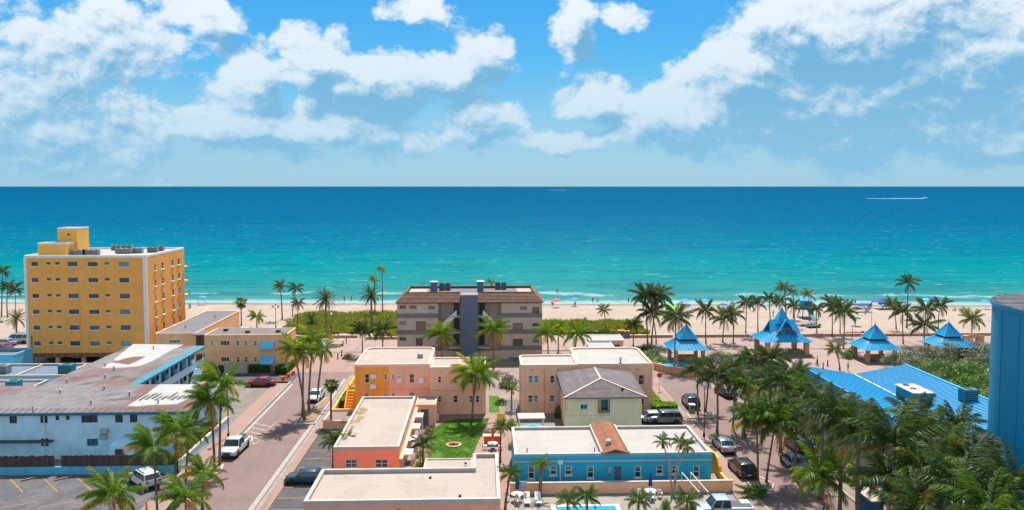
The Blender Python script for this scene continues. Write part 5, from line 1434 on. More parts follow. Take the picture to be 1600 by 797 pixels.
for a in range(5): STEMS.tube([(0, 0, 0), (.2 * math.cos(a * 1.3), .2 * math.sin(a * 1.3), .3), (.45 * math.cos(a * 1.3), .45 * math.sin(a * 1.3), .6)], [.035, .025, .012], 5)
STEMS = STEMS.data('stem', MATS['trunk_bark'])
def bush(xy, size, label, group=None, kind='bush_green', rz=0, name='shrub', z=0):
    sx, sy, sz = size if hasattr(size, '__len__') else (size, size, size)
    root = empty(name, (xy[0], xy[1], z), label, 'shrub', group)
    inst('stem', STEMS, root, (0, 0, 0), (0, 0, rz), (sx, sy, sz))
    inst('foliage', BUSH[kind][int(abs(xy[0] * 7 + xy[1] * 3)) % 3], root, (0, 0, 0), (0, 0, rz), (sx, sy, sz))
    return root
def hedge(x0, x1, y0, y1, h, label, kind='bush_green', cell=.7, z=0, dens=60):
    """clipped hedge: leaves over the faces of a box and inside it"""
    rnd = random.Random(int(x0 * 13 + y0)); mb = MB()
    area = (x1 - x0) * (y1 - y0) + 2 * h * ((x1 - x0) + (y1 - y0))
    for i in range(int(area * dens)):
        f = rnd.random()
        p = Vector((rnd.uniform(x0, x1), rnd.uniform(y0, y1), rnd.uniform(.05, h)))
        side = rnd.choice('xXyYTTT')
        if side == 'x': p.x = x0 + abs(rnd.gauss(0, .06))
        elif side == 'X': p.x = x1 - abs(rnd.gauss(0, .06))
        elif side == 'y': p.y = y0 + abs(rnd.gauss(0, .06))
        elif side == 'Y': p.y = y1 - abs(rnd.gauss(0, .06))
        else: p.z = h - abs(rnd.gauss(0, .1)) + .08 * noise.noise(p * 1.5)
        v = Vector((rnd.gauss(0, 1), rnd.gauss(0, 1), rnd.gauss(.6, 1))).normalized(); u = v.orthogonal().normalized(); w_ = v.cross(u)
        L = rnd.uniform(.10, .22)
        mb.mesh([p - u * L, p + w_ * L * .6, p + u * L, p - w_ * L * .6], [(0, 1, 2, 3)])
    root = empty('hedge', ((x0 + x1) / 2, (y0 + y1) / 2, z), label, 'hedge')
    off = Vector(((x0 + x1) / 2, (y0 + y1) / 2, 0))
    o = bpy.data.objects.new('foliage', mb.data('foliage', MATS[kind], off)); col.objects.link(o); o.parent = root
    o = bpy.data.objects.new('stem', MB().box(x0 + .15, x1 - .15, y0 + .15, y1 - .15, 0, h - .2).data('stem', MATS['bush_core'], off)); col.objects.link(o); o.parent = root  # solid dark box filling the hedge behind its leaves
    return root
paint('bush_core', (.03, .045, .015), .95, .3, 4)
hedge(-46.3, -43.6, 132.7, 133.6, 1.1, 'clipped dark hedge before the tan building beside the pale screen wall')
hedge(-39.2, -36.0, 132.7, 133.6, 1.3, 'clipped dark hedge below the lower blue awning')
hedge(-34.3, -33.35, 86.5, 99.5, 1.7, 'clipped hedge behind the sloping street wall beside the motel', 'bush_olive')
hedge(-34.6, -32.6, 131.5, 137.5, 1.2, 'hedge at the corner of the tan building by the plaza', 'bush_green')
hedge(-20.3, -19.3, 110.5, 117.5, 1.3, 'bright hedge beside the outside stair of the orange apartments', 'bush_bright')
hedge(23.3, 24.6, 109.2, 117.5, 1.2, 'bright clipped hedge along the pale pink apartments', 'bush_bright')
hedge(22.9, 26.3, 106.6, 108.6, 1.2, 'bright clipped hedge at the corner of the pale pink apartments', 'bush_bright')
hedge(-45.8, -45.0, 126.0, 130.2, 2.0, 'olive hedge at the end of the motel gallery', 'bush_olive')
hedge(-43.5, -41, 110, 113, 1.9, 'olive hedge in the yard beside the motel', 'bush_olive')
for i, (x, y, s_, k) in enumerate(((-7.2, 99.0, 1.0, 'bush_olive'), (-7.0, 94.8, 1.25, 'bush_bright'), (-7.3, 90.6, 1.0, 'bush_olive'), (-6.9, 87.0, 1.4, 'bush_bright'), (-7.1, 83.4, 1.3, 'bush_bright'))):
    bush((x, y), (s_ * .85, s_ * 1.25, s_), ('olive yellow shrub beside the store shed', 'bright green shrub between the door canopies of the coral wing', 'dull olive shrub beside the young courtyard palm', 'bright yellow-green shrub beside the courtyard path', 'bright shrub at the corner of the coral roof')[i], 'shrubs along the coral wing', k)
bush((26.89, 77.43), (1.7, 1.7, 1.7), 'round clipped dark bush at the foot of the street palms')
bush((28.38, 96.17), (1.0, 1.0, .7), 'small bush at the foot of the tall palm behind the silver car')
bush((-24.52, 143.65), (1.4, 1.4, 1.2), 'small shrub by the plaza bollards')
bush((3.7, 121.94), (1.9, 1.5, 2.6), 'grey-green olive tree between the two pink apartment houses', kind='bush_grey', name='olive_tree')
bush((2.13, 112.17), (1.3, 1.0, 1.2), 'dark shrub beside the side lawn path', kind='bush_green')
bush((9.83, 105.58), (.7, .7, 2.2), 'tall dark shrub against the pale pink wall', kind='bush_green')
bush((3.48, 101.23), (1.0, 1.3, 1.5), 'leafy shrub beside the yellow umbrella', kind='bush_green')
bush((3.28, 93.15), (.8, 1.1, 1.1), 'leafy shrub in the white planter beside the azure building', kind='bush_olive')
bush((19.76, 73.89), (1.0, .9, 1.0), 'broad leafy plant beside the white stair rail', kind='bush_bright')
bush((17.44, 75.04), (.6, .9, 1.2), 'bright leafy plant by the parasol table', kind='bush_bright')
bush((-18.09, 101.53), (.7, .6, .5), 'yellow-green shrub in the raised pink planter', kind='bush_olive', z=.8)
# sea-grape thicket and shrubs on the tower side
BIG = {k: [bush_mesh('foliage', MATS[k], 25 + i, 2400, .085, .95) for i in range(2)] for k in ('bush_grey', 'bush_green')}
def thicket(xy, s_, zc, label, group, k, i):
    root = empty('shrub', (xy[0], xy[1], 0), label, 'shrub', group)
    lift = max(0, zc - s_ * .45)
    inst('stem', STEMS, root, (0, 0, 0), (0, 0, i), (s_ * .7, s_ * .7, lift + s_ * .8))
    inst('foliage', BIG[k][i % 2], root, (0, 0, lift), (0, 0, i * 1.3), (s_, s_, s_ * .9))
for i, (px, s_) in enumerate((((69.81, 132.02), 2.9), ((73.16, 133.12), 3.4), ((77.72, 136.27), 3.8), ((82.12, 137.93), 4.2), ((86.79, 138.91), 4.2), ((88.47, 136.59), 4.0), ((70.87, 126.4), 3.6), ((82.21, 128.0), 4.0))):
    thicket(px, s_, 2.0, 'grey-green sea grape bush in the thicket behind the small pavilion', 'sea grape thicket', 'bush_grey', i)
for i, (px, s_) in enumerate((((66.34, 114.15), 3.6), ((68.5, 113.25), 4.0), ((71.3, 113.16), 4.0), ((64.8, 104.13), 3.6), ((66.95, 104.06), 3.8), ((63.57, 97.43), 3.2))):
    thicket(px, s_, 4.2, 'bright green bush in the thicket beside the blue ribbed roof', 'green thicket by the hall', 'bush_green', i)
for i, px in enumerate(((42.16, 131.34), (42.3, 126.83), (46.18, 133.57), (45.44, 138.08), (42.26, 135.17), (43.95, 122.56))):
    thicket(px, 2.8, 1.2, 'grey-green sea grape bush between the splash pool and the large pavilion', 'sea grape by the splash pool', 'bush_grey', i)
for i, (px, s_) in enumerate((((39.94, 114.8), 2.8), ((38.56, 107.15), 2.8), ((38.59, 103.35), 2.6), ((39.36, 100.02), 2.8), ((39.6, 96.67), 2.6), ((42.37, 115.47), 3.0), ((42.55, 108.26), 3.0))):
    thicket(px, s_, 1.3, 'green shrub under the palms at the street edge of the grove', 'street edge shrubs', 'bush_green', i)
for i, px in enumerate(((41.33, 138.89), (42.16, 136.75), (48.21, 131.6))):
    thicket(px, 2.5, 1.0, 'grey-green sea grape bush beside the small splash pool pavilion', 'sea grape by the pavilion', 'bush_grey', i)
for i, px in enumerate(((30.75, 143.93), (28.57, 141.82), (30.76, 138.59), (30.75, 148.5))):
    bush(px, (2.1, 2.0, 1.6), 'green shrub in the bed before the splash pool', 'shrubs by the splash pool', 'bush_green', i)
for i, px in enumerate(((-5.03, 136.8), (-2.47, 135.73), (-0.61, 136.15), (9.67, 136.29), (13.07, 137.17), (7.95, 135.37), (-10.73, 136.5))):
    bush(px, (2.1, 1.8, 2.1), 'green shrub at the foot of the grey beachfront building', 'shrubs before the grey building', ('bush_green', 'bush_bright')[i % 2], i)
for i, px in enumerate(((67.07, 142.68), (65.27, 140.56))):
    bush(px, (1.4, 1.4, 1.8), 'dark shrub beside the small pyramid-roofed pavilion', 'shrubs by the small pavilion', 'bush_green', i)
for i, px in enumerate(((39.2, 80), (39.0, 84.5), (38.8, 88), (39.4, 92), (38.9, 96), (39.2, 100.5), (40.5, 76), (40.0, 72))):
    bush(px, (1.8, 2.0, 2.0), 'dark shrub in the undergrowth of the palm grove', 'undergrowth shrubs of the grove', 'bush_green', i)

# ---------------------------------------------------------------- dune grass and lawn blades
def grass_patch(name, label, polys, n, mat, hmin, hmax, zf, wid=.05, lean=.4):
    rnd = random.Random(9); V, F = [], []
    for (x0, x1, y0, y1), k in polys:
        for i in range(int(n * k)):
            x, y = rnd.uniform(x0, x1), rnd.uniform(y0, y1)
            ed = min(x - x0, x1 - x, (y - y0) * 1.0, (y1 - y) * 1.0)
            if ed < 3 * (.5 + .5 * noise.noise((x * .25, y * .25, 4))): continue
            hh = rnd.uniform(hmin, hmax) * (1 + .5 * noise.noise((x * .2, y * .2, 1)))
            z = zf(x, y)
            for q in range(3):
                a = rnd.uniform(0, 6.283); dx, dy = math.cos(a), math.sin(a)
                o = len(V)
                V.extend([(x - dy * wid, y + dx * wid, z), (x + dy * wid, y - dx * wid, z), (x + dx * lean * hh, y + dy * lean * hh, z + hh)])
                F.append((o, o + 1, o + 2))
    me = bpy.data.meshes.new(name); me.from_pydata(V, [], F); me.materials.append(mat); me.update()
    o = bpy.data.objects.new(name, me); col.objects.link(o)
    return tag(o, label, 'grass', kind='stuff')
dz = lambda x, y: .08 + .15 * max(0, min(1, (y - 165) / 20))
grass_patch('dune_grass', 'yellow-green dune grass and creepers between promenade and sand', [((-45, -15, 166, 194), 1.0), ((10.5, 36, 163.5, 180), .6), ((-24, 12, 160, 180), .4)], 9000, MATS['dune_leaf'], .5, 1.1, dz, .22, .6)

# lawn turf: blades with worn, thinner spots; ragged towards the paving
def in_poly(x, y, P):
    c = False
    for i in range(len(P)):
        (x0, y0), (x1, y1) = P[i - 1], P[i]
        if (y0 > y) != (y1 > y) and x < (x1 - x0) * (y - y0) / (y1 - y0) + x0: c = not c
    return c
leaf_mat('turf', (.045, .120, .010, 1), (.100, .190, .018, 1), None, .3, .7)
LP = [(-6.3, 79.9), (-2.3, 79.9), (-1.4, 90.8), (.62, 105.4), (-3.9, 105.1), (-5.5, 104), (-6.85, 100.5)]
rnd = random.Random(2); V, F = [], []
for i in range(26000):
    x, y = rnd.uniform(-6.9, .7), rnd.uniform(79.9, 105.4)
    if not in_poly(x, y, LP): continue
    k = noise.noise((x * .45, y * .45, 2)) + .6 * noise.noise((x * 1.7, y * 1.7, 5))
    if k < -.35 and rnd.random() < .8: continue
    hh = rnd.uniform(.04, .10) * (1 + .5 * k); a = rnd.uniform(0, 6.28); dx, dy = .035 * math.cos(a), .035 * math.sin(a); o = len(V)
    V += [(x - dx, y - dy, .03), (x + dx, y + dy, .03), (x + rnd.uniform(-.06, .06), y + rnd.uniform(-.06, .06), .03 + hh)]; F.append((o, o + 1, o + 2))
me = bpy.data.meshes.new('grass'); me.from_pydata(V, [], F); me.materials.append(MATS['turf']); me.update()
o = bpy.data.objects.new('grass', me); col.objects.link(o); tag(o, 'short green turf blades of the courtyard lawn', 'grass', kind='stuff')

# ================================================================ vehicles
def car_paint(name, c, rough=.28, metal=.2):
    m, s = new_mat(name)
    s.put(s.b.inputs['Base Color'], (*c[:3], 1)); s.put(s.b.inputs['Roughness'], rough); s.put(s.b.inputs['Metallic'], metal)
    s.put(s.b.inputs['Coat Weight'], .6); s.put(s.b.inputs['Coat Roughness'], .08)
    return m
for nm, c in (('car_white', (.55, .56, .57)), ('car_red', (.30, .015, .02)), ('car_teal', (.015, .06, .075)), ('car_black', (.012, .016, .018)), ('car_silver', (.28, .32, .38)), ('car_grey', (.13, .14, .15)), ('car_blue', (.05, .10, .16)), ('car_pale', (.35, .46, .52))): car_paint(nm, c)
paint('tyre', (.018, .018, .018), .85, .2)
paint('rim', (.40, .40, .42), .35, .1, metal=.7)
paint('car_trim', (.03, .03, .032), .55, .1)
paint('plate', (.6, .6, .58), .6, .1)
glass('car_glass', (.012, .022, .026), (.02, .035, .04), .05)
m_, s_ = new_mat('headlight'); s_.put(s_.b.inputs['Base Color'], (.6, .62, .65, 1)); s_.put(s_.b.inputs['Roughness'], .1)
m_, s_ = new_mat('taillight'); s_.put(s_.b.inputs['Base Color'], (.35, .01, .01, 1)); s_.put(s_.b.inputs['Roughness'], .15)
KINDS = {
 # L, W, body stations (x frac, z_bottom, z_top, width factor), cabin (x rear belt, x front belt, x rear roof, x front roof, z belt, z roof), wheel r, wheel x
 'sedan': (4.6, 1.82, [(-.5, .45, .80, .80), (-.47, .28, .94, .93), (-.36, .22, .98, 1), (-.1, .2, .95, 1), (.2, .2, .93, 1), (.38, .22, .84, .97), (.47, .26, .72, .90), (.5, .40, .60, .76)], (-.40, .24, -.22, .06, .90, 1.43), .33, (-.30, .31)),
 'suv':   (4.6, 1.88, [(-.5, .50, .95, .86), (-.485, .34, 1.08, .95), (-.36, .28, 1.10, 1), (0, .27, 1.08, 1), (.22, .27, 1.06, 1), (.40, .28, .98, .97), (.475, .32, .86, .92), (.5, .46, .72, .82)], (-.48, .26, -.40, .10, 1.02, 1.68), .36, (-.29, .31)),
 'pickup': (5.6, 2.0, [(-.5, .55, .95, .92), (-.495, .45, 1.10, .97), (-.3, .36, 1.12, 1), (0, .34, 1.12, 1), (.24, .34, 1.13, 1), (.42, .36, 1.06, .98), (.485, .42, .98, .95), (.5, .55, .85, .90)], (-.12, .24, -.09, .13, 1.06, 1.88), .40, (-.31, .32)),
 'van':   (5.2, 1.95, [(-.5, .5, 1.0, .92), (-.49, .35, 1.15, .97), (-.3, .3, 1.2, 1), (0, .3, 1.2, 1), (.25, .3, 1.15, 1), (.42, .32, 1.0, .95), (.485, .36, .85, .90), (.5, .5, .7, .82)], (-.49, .34, -.47, .18, 1.1, 1.95), .35, (-.30, .32)),
}
WHEEL = {}
def wheel_meshes(r):
    if r not in WHEEL:
        ty = MB().lathe([(r * .62, -.11), (r * .95, -.11), (r, -.07), (r, .07), (r * .95, .11), (r * .62, .11)], 18).data('tyre', MATS['tyre'], smooth=False)
        mb = MB().lathe([(.02, .07), (r * .16, .075), (r * .2, .05), (r * .55, .06), (r * .64, .10), (r * .64, -.10), (.02, -.10)], 14)
        rm = mb.data('rim', MATS['rim'])
        WHEEL[r] = (ty, rm)
    return WHEEL[r]
def car(kind, mat, px, heading, label, group='parked cars', name=None, scale=1.0, z=.012):
    L, W, st, cb, wr, wx = KINDS[kind]
    x, y = px
    root = empty(name or {'sedan': 'parked_car', 'suv': 'parked_car', 'pickup': 'pickup_truck', 'van': 'parked_van'}[kind], (x, y, z), label, {'sedan': 'car', 'suv': 'car', 'pickup': 'pickup truck', 'van': 'van'}[kind], group)
    root.rotation_euler.z = R(heading); root.scale = (scale,) * 3
    def part(nm, mb, m, smooth=False, par=None):
        o = bpy.data.objects.new(nm, mb.data(nm, m, smooth=smooth)); col.objects.link(o); o.parent = par or root; return o
    H_ = W / 2
    mb = MB(); rings = []
    for fx, zb, zt, wf in st:
        w_ = H_ * wf; X = fx * L
        half = [(w_ * .88, zb), (w_ * .99, zb + .12), (w_, zb + (zt - zb) * .55), (w_ * .965, zt - .07), (w_ * .86, zt)]
        rings.append([(X, -a, b) for a, b in half] + [(X, a, b) for a, b in reversed(half)])
    n = len(rings[0]); vs = [p for r_ in rings for p in r_]
    fs = [(i * n + j, i * n + (j + 1) % n, (i + 1) * n + (j + 1) % n, (i + 1) * n + j) for i in range(len(rings) - 1) for j in range(n)]
    fs += [tuple(range(n - 1, -1, -1)), tuple((len(rings) - 1) * n + j for j in range(n))]
    mb.mesh(vs, fs)
    body = part('body', mb, MATS[mat], True); body.data.set_sharp_from_angle(angle=R(38))
    xa, xb, xc, xd, zl, zr = cb
    xa, xb, xc, xd = (v * L for v in (xa, xb, xc, xd))
    wl, wm, wt_ = H_ * .93, H_ * .80, H_ * .70
    zm = zr - .07
    lerp = lambda a, b, t: a + (b - a) * t
    lo = [(xa, -wl, zl), (xb, -wl, zl), (xb, wl, zl), (xa, wl, zl)]
    mi = [(xc - .04, -wm, zm), (xd + .06, -wm, zm), (xd + .06, wm, zm), (xc - .04, wm, zm)]
    to = [(xc + .12, -wt_, zr), (xd - .10, -wt_, zr), (xd - .10, wt_, zr), (xc + .12, wt_, zr)]
    mb = MB(); mb.mesh(lo + mi + to, [(0, 1, 5, 4), (1, 2, 6, 5), (2, 3, 7, 6), (3, 0, 4, 7), (4, 5, 9, 8), (5, 6, 10, 9), (6, 7, 11, 10), (7, 4, 8, 11), (8, 9, 10, 11)])
    cab = part('cabin', mb, MATS[mat], True); cab.data.set_sharp_from_angle(angle=R(38))
    def pane(nm, a, b, c, d, ins=.07, off=.012, t0=.0, t1=1.0):
        a, b, c, d = map(Vector, (a, b, c, d))       # a-b lower edge, d-c upper edge
        a2, b2, c2, d2 = a.lerp(b, t0), a.lerp(b, t1), d.lerp(c, t1), d.lerp(c, t0)
        ce = (a2 + b2 + c2 + d2) / 4; nr = (b - a).cross(d - a).normalized() * off
        q = []
        for v in (a2, b2, c2, d2):
            u = (ce - v); q.append(v + u.normalized() * ins + nr)
        part(nm, MB().face(q), MATS['car_glass'], par=cab)
    pane('windscreen', lo[1], lo[2], mi[2], mi[1]); pane('rear_window', lo[3], lo[0], mi[0], mi[3])
    cuts = (0, .5, 1) if kind in ('sedan', 'pickup') else (0, .32, .66, 1)
    for i in range(len(cuts) - 1):
        pane('side_window', lo[0], lo[1], mi[1], mi[0], .05, .012, cuts[i], cuts[i + 1])
        pane('side_window', lo[2], lo[3], mi[3], mi[2], .05, .012, 1 - cuts[i + 1], 1 - cuts[i])
    ty, rm = wheel_meshes(wr)
    for fx in wx:
        for sg in (-1, 1):
            wv = bpy.data.objects.new('wheel', None); col.objects.link(wv); wv.parent = root; wv.location = (fx * L, sg * (H_ - .10), wr); wv.rotation_euler = (R(-90 * sg), 0, 0)
            inst('tyre', ty, wv); inst('rim', rm, wv)
            mb = MB(); k = 9
            arc = [(fx * L + (wr + .07) * math.cos(math.pi * i / k), sg * (H_ + .004), wr + (wr + .07) * math.sin(math.pi * i / k)) for i in range(k + 1)]
            arc2 = [(fx * L + (wr - .01) * math.cos(math.pi * i / k), sg * (H_ + .004), wr + (wr - .01) * math.sin(math.pi * i / k)) for i in range(k + 1)]
            mb.mesh(arc + arc2, [(i, i + 1, k + 2 + i, k + 1 + i) for i in range(k)]); part('wheel_arch', mb, MATS['car_trim'])
    f = L / 2
    zt_ = st[-2][2]; zb_ = st[-2][1]
    for sg in (-1, 1):
        yy = sg * H_ * .66
        part('headlight', MB().box(f * .93, f * .995, yy - .17, yy + .17, zt_ - .2, zt_ - .07), MATS['headlight'])
        part('tail_light', MB().box(-f * 1.002, -f * .93, yy - .16, yy + .16, st[1][2] - .26, st[1][2] - .08), MATS['taillight'])
        part('mirror', MB().box(xb - .28, xb - .12, sg * (H_ - .02) - .09, sg * (H_ + .06) + .09, zl + .02, zl + .16), MATS[mat if kind != 'pickup' else 'car_trim'])
        part('door_handle', MB().box(-.05 * L, -.05 * L + .16, sg * (H_ + .004) - .012, sg * (H_ + .004) + .012, zl - .12, zl - .08), MATS['car_trim'])
    part('grille', MB().box(f * .97, f * 1.004, -H_ * .42, H_ * .42, zb_ + .12, zt_ - .12), MATS['car_trim'])
    part('front_bumper', MB().box(f * .95, f * 1.008, -H_ * .8, H_ * .8, zb_ + .0, zb_ + .14), MATS['car_trim'])
    part('rear_bumper', MB().box(-f * 1.006, -f * .95, -H_ * .84, H_ * .84, st[1][1] + .02, st[1][1] + .18), MATS['car_trim'])
    part('number_plate', MB().box(-f * 1.010, -f * 1.004, -.18, .18, st[1][1] + .24, st[1][1] + .37), MATS['plate'])
    if kind == 'pickup':
        part('bed', MB().box(-.475 * L, -.135 * L, -H_ * .78, H_ * .78, 1.0, 1.135), MATS['car_trim'])
    if kind in ('suv', 'van'):
        for sg in (-1, 1): part('roof_rail', MB().box(xc + .25, xd - .2, sg * wt_ * .93 - .025, sg * wt_ * .93 + .025, zr + .002, zr + .06), MATS['car_trim'])
    return root
car('pickup', 'car_white', (-29.16, 92.67), -92, 'white crew-cab pickup truck parked along the kerb', None)
car('suv', 'car_white', (-35.43, 82.85), 134, 'white sport utility car parked nose-in to the low blue wall')
car('sedan', 'car_red', (-34.78, 124.06), 180, 'red saloon parked in the corner yard beside the motel')
car('sedan', 'car_white', (-24.58, 115.84), -90, 'white hatchback parked by the street palm clump')
car('sedan', 'car_teal', (-18.6, 82.9), 178, 'dark teal saloon in a yellow-lined bay beside the coral building')
car('suv', 'car_black', (29.09, 110.58), 88, 'dark wagon parked on the brick street beside the kerb island')
car('sedan', 'car_silver', (28.19, 91.83), 91, 'silver blue saloon parked in front of the black car')
car('suv', 'car_black', (27.73, 83.83), 92, 'black estate car parked behind the silver saloon')
car('suv', 'car_grey', (23.52, 102.49), 180, 'grey multi-purpose vehicle in the driveway of the cream house')
car('sedan', 'car_pale', (21.79, 103.12), 180, 'pale saloon half hidden beside the grey vehicle in the driveway')
car('sedan', 'car_black', (35.73, 115.91), 100, 'black and glossy saloon half hidden behind the brick street palms')
car('suv', 'car_black', (36.86, 91.31), 92, 'black car in the deep shade below the palm grove wall')
car('sedan', 'car_blue', (34.17, 85.79), 90, 'dark blue saloon in palm shade across the street from the black estate')
car('pickup', 'car_pale', (22.3, 72.91), 180, 'pale blue pickup at the gate below the coral terrace wall', None)
car('van', 'car_white', (-92.18, 160.15), 176, 'white van parked beside the amber apartment block')
car('sedan', 'car_silver', (-93.44, 157.64), 170, 'silver saloon next to the white van by the amber block')
car('sedan', 'car_red', (-91.5, 152.71), 170, 'red car beside the silver saloon near the low blue block')
for i, x in enumerate((-77, -72.6, -68.2, -63.8)):
    car('sedan', ('car_grey', 'car_silver', 'car_black', 'car_grey')[i], (x, 145.5), 90, ('grey', 'silver', 'black', 'dark grey')[i] + ' car parked in the shade under the amber apartment block', 'cars under the amber block')
paint('bin_green', lin(120, 140, 120), .7, .15)
def street_bin(p, label, m='bin_green', h=1.1):
    t = empty('litter_bin', (p[0], p[1], .012), label, 'bin')
    o = MB().box(-.38, .38, -.38, .38, 0, h, .92).build('body', MATS[m]); o.parent = t
    o = MB().box(-.42, .42, -.42, .42, h + .002, h + .1).build('lid', MATS['white_paint']); o.parent = t
    o = MB().box(-.2, .2, -.405, -.385, h * .62, h * .85).build('flap', MATS['car_trim']); o.parent = t
street_bin((28.35, 107.08), 'grey-green litter bin with white lid on the kerb island behind the dark wagon')
street_bin((24.56, 73.28), 'dark teal bin with white lid beside the pale blue pickup', 'teal_trim')

# ================================================================ pavilions
def pyramid(mb, cx, cy, hw, hd, z0, tw, td, z1):
    a = [(cx - hw, cy - hd, z0), (cx + hw, cy - hd, z0), (cx + hw, cy + hd, z0), (cx - hw, cy + hd, z0)]
    b = [(cx - tw, cy - td, z1), (cx + tw, cy - td, z1), (cx + tw, cy + td, z1), (cx - tw, cy + td, z1)]
    mb.mesh(a + b, [(3, 2, 1, 0), (0, 1, 5, 4), (1, 2, 6, 5), (2, 3, 7, 6), (3, 0, 4, 7), (4, 5, 6, 7)])
def ribs(parent, cx, cy, hw, hd, z0, tw, td, z1, k=9):
    for i in range(1, k):
        t = -1 + 2 * i / k
        for s in (-1, 1):
            MB().bar((cx + t * hw, cy + s * hd, z0 + .03), (cx + t * tw, cy + s * td, z1 + .03), .06, .06).build('rib', MATS['blue_seam'], parent)
            MB().bar((cx + s * hw, cy + t * hd, z0 + .03), (cx + s * tw, cy + t * td, z1 + .03), .06, .06).build('rib', MATS['blue_seam'], parent)
def small_pavilion(cx, cy, label, w=3.4, zs=2.3):
    t = empty('pavilion', (cx, cy, 0), label, 'pavilion', 'blue-roofed beach pavilions')
    mb = MB(); pyramid(mb, cx, cy, w, w, zs, 1.7, 1.7, zs + 1.35)
    r = mb.build('lower_roof', MATS['blue_roof'], t); ribs(r, cx, cy, w, w, zs, 1.7, 1.7, zs + 1.35)
    MB().box(cx - 1.45, cx + 1.45, cy - 1.45, cy + 1.45, zs + 1.353, zs + 1.7).build('louvre_band', MATS['dark_metal'], t)
    mb = MB(); pyramid(mb, cx, cy, 1.75, 1.75, zs + 1.703, .05, .05, zs + 4.0)
    u = mb.build('upper_roof', MATS['blue_roof'], t); ribs(u, cx, cy, 1.75, 1.75, zs + 1.703, .05, .05, zs + 4.0, 5)
    MB().tube([(cx, cy, zs + 4.0), (cx, cy, zs + 4.7)], [.07, .02], 6).build('finial', MATS['blue_roof'], t)
    for sx in (-1, 1):
        for sy in (-1, 1):
            MB().box(cx + sx * 2.4 - .3, cx + sx * 2.4 + .3, cy + sy * 2.4 - .3, cy + sy * 2.4 + .3, 0, zs + .25).build('post', MATS['stone_post'], t)
    MB().box(cx - 1.8, cx + 1.8, cy - .2, cy + .2, .0, .95).build('counter', MATS['stone_post'], t)
    return t
small_pavilion(69.8, 139.5, 'small pavilion with two-tier blue pyramid roof beside the flagpole')
small_pavilion(84.4, 141.5, 'small pavilion with two-tier blue pyramid roof half behind the sea grape')
small_pavilion(36.0, 140.5, 'small pavilion with blue pyramid roof beside the splash pool')
# large pavilion: blue wings, crossed steep gables and a spire
PM = empty('pavilion', (55.2, 146, 0), 'large pavilion with blue winged roof, steep crossed gables and open frame', 'pavilion', 'blue-roofed beach pavilions')
cx, cy = 55.3, 146.0
mb = MB(); pyramid(mb, cx, cy, 4.7, 3.8, 2.6, 2.1, 1.8, 4.2)
r = mb.build('lower_roof', MATS['blue_roof'], PM); ribs(r, cx, cy, 4.7, 3.8, 2.6, 2.1, 1.8, 4.2, 12)
def gable(nm, ax, w, l, z0, z1, inner=0):
    """steep open gable along axis ax, roof skins only"""
    mb = MB(); th = .14
    for sg in (-1, 1):
        if ax == 'y': q = [(cx + sg * w, cy - l, z0), (cx + sg * w, cy + l, z0), (cx, cy + l * .8, z1), (cx, cy - l * .8, z1)]
        else: q = [(cx - l, cy + sg * w, z0), (cx + l, cy + sg * w, z0), (cx + l * .8, cy, z1), (cx - l * .8, cy, z1)]
        n_ = (Vector(q[1]) - Vector(q[0])).cross(Vector(q[3]) - Vector(q[0])).normalized() * th
        q2 = [tuple(Vector(v) + n_) for v in q]
        mb.mesh(q + q2, [(0, 1, 2, 3), (7, 6, 5, 4), (0, 4, 5, 1), (1, 5, 6, 2), (2, 6, 7, 3), (3, 7, 4, 0)])
    return mb.build(nm, MATS['blue_roof'], PM)
gable('front_gable', 'y', 1.9, 2.6, 3.7, 6.4)
gable('side_gable', 'x', 1.9, 2.9, 3.7, 6.2)
mb = MB(); pyramid(mb, cx, cy, 1.3, 1.3, 5.6, .06, .06, 8.5); mb.build('spire', MATS['blue_roof'], PM)
MB().tube([(cx, cy, 8.45), (cx, cy, 9.0)], [.06, .02], 6).build('finial', MATS['blue_roof'], PM)
for sg in (-1, 1):
    MB().bar((cx + sg * 2.0, cy - 2.7, 4.2), (cx, cy - 2.5, 5.2), .14).build('truss_bar', MATS['wood_brown'], PM)
    MB().bar((cx + sg * 1.9, cy - 2.6, 4.3), (cx - sg * .2, cy - 2.6, 4.3), .12).build('truss_bar', MATS['wood_brown'], PM)
for x in (-3.6, 3.6):
    for y in (-2.9, 2.9): MB().box(cx + x - .4, cx + x + .4, cy + y - .4, cy + y + .4, 0, 2.95).build('post', MATS['stone_post'], PM)
MB().box(cx - 4.6, cx + 4.6, cy - 3.6, cy + 3.6, .08, .26).build('platform', MATS['concrete'], PM)
for x in (-2.4, .2, 2.6): MB().box(cx + x - .9, cx + x + .9, cy - 1.6, cy - 1.2, .26, .75).build('bench', MATS['stone_post'], PM)

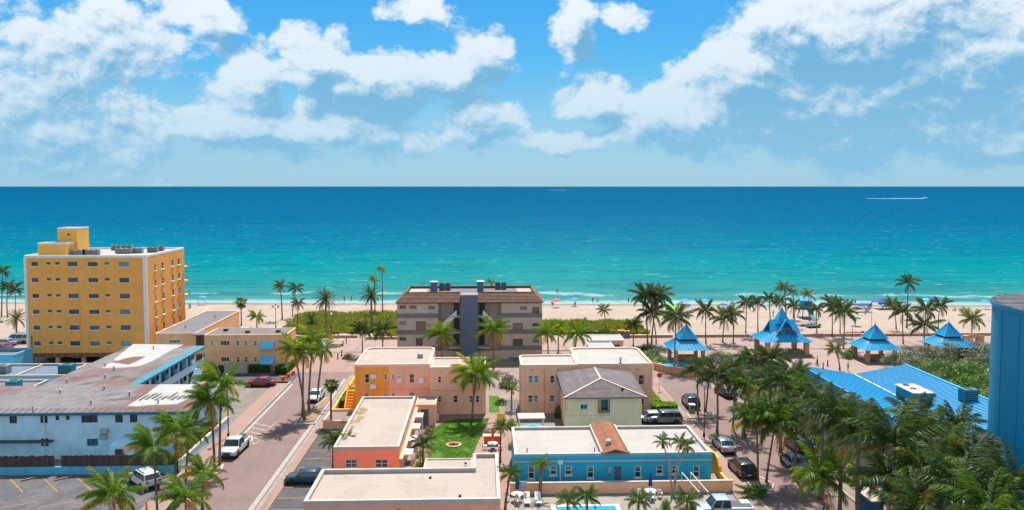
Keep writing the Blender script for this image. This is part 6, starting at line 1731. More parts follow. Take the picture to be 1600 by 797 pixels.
# ================================================================ beach furniture
CANOPY = {}
def cloth(nm, c):
    return paint('cloth_' + nm, lin(*c), .8, .06)
for nm, c in (('blue', (40, 150, 225)), ('navy', (20, 70, 140)), ('red', (225, 70, 70)), ('teal', (30, 160, 180)), ('lime', (150, 220, 60)), ('cyan', (60, 180, 225)), ('green', (40, 140, 120))): cloth(nm, c)
def umbrella_mesh(m, k=8, r=1.25, h=.42):
    if m not in CANOPY:
        mb = MB(); vs = [(0, 0, h)] + [(r * .55 * math.cos(2 * math.pi * i / k), r * .55 * math.sin(2 * math.pi * i / k), h * .68) for i in range(k)] + \
            [(r * math.cos(2 * math.pi * i / k), r * math.sin(2 * math.pi * i / k), 0) for i in range(k)] + [(r * math.cos(2 * math.pi * i / k), r * math.sin(2 * math.pi * i / k), -.14) for i in range(k)]
        fs = [(0, 1 + i, 1 + (i + 1) % k) for i in range(k)]
        for q in (0, 1): fs += [(1 + q * k + i, 1 + (q + 1) * k + i, 1 + (q + 1) * k + (i + 1) % k, 1 + q * k + (i + 1) % k) for i in range(k)]
        CANOPY[m] = mb.mesh(vs, fs).data('canopy', MATS['cloth_' + m])
    return CANOPY[m]
UPOLE = MB().tube([(0, 0, -.2), (0, 0, 2.5)], .035, 6).data('pole', MATS['white_trim'])
def umbrella(px, c, label, group='beach umbrellas', s=1.0):
    t = empty('beach_umbrella', (px[0], px[1], .15), label, 'umbrella', group)
    inst('pole', UPOLE, t, scl=(s, s, s)); inst('canopy', umbrella_mesh(c), t, (0, 0, 2.1 * s), (.1, .06, px[0]), (s, s, s))
    return t
def deck_chair(px, rz, c, label, group='beach chairs'):
    t = empty('beach_chair', (px[0], px[1], .15), label, 'chair', group); t.rotation_euler.z = rz
    if 'chair_' + c not in CANOPY:
        CANOPY['chair_' + c] = (MB().bar((-.3, 0, .32), (.3, 0, .28), .55, .04).data('seat', MATS['cloth_' + c]), MB().bar((-.3, 0, .33), (-.62, 0, .85), .55, .04).data('backrest', MATS['cloth_' + c]),
                                MB().bar((-.25, .26, .02), (.1, .26, .34), .035).bar((-.25, -.26, .02), (.1, -.26, .34), .035).bar((.25, .26, .02), (-.2, .26, .34), .035).bar((.25, -.26, .02), (-.2, -.26, .34), .035).data('frame', MATS['white_trim']))
    a, b, f = CANOPY['chair_' + c]
    inst('seat', a, t); inst('backrest', b, t); inst('frame', f, t)
U = [((-73.89, 211.07), 'blue', 'blue beach umbrella by the water beyond the tan building'), ((18.25, 202.36), 'red', 'red beach umbrella near the waterline'),
     ((23.23, 204.37), 'blue', 'blue beach umbrella beside the red one near the waterline'), ((46.68, 201.38), 'blue', 'blue beach umbrella beside the lime tent'),
     ((51.26, 201.22), 'blue', 'blue beach umbrella above the navy one'), ((49.5, 193.0), 'navy', 'navy beach umbrella in front of a blue one'),
     ((56.32, 201.05), 'blue', 'blue beach umbrella by the waterline between pavilions'), ((66.31, 201.79), 'teal', 'teal beach umbrella near the lifeguard tower'),
     ((90.94, 202.04), 'teal', 'teal beach umbrella behind the palms near the flag'), ((91.2, 192.57), 'navy', 'navy umbrella of the row beside the flag'), ((92.77, 192.51), 'navy', 'navy umbrella in the middle of the row beside the flag'), ((94.19, 192.46), 'navy', 'navy umbrella at the end of the row beside the flag'),
     ((113.3, 200.17), 'cyan', 'bright cyan beach umbrella near the waterline by the pavilions'), ((126.56, 196.5), 'blue', 'blue beach umbrella by the round tower'), ((82.17, 173.02), 'green', 'green umbrella over the red boat'),
     ((83.19, 205.66), 'blue', 'blue umbrella behind the lifeguard tower'), ((58.73, 193.68), 'navy', 'navy umbrella with chairs east of the lime tent')]
for p, c, l in U: umbrella(p, c, l, s=.85)
for i, (p, c) in enumerate((((-75.14, 212.25), 'blue'), ((-73.28, 212.19), 'blue'), ((17.64, 206.78), 'red'), ((23.32, 206.59), 'blue'), ((51.96, 196.97), 'navy'), ((65.65, 192.45), 'navy'), ((94.36, 194.48), 'cyan'), ((101.96, 200.56), 'blue'), ((109.93, 201.38), 'cyan'), ((100.93, 195.29), 'navy'))):
    deck_chair(p, i * .7, c, c + ' folding beach chair out on the sand', 'beach chairs')
# tents
def tent(px, c, label, w=1.6, h=2.1):
    t = empty('beach_tent', (px[0], px[1], .15), label, 'tent', 'beach tents')
    mb = MB(); pyramid(mb, 0, 0, w, w, h * .75, .05, .05, h * 1.25); o = mb.build('canopy', MATS['cloth_' + c]); o.parent = t
    mb = MB().box(-w, w, -w - .01, -w + .01, h * .6, h * .75); mb.box(-w, w, w - .01, w + .01, h * .6, h * .75); o = mb.build('valance', MATS['cloth_' + c]); o.parent = t
    for sx in (-1, 1):
        for sy in (-1, 1):
            o = MB().tube([(sx * w * .97, sy * w * .97, 0), (sx * w * .97, sy * w * .97, h * .76)], .04, 6).build('leg', MATS['white_trim']); o.parent = t
tent((44.97, 191.19), 'lime', 'lime green beach tent behind the promenade palms', 1.5, 1.9)
tent((100.37, 197.4), 'navy', 'navy beach tent near the waterline by the small pavilions', 1.9, 2.2)
# lifeguard tower
LG = empty('lifeguard_tower', (*(75.6, 184.47), .2), 'turquoise lifeguard tower on stilts with blue roof', 'lifeguard tower')
def lg(nm, mb, m):
    o = mb.build(nm, m); o.parent = LG; return o
for sx in (-1, 1):
    for sy in (-1, 1): lg('leg', MB().bar((sx * 1.4, sy * 1.4, 0), (sx * 1.1, sy * 1.1, 2.0), .16), MATS['teal_trim'])
lg('deck', MB().box(-1.9, 1.9, -1.9, 1.9, 2.0, 2.15), MATS['teal_trim'])
lg('cabin', MB().box(-1.1, 1.1, -1.0, 1.3, 2.152, 4.1), MATS['cloth_teal'])
lg('window', MB().box(-.8, .8, -1.03, -1.003, 2.9, 3.7), MATS['window_glass'])
mb = MB(); pyramid(mb, 0, 0, 1.7, 1.7, 4.1, .2, .2, 4.9); lg('roof', mb, MATS['cloth_blue'])
for sx in (-1, 1): lg('railing', MB().box(sx * 1.85 - .04, sx * 1.85 + .04, -1.85, 1.85, 2.9, 3.0).box(sx * 1.85 - .03, sx * 1.85 + .03, -1.85, -1.79, 2.15, 2.9), MATS['teal_trim'])
lg('railing', MB().box(-1.85, 1.85, -1.89, -1.82, 2.9, 3.0), MATS['teal_trim'])
lg('ramp', MB().bar((.0, -1.9, 2.05), (.0, -5.2, .1), 1.1, .1), MATS['teal_trim'])
# boats drawn up on the sand
def boat(px, c, rz, label, L=4.6, W=1.6):
    t = empty('beach_boat', (px[0], px[1], .12), label, 'boat', 'boats on the sand'); t.rotation_euler.z = rz
    secs = [(-.5, .75, .5), (-.3, .95, .5), (0, 1, .52), (.25, .85, .58), (.42, .45, .68), (.5, .04, .78)]
    vs = []
    for fx, wf, z in secs:
        w_ = W / 2 * wf; vs += [(fx * L, -w_, z), (fx * L, -w_ * .8, .18 + .1 * max(0, fx)), (fx * L, 0, .02 + .3 * max(0, fx)), (fx * L, w_ * .8, .18 + .1 * max(0, fx)), (fx * L, w_, z), (fx * L, w_ * .75, z - .05), (fx * L, 0, .22 + .4 * max(0, fx)), (fx * L, -w_ * .75, z - .05)]
    n = 8
    mb = MB().mesh(vs, [(i * n + j, i * n + (j + 1) % n, (i + 1) * n + (j + 1) % n, (i + 1) * n + j) for i in range(len(secs) - 1) for j in range(n)] + [tuple(range(7, -1, -1))])
    o = mb.build('hull', MATS[c]); o.parent = t
    for fx in (-.25, .08):
        o = MB().box(fx * L - .12, fx * L + .12, -W * .42, W * .42, .36, .42).build('thwart', MATS['wood_brown']); o.parent = t
boat((77.09, 162.51), 'car_red', .1, 'red boat lying on the sand by the promenade wall', 4.2)
boat((71.54, 173.39), 'car_silver', .3, 'silver boat on the sand below the lifeguard tower', 4.6)
boat((71.97, 170.97), 'car_teal', .25, 'dark teal boat beside the silver one on the sand', 3.6)
# flagpole with the stars and stripes
FP = empty('flagpole', (*(79.4, 160.31), .1), 'tall flagpole with drooping red white and blue flag beside the promenade', 'flagpole')
fh = 7.2
o = MB().lathe([(.3, 0), (.3, .15), (.09, .18), (.05, fh), (.10, fh + .05), (.02, fh + .2)], 8).build('pole', MATS['white_trim']); o.parent = FP
paint('flag_red', lin(190, 60, 70), .8, .1); paint('flag_white', lin(225, 222, 222), .8, .05); paint('flag_blue', lin(40, 50, 110), .8, .1)
def flag_pt(u, v):     # u along the fly (0..1), v down the hoist (0..1)
    return (-.06 - 1.35 * u + .05 * math.sin(v * 5), .16 * math.sin(u * 7 + v), fh - .15 - 1.35 * v - 1.25 * u ** 1.3)
for i in range(13):
    mb = MB()
    for j in range(8):
        u0, u1 = j / 8, (j + 1) / 8; v0, v1 = i / 13, (i + 1) / 13
        mb.face([flag_pt(u0, v1), flag_pt(u1, v1), flag_pt(u1, v0), flag_pt(u0, v0)])
    o = mb.build('flag_stripe', MATS['flag_red' if i % 2 == 0 else 'flag_white']); o.parent = FP
mb = MB()
for j in range(4):
    for i in range(7):
        q = [flag_pt(a * .4, b) for a, b in ((j / 4, (i + 1) / 13), ((j + 1) / 4, (i + 1) / 13), ((j + 1) / 4, i / 13), (j / 4, i / 13))]
        mb.face([(a, b - .008, c) for a, b, c in q]); mb.face([(a, b + .008, c) for a, b, c in q])
can = mb.build('flag_canton', MATS['flag_blue']); can.parent = FP
for j in range(5):
    for i in range(4):
        p = flag_pt((.06 + .075 * j), (.06 + .125 * i))
        st_ = MB().face([(p[0] + r_ * math.cos(R(90 + 36 * k)), p[1] - .012, p[2] + r_ * math.sin(R(90 + 36 * k))) for k, r_ in enumerate([.05, .02] * 5)]).build('star', MATS['flag_white']); st_.parent = can
# low wall between promenade and sand
def low_wall(x0, x1, y, label, h=.55):
    t = empty('sea_wall', ((x0 + x1) / 2, y, 0), label, 'wall')
    MB().box(x0, x1, y - .15, y + .15, 0, h).build('wall_face', MATS['stone_post'], t)
    MB().box(x0 - .02, x1 + .02, y - .21, y + .21, h + .002, h + .09).build('coping', MATS['cap_light'], t)
low_wall(62, 140, 161.2, 'low tan promenade wall in front of the red boat')
low_wall(40, 58.5, 161.2, 'low tan promenade wall behind the large pavilion')
low_wall(-24, -12, 161.2, 'low promenade wall behind the grey beachfront building')
low_wall(-60, -26, 163.0, 'low promenade wall below the dune beside the date palm')
low_wall(28, 38.5, 161.2, 'low promenade wall behind the splash pool')
# stone gateway
gx, gy = (95.46, 151.78)
SG = empty('stone_gateway', (gx, gy, 0), 'small tan stone gateway with square opening beside the low palm', 'gateway')
for a, b in ((-2.0, -.7), (.7, 2.0)): MB().box(gx + a, gx + b, gy - .4, gy + .4, 0, 1.9).build('pier', MATS['stone_post'], SG)
MB().box(gx - .698, gx + .698, gy - .4, gy + .4, 1.35, 2.15).build('lintel', MATS['stone_post'], SG)

# ================================================================ people
for nm, c in (('skin_light', (214, 160, 130)), ('skin_tan', (168, 112, 82)), ('skin_dark', (98, 64, 48)), ('hair', (52, 38, 30)), ('shirt_blue', (50, 90, 150)), ('shirt_white', (225, 222, 215)), ('shirt_red', (190, 60, 50)), ('shorts_dark', (40, 44, 58)), ('shorts_teal', (40, 130, 140))): paint(nm, lin(*c), .8, .05)
def person_mesh(pose, skin, shirt, shorts):
    J = {'hip': (0, 0, .93), 'waist': (0, 0, 1.08), 'chest': (0, 0, 1.32), 'neck': (0, 0, 1.48), 'head': (0, .02, 1.60), 'top': (0, .01, 1.72),
         'shl': (-.18, 0, 1.42), 'ell': (-.25, .02, 1.15), 'wrl': (-.27, .10, .92), 'hal': (-.27, .13, .82), 'shr': (.18, 0, 1.42), 'elr': (.25, .02, 1.15), 'wrr': (.27, .10, .92), 'har': (.27, .13, .82),
         'hpl': (-.10, 0, .88), 'knl': (-.11, .03, .50), 'anl': (-.11, -.02, .09), 'tol': (-.12, .14, .03), 'hpr': (.10, 0, .88), 'knr': (.11, .03, .50), 'anr': (.11, -.02, .09), 'tor': (.12, .14, .03)}
    if pose == 'walk':
        J.update(knl=(-.10, .20, .52), anl=(-.10, .26, .10), tol=(-.10, .42, .06), knr=(.10, -.04, .50), anr=(.10, -.34, .14), tor=(.10, -.24, .04), wrl=(-.24, -.16, .95), hal=(-.24, -.2, .86), wrr=(.24, .24, .97), har=(.24, .29, .89))
    if pose == 'sit':
        for k in J: J[k] = (J[k][0], J[k][1] - .1, J[k][2] - .78)
        J.update(knl=(-.14, .42, .45), anl=(-.14, .62, .07), tol=(-.15, .78, .05), knr=(.14, .40, .45), anr=(.14, .60, .07), tor=(.15, .76, .05), wrl=(-.2, .34, .44), hal=(-.2, .42, .46), wrr=(.2, .34, .44), har=(.2, .42, .46))
    E = [('hip', 'waist'), ('waist', 'chest'), ('chest', 'neck'), ('neck', 'head'), ('head', 'top')]
    for s in 'lr': E += [('chest', 'sh' + s), ('sh' + s, 'el' + s), ('el' + s, 'wr' + s), ('wr' + s, 'ha' + s), ('hip', 'hp' + s), ('hp' + s, 'kn' + s), ('kn' + s, 'an' + s), ('an' + s, 'to' + s)]
    rad = dict(hip=(.15, .12), waist=(.13, .10), chest=(.16, .11), neck=(.055, .055), head=(.095, .11), top=(.06, .07))
    for s in 'lr': rad.update({'sh' + s: (.065, .065), 'el' + s: (.042, .042), 'wr' + s: (.032, .032), 'ha' + s: (.035, .025), 'hp' + s: (.095, .095), 'kn' + s: (.062, .062), 'an' + s: (.042, .042), 'to' + s: (.04, .03)})
    names = list(J); idx = {k: i for i, k in enumerate(names)}
    me = bpy.data.meshes.new('tmp'); me.from_pydata([J[k] for k in names], [(idx[a], idx[b]) for a, b in E], [])
    ob = bpy.data.objects.new('tmp', me); col.objects.link(ob)
    sk = ob.modifiers.new('s', 'SKIN'); ob.modifiers.new('d', 'SUBSURF').levels = 1
    for i, k in enumerate(names): me.skin_vertices[0].data[i].radius = rad[k]; me.skin_vertices[0].data[i].use_root = (k == 'hip')
    dg = bpy.context.evaluated_depsgraph_get(); dg.update()
    out = bpy.data.meshes.new_from_object(ob.evaluated_get(dg)); out.name = 'person'
    bpy.data.objects.remove(ob); bpy.data.meshes.remove(me)
    out.materials.clear()
    for m in (skin, shirt, shorts, 'hair'): out.materials.append(MATS[m])
    base = J['hip'][2]
    for p in out.polygons:
        c = p.center; p.use_smooth = True
        z = c.z - base + .93
        near = abs(c.x) < .24
        if z > 1.66 or (z > 1.55 and c.y < J['head'][1] - .05): p.material_index = 3
        elif 1.0 < z < 1.45 and near and c.y < J['hip'][1] + .18: p.material_index = 1
        elif .62 < z <= 1.0 and abs(c.x) < .21 and (pose != 'sit' or c.y < .3): p.material_index = 2
        else: p.material_index = 0
    return out
PEO = [person_mesh('stand', 'skin_tan', 'skin_tan', 'shorts_dark'), person_mesh('walk', 'skin_light', 'shirt_blue', 'shorts_dark'), person_mesh('sit', 'skin_light', 'shirt_red', 'shorts_teal'), person_mesh('stand', 'skin_light', 'shirt_white', 'shorts_teal'), person_mesh('walk', 'skin_dark', 'shirt_white', 'shorts_dark')]
def person(px, k, rz, label, group='people on the beach', z=.1):
    o = inst('person', PEO[k], None, (px[0], px[1], z), (0, 0, rz)); tag(o, label, 'person', group); return o
PP = [((-29.86, 162.68), 1, 2.6, 'person in blue shirt and dark shorts walking on the plaza', .09), ((-36.71, 220.32), 0, 1.0, 'person in dark shorts standing in the shallows beyond the dune', -.6), ((-38.04, 216.89), 0, -.6, 'bare-chested person in dark shorts on the wet sand near a bather', -.35),
      ((28.94, 212.18), 0, .4, 'person in dark shorts standing beside another at the waterline', -.3), ((30.31, 212.13), 4, 1.4, 'person in white shirt walking at the waterline beside another', -.3), ((38.54, 211.85), 0, 2, 'lone bather standing at the waterline near the tall palms', -.3),
      ((21.59, 236.37), 0, 0, 'bather standing in the breaking wave', -1.1), ((17.71, 205.66), 2, 2.4, 'person in red top sitting under the red umbrella', .1), ((23.52, 205.46), 2, 1.0, 'person sitting beside the blue umbrella near the red one', .1),
      ((116.37, 192.71), 2, .5, 'person sitting on the sand beside another near the round tower', .15), ((118.12, 192.65), 2, -.4, 'person sitting on the sand close to the round tower', .15), ((77.49, 181.69), 3, 1, 'person in white shirt standing by the boats', .15), ((68.25, 185.64), 4, 2, 'person in white shirt walking between the beach palms', .15),
      ((109.19, 202.52), 3, 0, 'person in white shirt standing near the navy tent', .1), ((96.08, 202.97), 0, 2, 'person in dark shorts standing behind the navy umbrellas', .1), ((22.97, 162.25), 4, 1, 'person in white shirt walking on the promenade behind the pink apartments', .09), ((64.6, 209.77), 3, 1, 'person in white shirt standing near the waterline by the blue umbrellas', -.2),
      ((60.96, 130.69), 3, 2, 'person in white shirt standing on the plaza by the thin young palm', .02), ((57.6, 135.14), 4, 1, 'person in white shirt walking on the plaza by the hall', .02)]
for p, k, rz, l, z in PP: person(p, k, rz, l, z=z)

# ================================================================ street furniture and courtyard things
def lamp_post(px, label, h=6.0, triple=False):
    t = empty('street_lamp', (px[0], px[1], .02), label, 'street lamp', 'street lamps')
    o = MB().lathe([(.16, 0), (.16, .5), (.07, .6), (.05, h)], 8).build('post', MATS['dark_metal']); o.parent = t
    heads = ((-.6, 0), (.6, 0), (0, .35)) if triple else ((0, 0),)
    for x, dz_ in heads:
        if x:
            o = MB().tube([(0, 0, h - .3), (x * .6, 0, h - .15), (x, 0, h - .05)], .03, 6).build('arm', MATS['dark_metal']); o.parent = t
        o = MB().lathe([(.10, 0), (.24, .15), (.26, .3), (.16, .48), (.03, .55)], 10, (x, 0, h - .05 + dz_)).build('globe', MATS['white_trim' if not triple else 'cap_light']); o.parent = t
lamp_post((-45.64, 175.02), 'ornate three-headed lamp post beside the dune', 4.6, True)
lamp_post((70.1, 148.94), 'lamp post on the promenade beside the small pavilion', 4.2)
lamp_post((92.32, 155.11), 'slim lamp post beside the pavilion half behind sea grape', 3.4)
lamp_post((27.03, 96.21), 'slim lamp post on the pavement behind the silver saloon', 6.5)
lamp_post((-31.66, 98.23), 'slim lamp post at the yard corner beside the pickup', 7.5)
lamp_post((-30.97, 161.36), 'slim lamp post at the plaza end of the street', 5)
for i, p in enumerate(((-26.39, 143.18), (-26.18, 145.89), (-27.31, 157.28), (-27.5, 154.75), (57.8, 135.63), (57.57, 132.7), (59.16, 134.59))):
    t = empty('bollard', (p[0], p[1], .01), 'dark iron bollard on the plaza at the street end' if i < 4 else 'dark iron bollard on the plaza by the blue-roofed hall', 'bollard', 'plaza bollards' if i < 4 else 'hall bollards')
    o = MB().lathe([(.16, 0), (.16, .12), (.10, .15), (.10, .85), (.14, .9), (.12, 1.0), (.02, 1.08)], 8).build('post', MATS['dark_metal']); o.parent = t
# stop sign
sx, sy = (26.43, 118.83)
SS = empty('stop_sign', (sx, sy, .12), 'red octagonal stop sign on the pavement corner by the hedge', 'sign')
o = MB().tube([(0, 0, 0), (0, 0, 2.6)], .035, 6).build('post', MATS['ac_metal']); o.parent = SS
paint('sign_red', lin(205, 50, 40), .5, .05)
oc = [(.4 * math.cos(R(22.5 + 45 * i)), .4 * math.sin(R(22.5 + 45 * i))) for i in range(8)]
o = MB().mesh([(a, -.06, 2.3 + b) for a, b in oc] + [(a, -.04, 2.3 + b) for a, b in oc], [tuple(range(8)), tuple(range(15, 7, -1))] + [(i, 8 + i, 8 + (i + 1) % 8, (i + 1) % 8) for i in range(8)]).build('plate', MATS['sign_red']); o.parent = SS
# splash pool with curved wall
qx, qy = (33.1, 135.98)
SP = empty('splash_pool', (qx, qy, 0), 'round turquoise splash pool with pale rim beside the blue pavilion', 'pool')
paint('pool_water', lin(30, 150, 190), .12, .1, 1.0, spec=.6)
k = 28
el_ = lambda r, z: [(qx + r * 1.15 * math.cos(2 * math.pi * j / k), qy + r * math.sin(2 * math.pi * j / k), z) for j in range(k)]
o = MB().mesh(el_(2.3, .12) , [tuple(range(k))]).build('water', MATS['pool_water'], SP)
vs = el_(2.3, .02) + el_(2.3, .26) + el_(2.7, .26) + el_(2.7, 0)
MB().mesh(vs, [(i * k + (j + 1) % k, i * k + j, (i + 1) * k + j, (i + 1) * k + (j + 1) % k) for i in range(3) for j in range(k)]).build('rim', MATS['concrete'], SP)
cw = empty('curved_wall', (*(31.2, 130.79), 0), 'curved tan wall round the splash pool at the end of the brick street', 'wall')
P_ = [(28.6, 133.22), (29.7, 131.3), (31.41, 129.42), (33.07, 127.58), (34.96, 127.96), (36.96, 130.59)]
vs = []
for x, y in P_: vs += [(x, y, 0), (x, y, 1.15), (x + .1, y + .35, 1.15), (x + .1, y + .35, 0)]
MB().mesh(vs, [(i * 4 + a, (i + 1) * 4 + a, (i + 1) * 4 + a + 1, i * 4 + a + 1) for i in range(len(P_) - 1) for a in range(3)] + [(0, 1, 2, 3), tuple(4 * (len(P_) - 1) + q for q in (3, 2, 1, 0))]).build('wall_face', MATS['stone_post'], cw)
# white beach cafe roofs
CF = empty('beach_cafe', (22, 140, 0), 'small beach cafe with white flat roofs behind the pink apartments', 'building')
volume(CF, rect(18.6, 22.6, 136.6, 143), 0, 2.6, MATS['stucco_shade']); flat_roof(CF, rect(18.4, 22.8, 136.4, 143.2), 2.7, .12, MATS['roof_white'], MATS['white_paint'], .15)
volume(CF, rect(19.2, 25.2, 143.4, 148.6), 0, 2.9, MATS['coral_light'], {0: [(23.2, 24.6, .8, 2.2)]}); flat_roof(CF, rect(19.0, 25.4, 143.2, 148.8), 3.0, .12, MATS['roof_white'], MATS['white_paint'], .15)
# street wall beside the motel, kerb islands
SW = empty('street_wall', (-33.15, 94, 0), 'pale garden wall along the pavement beside the motel hedge', 'wall')
MB().box(-33.3, -33.02, 86.4, 103.0, 0, 1.25).build('wall_face', MATS['hotel_white'], SW); MB().box(-33.36, -32.96, 86.35, 103.05, 1.252, 1.33).build('coping', MATS['cap_light'], SW)
YW = empty('yard_wall', (-36, 112, 0), 'low pale wall with teal side enclosing the corner yard', 'wall')
MB().box(-43.8, -36.6, 112.9, 113.1, 0, .9).build('wall_face', MATS['teal_trim'], YW); MB().box(-43.85, -36.55, 112.85, 113.15, .902, .98).build('coping', MATS['cap_light'], YW)
def island(poly, label, soil='ground_mat'):
    cx_ = sum(p[0] for p in poly) / len(poly); cy_ = sum(p[1] for p in poly) / len(poly)
    t = empty('kerb_island', (cx_, cy_, 0), label, 'kerb island')
    inn_ = inset(poly, .18); n_ = len(poly); mb = MB()
    for i in range(n_):
        j = (i + 1) % n_
        mb.face([(*poly[i], 0), (*poly[j], 0), (*poly[j], .15), (*poly[i], .15)]); mb.face([(*poly[i], .15), (*poly[j], .15), (*inn_[j], .15), (*inn_[i], .15)])
    mb.build('kerb', MATS['cap_light'], t); MB().face([(*p, .12) for p in inn_]).build('soil', MATS[soil], t)
paint('sandy_soil', alb(190, 160, 136), .95, .25, 1.4)
island([(-24.9, 103.2), (-22.1, 103.4), (-22.1, 116.5), (-23.2, 116.5), (-24.6, 109)], 'sandy kerb island of the street palm clump', 'sandy_soil')
island([(-31.0, 83.5), (-29.3, 84.2), (-28.6, 86.2), (-29.0, 88.2), (-31.0, 89.2)], 'sandy kerb island at the foot of the tall street palms', 'sandy_soil')
island([(-30.4, 94.6), (-28.6, 95.0), (-28.2, 96.6), (-28.8, 98.4), (-30.4, 99)], 'kerb island with small shrub ahead of the pickup', 'sandy_soil')
bush((-29.5, 96.9), (.8, 1.2, 1.0), 'small teal-green shrub on the kerb island by the pickup', kind='bush_green', z=.12)
island([(27.35, 104.2), (30.6, 104.4), (31.0, 105.2), (29.6, 106.4), (27.35, 106.6)], 'kerb island beside the dark wagon on the brick street', 'sandy_soil')
island([(27.35, 79.5), (29.2, 78.6), (30.0, 80.3), (29.4, 82.6), (27.35, 83.0)], 'kerb island of the round bush and leaning palms', 'sandy_soil')
# courtyard
FPIT = empty('fire_pit', (*(-3.74, 94.34), .03), 'round sandy fire pit with stone rim in the lawn', 'fire pit')
o = MB().lathe([(.75, 0), (.75, .12), (.95, .12), (.95, 0)], 16).build('rim', MATS['stone_post']); o.parent = FPIT
o = MB().lathe([(.74, .02), (.74, .06), (.01, .06)], 16).build('sand', MATS['sandy_soil']); o.parent = FPIT
for a in (0, 1.5): o = MB().bar((-.5 * math.cos(a), -.5 * math.sin(a) * .5, .12 + a * .06), (.5 * math.cos(a), .5 * math.sin(a) * .5, .12 + a * .06), .14).build('log', MATS['wood_dark']); o.parent = FPIT
def closed_parasol(p, c, label, h=2.6):
    t = empty('parasol', (p[0], p[1], .02), label, 'parasol', 'folded parasols')
    o = MB().tube([(0, 0, 0), (0, 0, h)], .03, 6).build('pole', MATS['white_trim']); o.parent = t
    o = MB().lathe([(.05, h), (.13, h - .35), (.22, h - 1.35), (.17, h - 1.4), (.03, h - 1.3)], 10).build('canopy', MATS['cloth_' + c]); o.parent = t
    o = MB().lathe([(.25, 0), (.25, .08), (.05, .1)], 10).build('base', MATS['dark_metal']); o.parent = t
def garden_table(p, label, r_=.6):
    t = empty('garden_table', (p[0], p[1], .02), label, 'table', 'garden tables')
    o = MB().lathe([(.03, .70), (r_, .70), (r_, .75), (.03, .75)], 14).build('tabletop', MATS['white_paint']); o.parent = t
    for a in range(4):
        c_, s_ = math.cos(a * 1.571 + .78), math.sin(a * 1.571 + .78); o = MB().bar((c_ * r_ * .6, s_ * r_ * .6, 0), (c_ * r_ * .4, s_ * r_ * .4, .7), .05).build('leg', MATS['white_trim']); o.parent = t
GCH = None
def garden_chair(p, rz, label):
    t = empty('garden_chair', (p[0], p[1], .02), label, 'chair', 'white garden chairs'); t.rotation_euler.z = rz
    for nm, mb in (('seat', MB().box(-.22, .22, -.22, .22, .42, .46)), ('backrest', MB().box(-.22, .22, .19, .23, .47, .88))):
        o = mb.build(nm, MATS['white_paint']); o.parent = t
    for x in (-.2, .2):
        for y in (-.2, .2): o = MB().box(x - .02, x + .02, y - .02, y + .02, 0, .419).build('leg', MATS['white_trim']); o.parent = t
cloth('orange', (225, 90, 30)); cloth('yellow', (240, 190, 70))
pa = (0.92, 92.77)
closed_parasol(pa, 'orange', 'folded orange parasol beside the lawn path'); garden_table((pa[0], pa[1] - .02), 'white round table under the folded orange parasol')
garden_chair((pa[0] - .9, pa[1]), 1.5, 'white garden chair at the orange parasol table'); garden_chair((pa[0] + .9, pa[1] - .1), -1.5, 'white garden chair at the orange parasol table')
OB = empty('garden_bar', (*(0.87, 94.65), 0), 'orange box-shaped garden bar beside the lawn path', 'bar')
o = MB().box(-1.0, 1.0, -.3, .3, 0, 1.05).build('front', MATS['cloth_orange']); o.parent = OB; o = MB().box(-1.1, 1.1, -.4, .4, 1.052, 1.12).build('top', MATS['coral_light']); o.parent = OB
YS_ = empty('shade_screen', (*(2.08, 101.27), 0), 'yellow canvas shade screen on posts beside the lawn path', 'screen')
for x in (-.5, .5): o = MB().tube([(x, 0, 0), (x, 0, 1.9)], .04, 6).build('post', MATS['white_trim']); o.parent = YS_
o = MB().box(-.5, .5, -.03, .03, .2, 1.85).build('canvas', MATS['cloth_yellow']); o.parent = YS_
pb = (3.16, 77.1); pc = (16.45, 77.46)
closed_parasol(pb, 'navy', 'folded navy parasol by the pool deck beside the coral wall corner'); garden_table(pb, 'white table under the folded navy parasol near the passage')
closed_parasol(pc, 'navy', 'folded navy parasol before the azure building beside the triple palms'); garden_table(pc, 'white table under the folded navy parasol beside the triple palms')
for i, (dx_, dy_) in enumerate(((-1, 0), (1, .1), (0, -1.0))):
    garden_chair((pb[0] + dx_, pb[1] + dy_), i * 2.1, 'white garden chair round the parasol table near the passage'); garden_chair((pc[0] + dx_, pc[1] + dy_), i * 2.1 + .5, 'white garden chair round the parasol table beside the triple palms')
PO = empty('swimming_pool', (9.7, 70, 0), 'rectangular blue swimming pool with pale coping below the coral terrace', 'pool')
MB().box(6.8, 12.6, 62, 75.4, .0, .03).build('water', MATS['pool_water'], PO)
mb = MB()
for q in ((6.4, 13.0, 75.4, 75.8), (6.4, 6.8, 62, 75.398), (12.6, 13.0, 62, 75.398)): mb.box(*q, 0, .09)
mb.build('coping', MATS['white_paint'], PO)
for i, x in enumerate((4.1, 5.2)):
    t = empty('sun_lounger', (x, 76.6, .01), 'white sun lounger on the pool deck beside the passage', 'lounger', 'sun loungers')
    o = MB().bar((0, -.9, .32), (0, .35, .32), .6, .06).build('seat', MATS['white_paint']); o.parent = t
    o = MB().bar((0, .35, .33), (0, .95, .75), .6, .06).build('backrest', MATS['white_paint']); o.parent = t
    for yy in (-.8, .3):
        for xx in (-.25, .25): o = MB().box(xx - .03, xx + .03, yy - .03, yy + .03, 0, .3).build('leg', MATS['white_trim']); o.parent = t
rl = empty('stair_rail', (*(19.97, 78.67), 0), 'sloping white stair rail beside the triple palms at the coral terrace', 'railing')
for x in (0, .9): o = MB().bar((x, .3, 2.0), (x + 1.1, -2.2, .9), .07).build('handrail', MATS['white_trim']); o.parent = rl
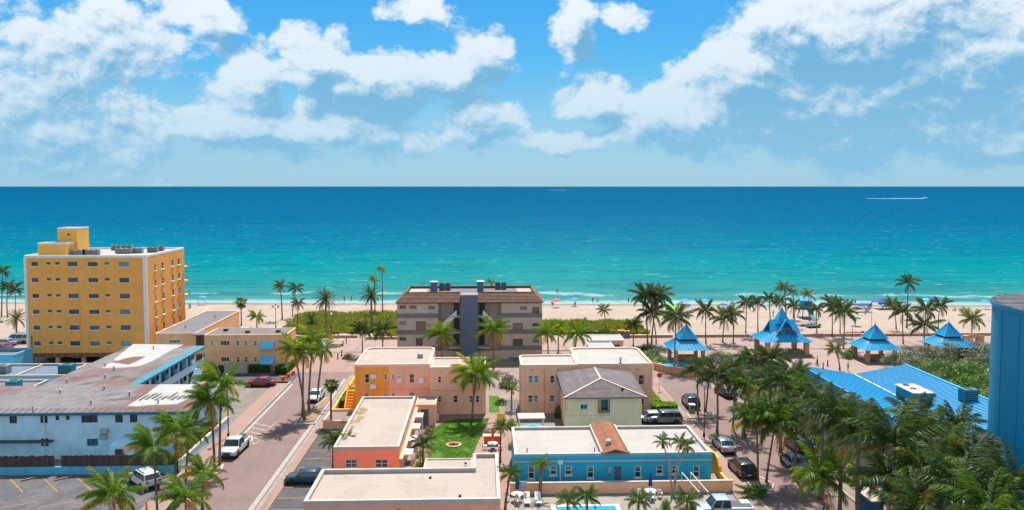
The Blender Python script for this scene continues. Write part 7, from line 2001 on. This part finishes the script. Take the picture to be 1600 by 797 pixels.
for tt_ in (0, .5, 1):
    for x in (0, .9): o = MB().tube([(x + 1.1 * tt_, .3 - 2.5 * tt_, 0), (x + 1.1 * tt_, .3 - 2.5 * tt_, 2.0 - 1.1 * tt_)], .03, 6).build('post', MATS['white_trim']); o.parent = rl
bs = empty('notice_board', (*(3.79, 78.39), 0), 'small pale blue notice board against the coral terrace wall', 'sign')
o = MB().box(-.4, .4, -.04, .04, .75, 1.5).build('panel', MATS['azure_band']); o.parent = bs
for x in (-.3, .3): o = MB().tube([(x, .06, 0), (x, .06, 1.5)], .025, 6).build('post', MATS['dark_metal']); o.parent = bs
# yard between the cream house and the pink apartments
lf = empty('lattice_fence', (*(4.25, 108.22), 0), 'pale blue lattice fence before the pale pink apartments', 'fence')
x0_, y0_ = (2.83, 107.65); x1_, _ = (5.71, 107.55)
for i in range(13):
    x = (x1_ - x0_) * (i / 12 - .5); o = MB().box(x - .03, x + .03, -.02, .02, 0, 1.75).build('slat', MATS['azure_band']); o.parent = lf
for i in range(8): o = MB().box(-(x1_ - x0_) / 2, (x1_ - x0_) / 2, .022, .05, .1 + .22 * i, .15 + .22 * i).build('rail', MATS['azure_band']); o.parent = lf
cpx = (5.83, 99.0)
cp = empty('garden_shelter', (cpx[0], cpx[1], 0), 'low garden shelter with pale pink flat roof beside the cream house', 'shelter')
o = MB().box(-1.7, 1.7, -1.0, 1.4, 2.0, 2.12).build('roof', MATS['cap_light']); o.parent = cp
for x in (-1.5, 1.5):
    for y in (-.8, 1.2): o = MB().box(x - .06, x + .06, y - .06, y + .06, 0, 1.998).build('post', MATS['white_trim']); o.parent = cp
tb_ = empty('garden_canopy', (cpx[0], cpx[1] - 2.2, 0), 'small teal cloth canopy before the garden shelter', 'canopy')
mb = MB(); pyramid(mb, 0, 0, 1.5, .8, 1.3, .1, .1, 1.75); o = mb.build('canvas', MATS['cloth_teal']); o.parent = tb_
for x in (-1.4, 1.4):
    for y in (-.7, .7): o = MB().tube([(x, y, 0), (x, y, 1.31)], .03, 6).build('post', MATS['white_trim']); o.parent = tb_
wc = empty('litter_bin', (*(-6.33, 104.67), .01), 'white litter bin at the edge of the lawn by the shed', 'bin')
o = MB().lathe([(.22, 0), (.26, .7), (.22, .72)], 10).build('body', MATS['white_paint']); o.parent = wc; o = MB().lathe([(.30, .722), (.30, .80), (.05, .86)], 10).build('lid', MATS['white_trim']); o.parent = wc
for i in range(3):
    p = (-32.2 + .35 * i, 127.4 + i * 1.9)
    t = empty('plastic_barrier', (p[0], p[1], .01), 'orange plastic barrier at the corner of the tan building', 'barrier', 'orange barriers'); t.rotation_euler.z = 1.3; t.scale = (.75, .75, .75)
    o = MB().extrude_y([(-.55, 0), (.55, 0), (.5, .35), (.5, .9), (-.5, .9), (-.5, .35)], -.18, .18).build('body', MATS['cloth_orange']); o.parent = t
for i, p in enumerate(((-34.52, 80.21), (-32.32, 75.83))):
    t = empty('traffic_cone', (p[0], p[1], .01), 'slim orange traffic post in the car park', 'traffic cone', 'car park cones')
    o = MB().box(-.2, .2, -.2, .2, 0, .05).build('base', MATS['dark_metal']); o.parent = t; o = MB().lathe([(.12, .05), (.05, .85), (.02, .9)], 8).build('cone', MATS['cloth_orange']); o.parent = t
# grove wall and a low box built for the blue wall panel
GWL = empty('grove_wall', (40.6, 85, 0), 'pale stucco wall behind the palm grove along the brick street', 'wall')
MB().box(41.2, 41.5, 66, 104.5, 0, 3.0).build('wall_face', MATS['stucco_shade'], GWL); MB().box(41.12, 41.58, 65.95, 104.55, 3.002, 3.12).build('coping', MATS['cap_light'], GWL)
paint('kiosk_blue', lin(0, 80, 130), .7, .1)
kx, ky = (36.4, 71.56)
KS = empty('kiosk', (kx, ky, 0), 'small kiosk with blue panelled side in the palm grove', 'kiosk')
MB().box(kx - .5, kx + .7, ky, ky + 3.2, 0, 1.7).build('wall', MATS['kiosk_blue'], KS); MB().box(kx - .62, kx + .82, ky - .15, ky + 3.35, 1.702, 1.82).build('roof', MATS['stucco_shade'], KS)
# benches and bins on the promenade
for i, p in enumerate(((27.97, 162.08), (29.03, 161.35))):
    t = empty('beach_bin', (p[0], p[1], .08), 'grey box-shaped beach bin at the dune edge', 'bin', 'beach bins')
    o = MB().box(-.6, .6, -.5, .5, 0, 1.3, .95).build('body', MATS['grey_band']); o.parent = t; o = MB().box(-.62, .62, -.52, .52, 1.302, 1.4).build('lid', MATS['stone_post']); o.parent = t
bnx = (-28.62, 154.79)
t = empty('stone_bench', (bnx[0], bnx[1], .02), 'grey stone bench in the middle of the plaza', 'bench'); o = MB().box(-1.2, 1.2, -.4, .4, .32, .48).build('seat', MATS['concrete']); o.parent = t
for x in (-.9, .9): o = MB().box(x - .2, x + .2, -.35, .35, 0, .319).build('leg', MATS['concrete']); o.parent = t
# boats out at sea with their wakes
paint('wake_foam', (.78, .82, .84), .9, .1, .05)
def motor_boat(px, label, L, wake):
    p = px
    t = empty('motor_boat', (p[0], p[1], -.62), label, 'boat', 'motor boats at sea')
    o = MB().mesh([(-L / 2, -L * .16, 0), (L * .3, -L * .14, 0), (L / 2, 0, .1), (L * .3, L * .14, 0), (-L / 2, L * .16, 0), (-L / 2, -L * .17, L * .14), (L * .3, -L * .16, L * .16), (L * .54, 0, L * .2), (L * .3, L * .16, L * .16), (-L / 2, L * .17, L * .14)],
                  [(4, 3, 2, 1, 0), (5, 6, 7, 8, 9), (0, 1, 6, 5), (1, 2, 7, 6), (2, 3, 8, 7), (3, 4, 9, 8), (4, 0, 5, 9)]).build('hull', MATS['white_paint']); o.parent = t
    o = MB().box(-L * .15, L * .15, -L * .1, L * .1, L * .16, L * .36, .8).build('cabin', MATS['white_trim']); o.parent = t
    rn = random.Random(4); mb = MB(); k = 14
    vs = []
    for i in range(k + 1):
        u = i / k; x = -L * .4 - wake * u; hw = L * (.22 + .25 * rn.random()) * (1 + 1.5 * u)
        vs += [(x, -hw, .05), (x, 0, .35 * (1 - u) + .08), (x, hw, .05)]
    mb.mesh(vs, [(i * 3 + a, i * 3 + a + 1, i * 3 + a + 4, i * 3 + a + 3) for i in range(k) for a in range(2)]); o = mb.build('wake', MATS['wake_foam']); o.parent = t
motor_boat((1138.26, 2030.16), 'white motor boat with long wake far out at sea', 12, 150)
motor_boat((675.34, 6638.6), 'tiny white boat near the horizon', 16, 160)
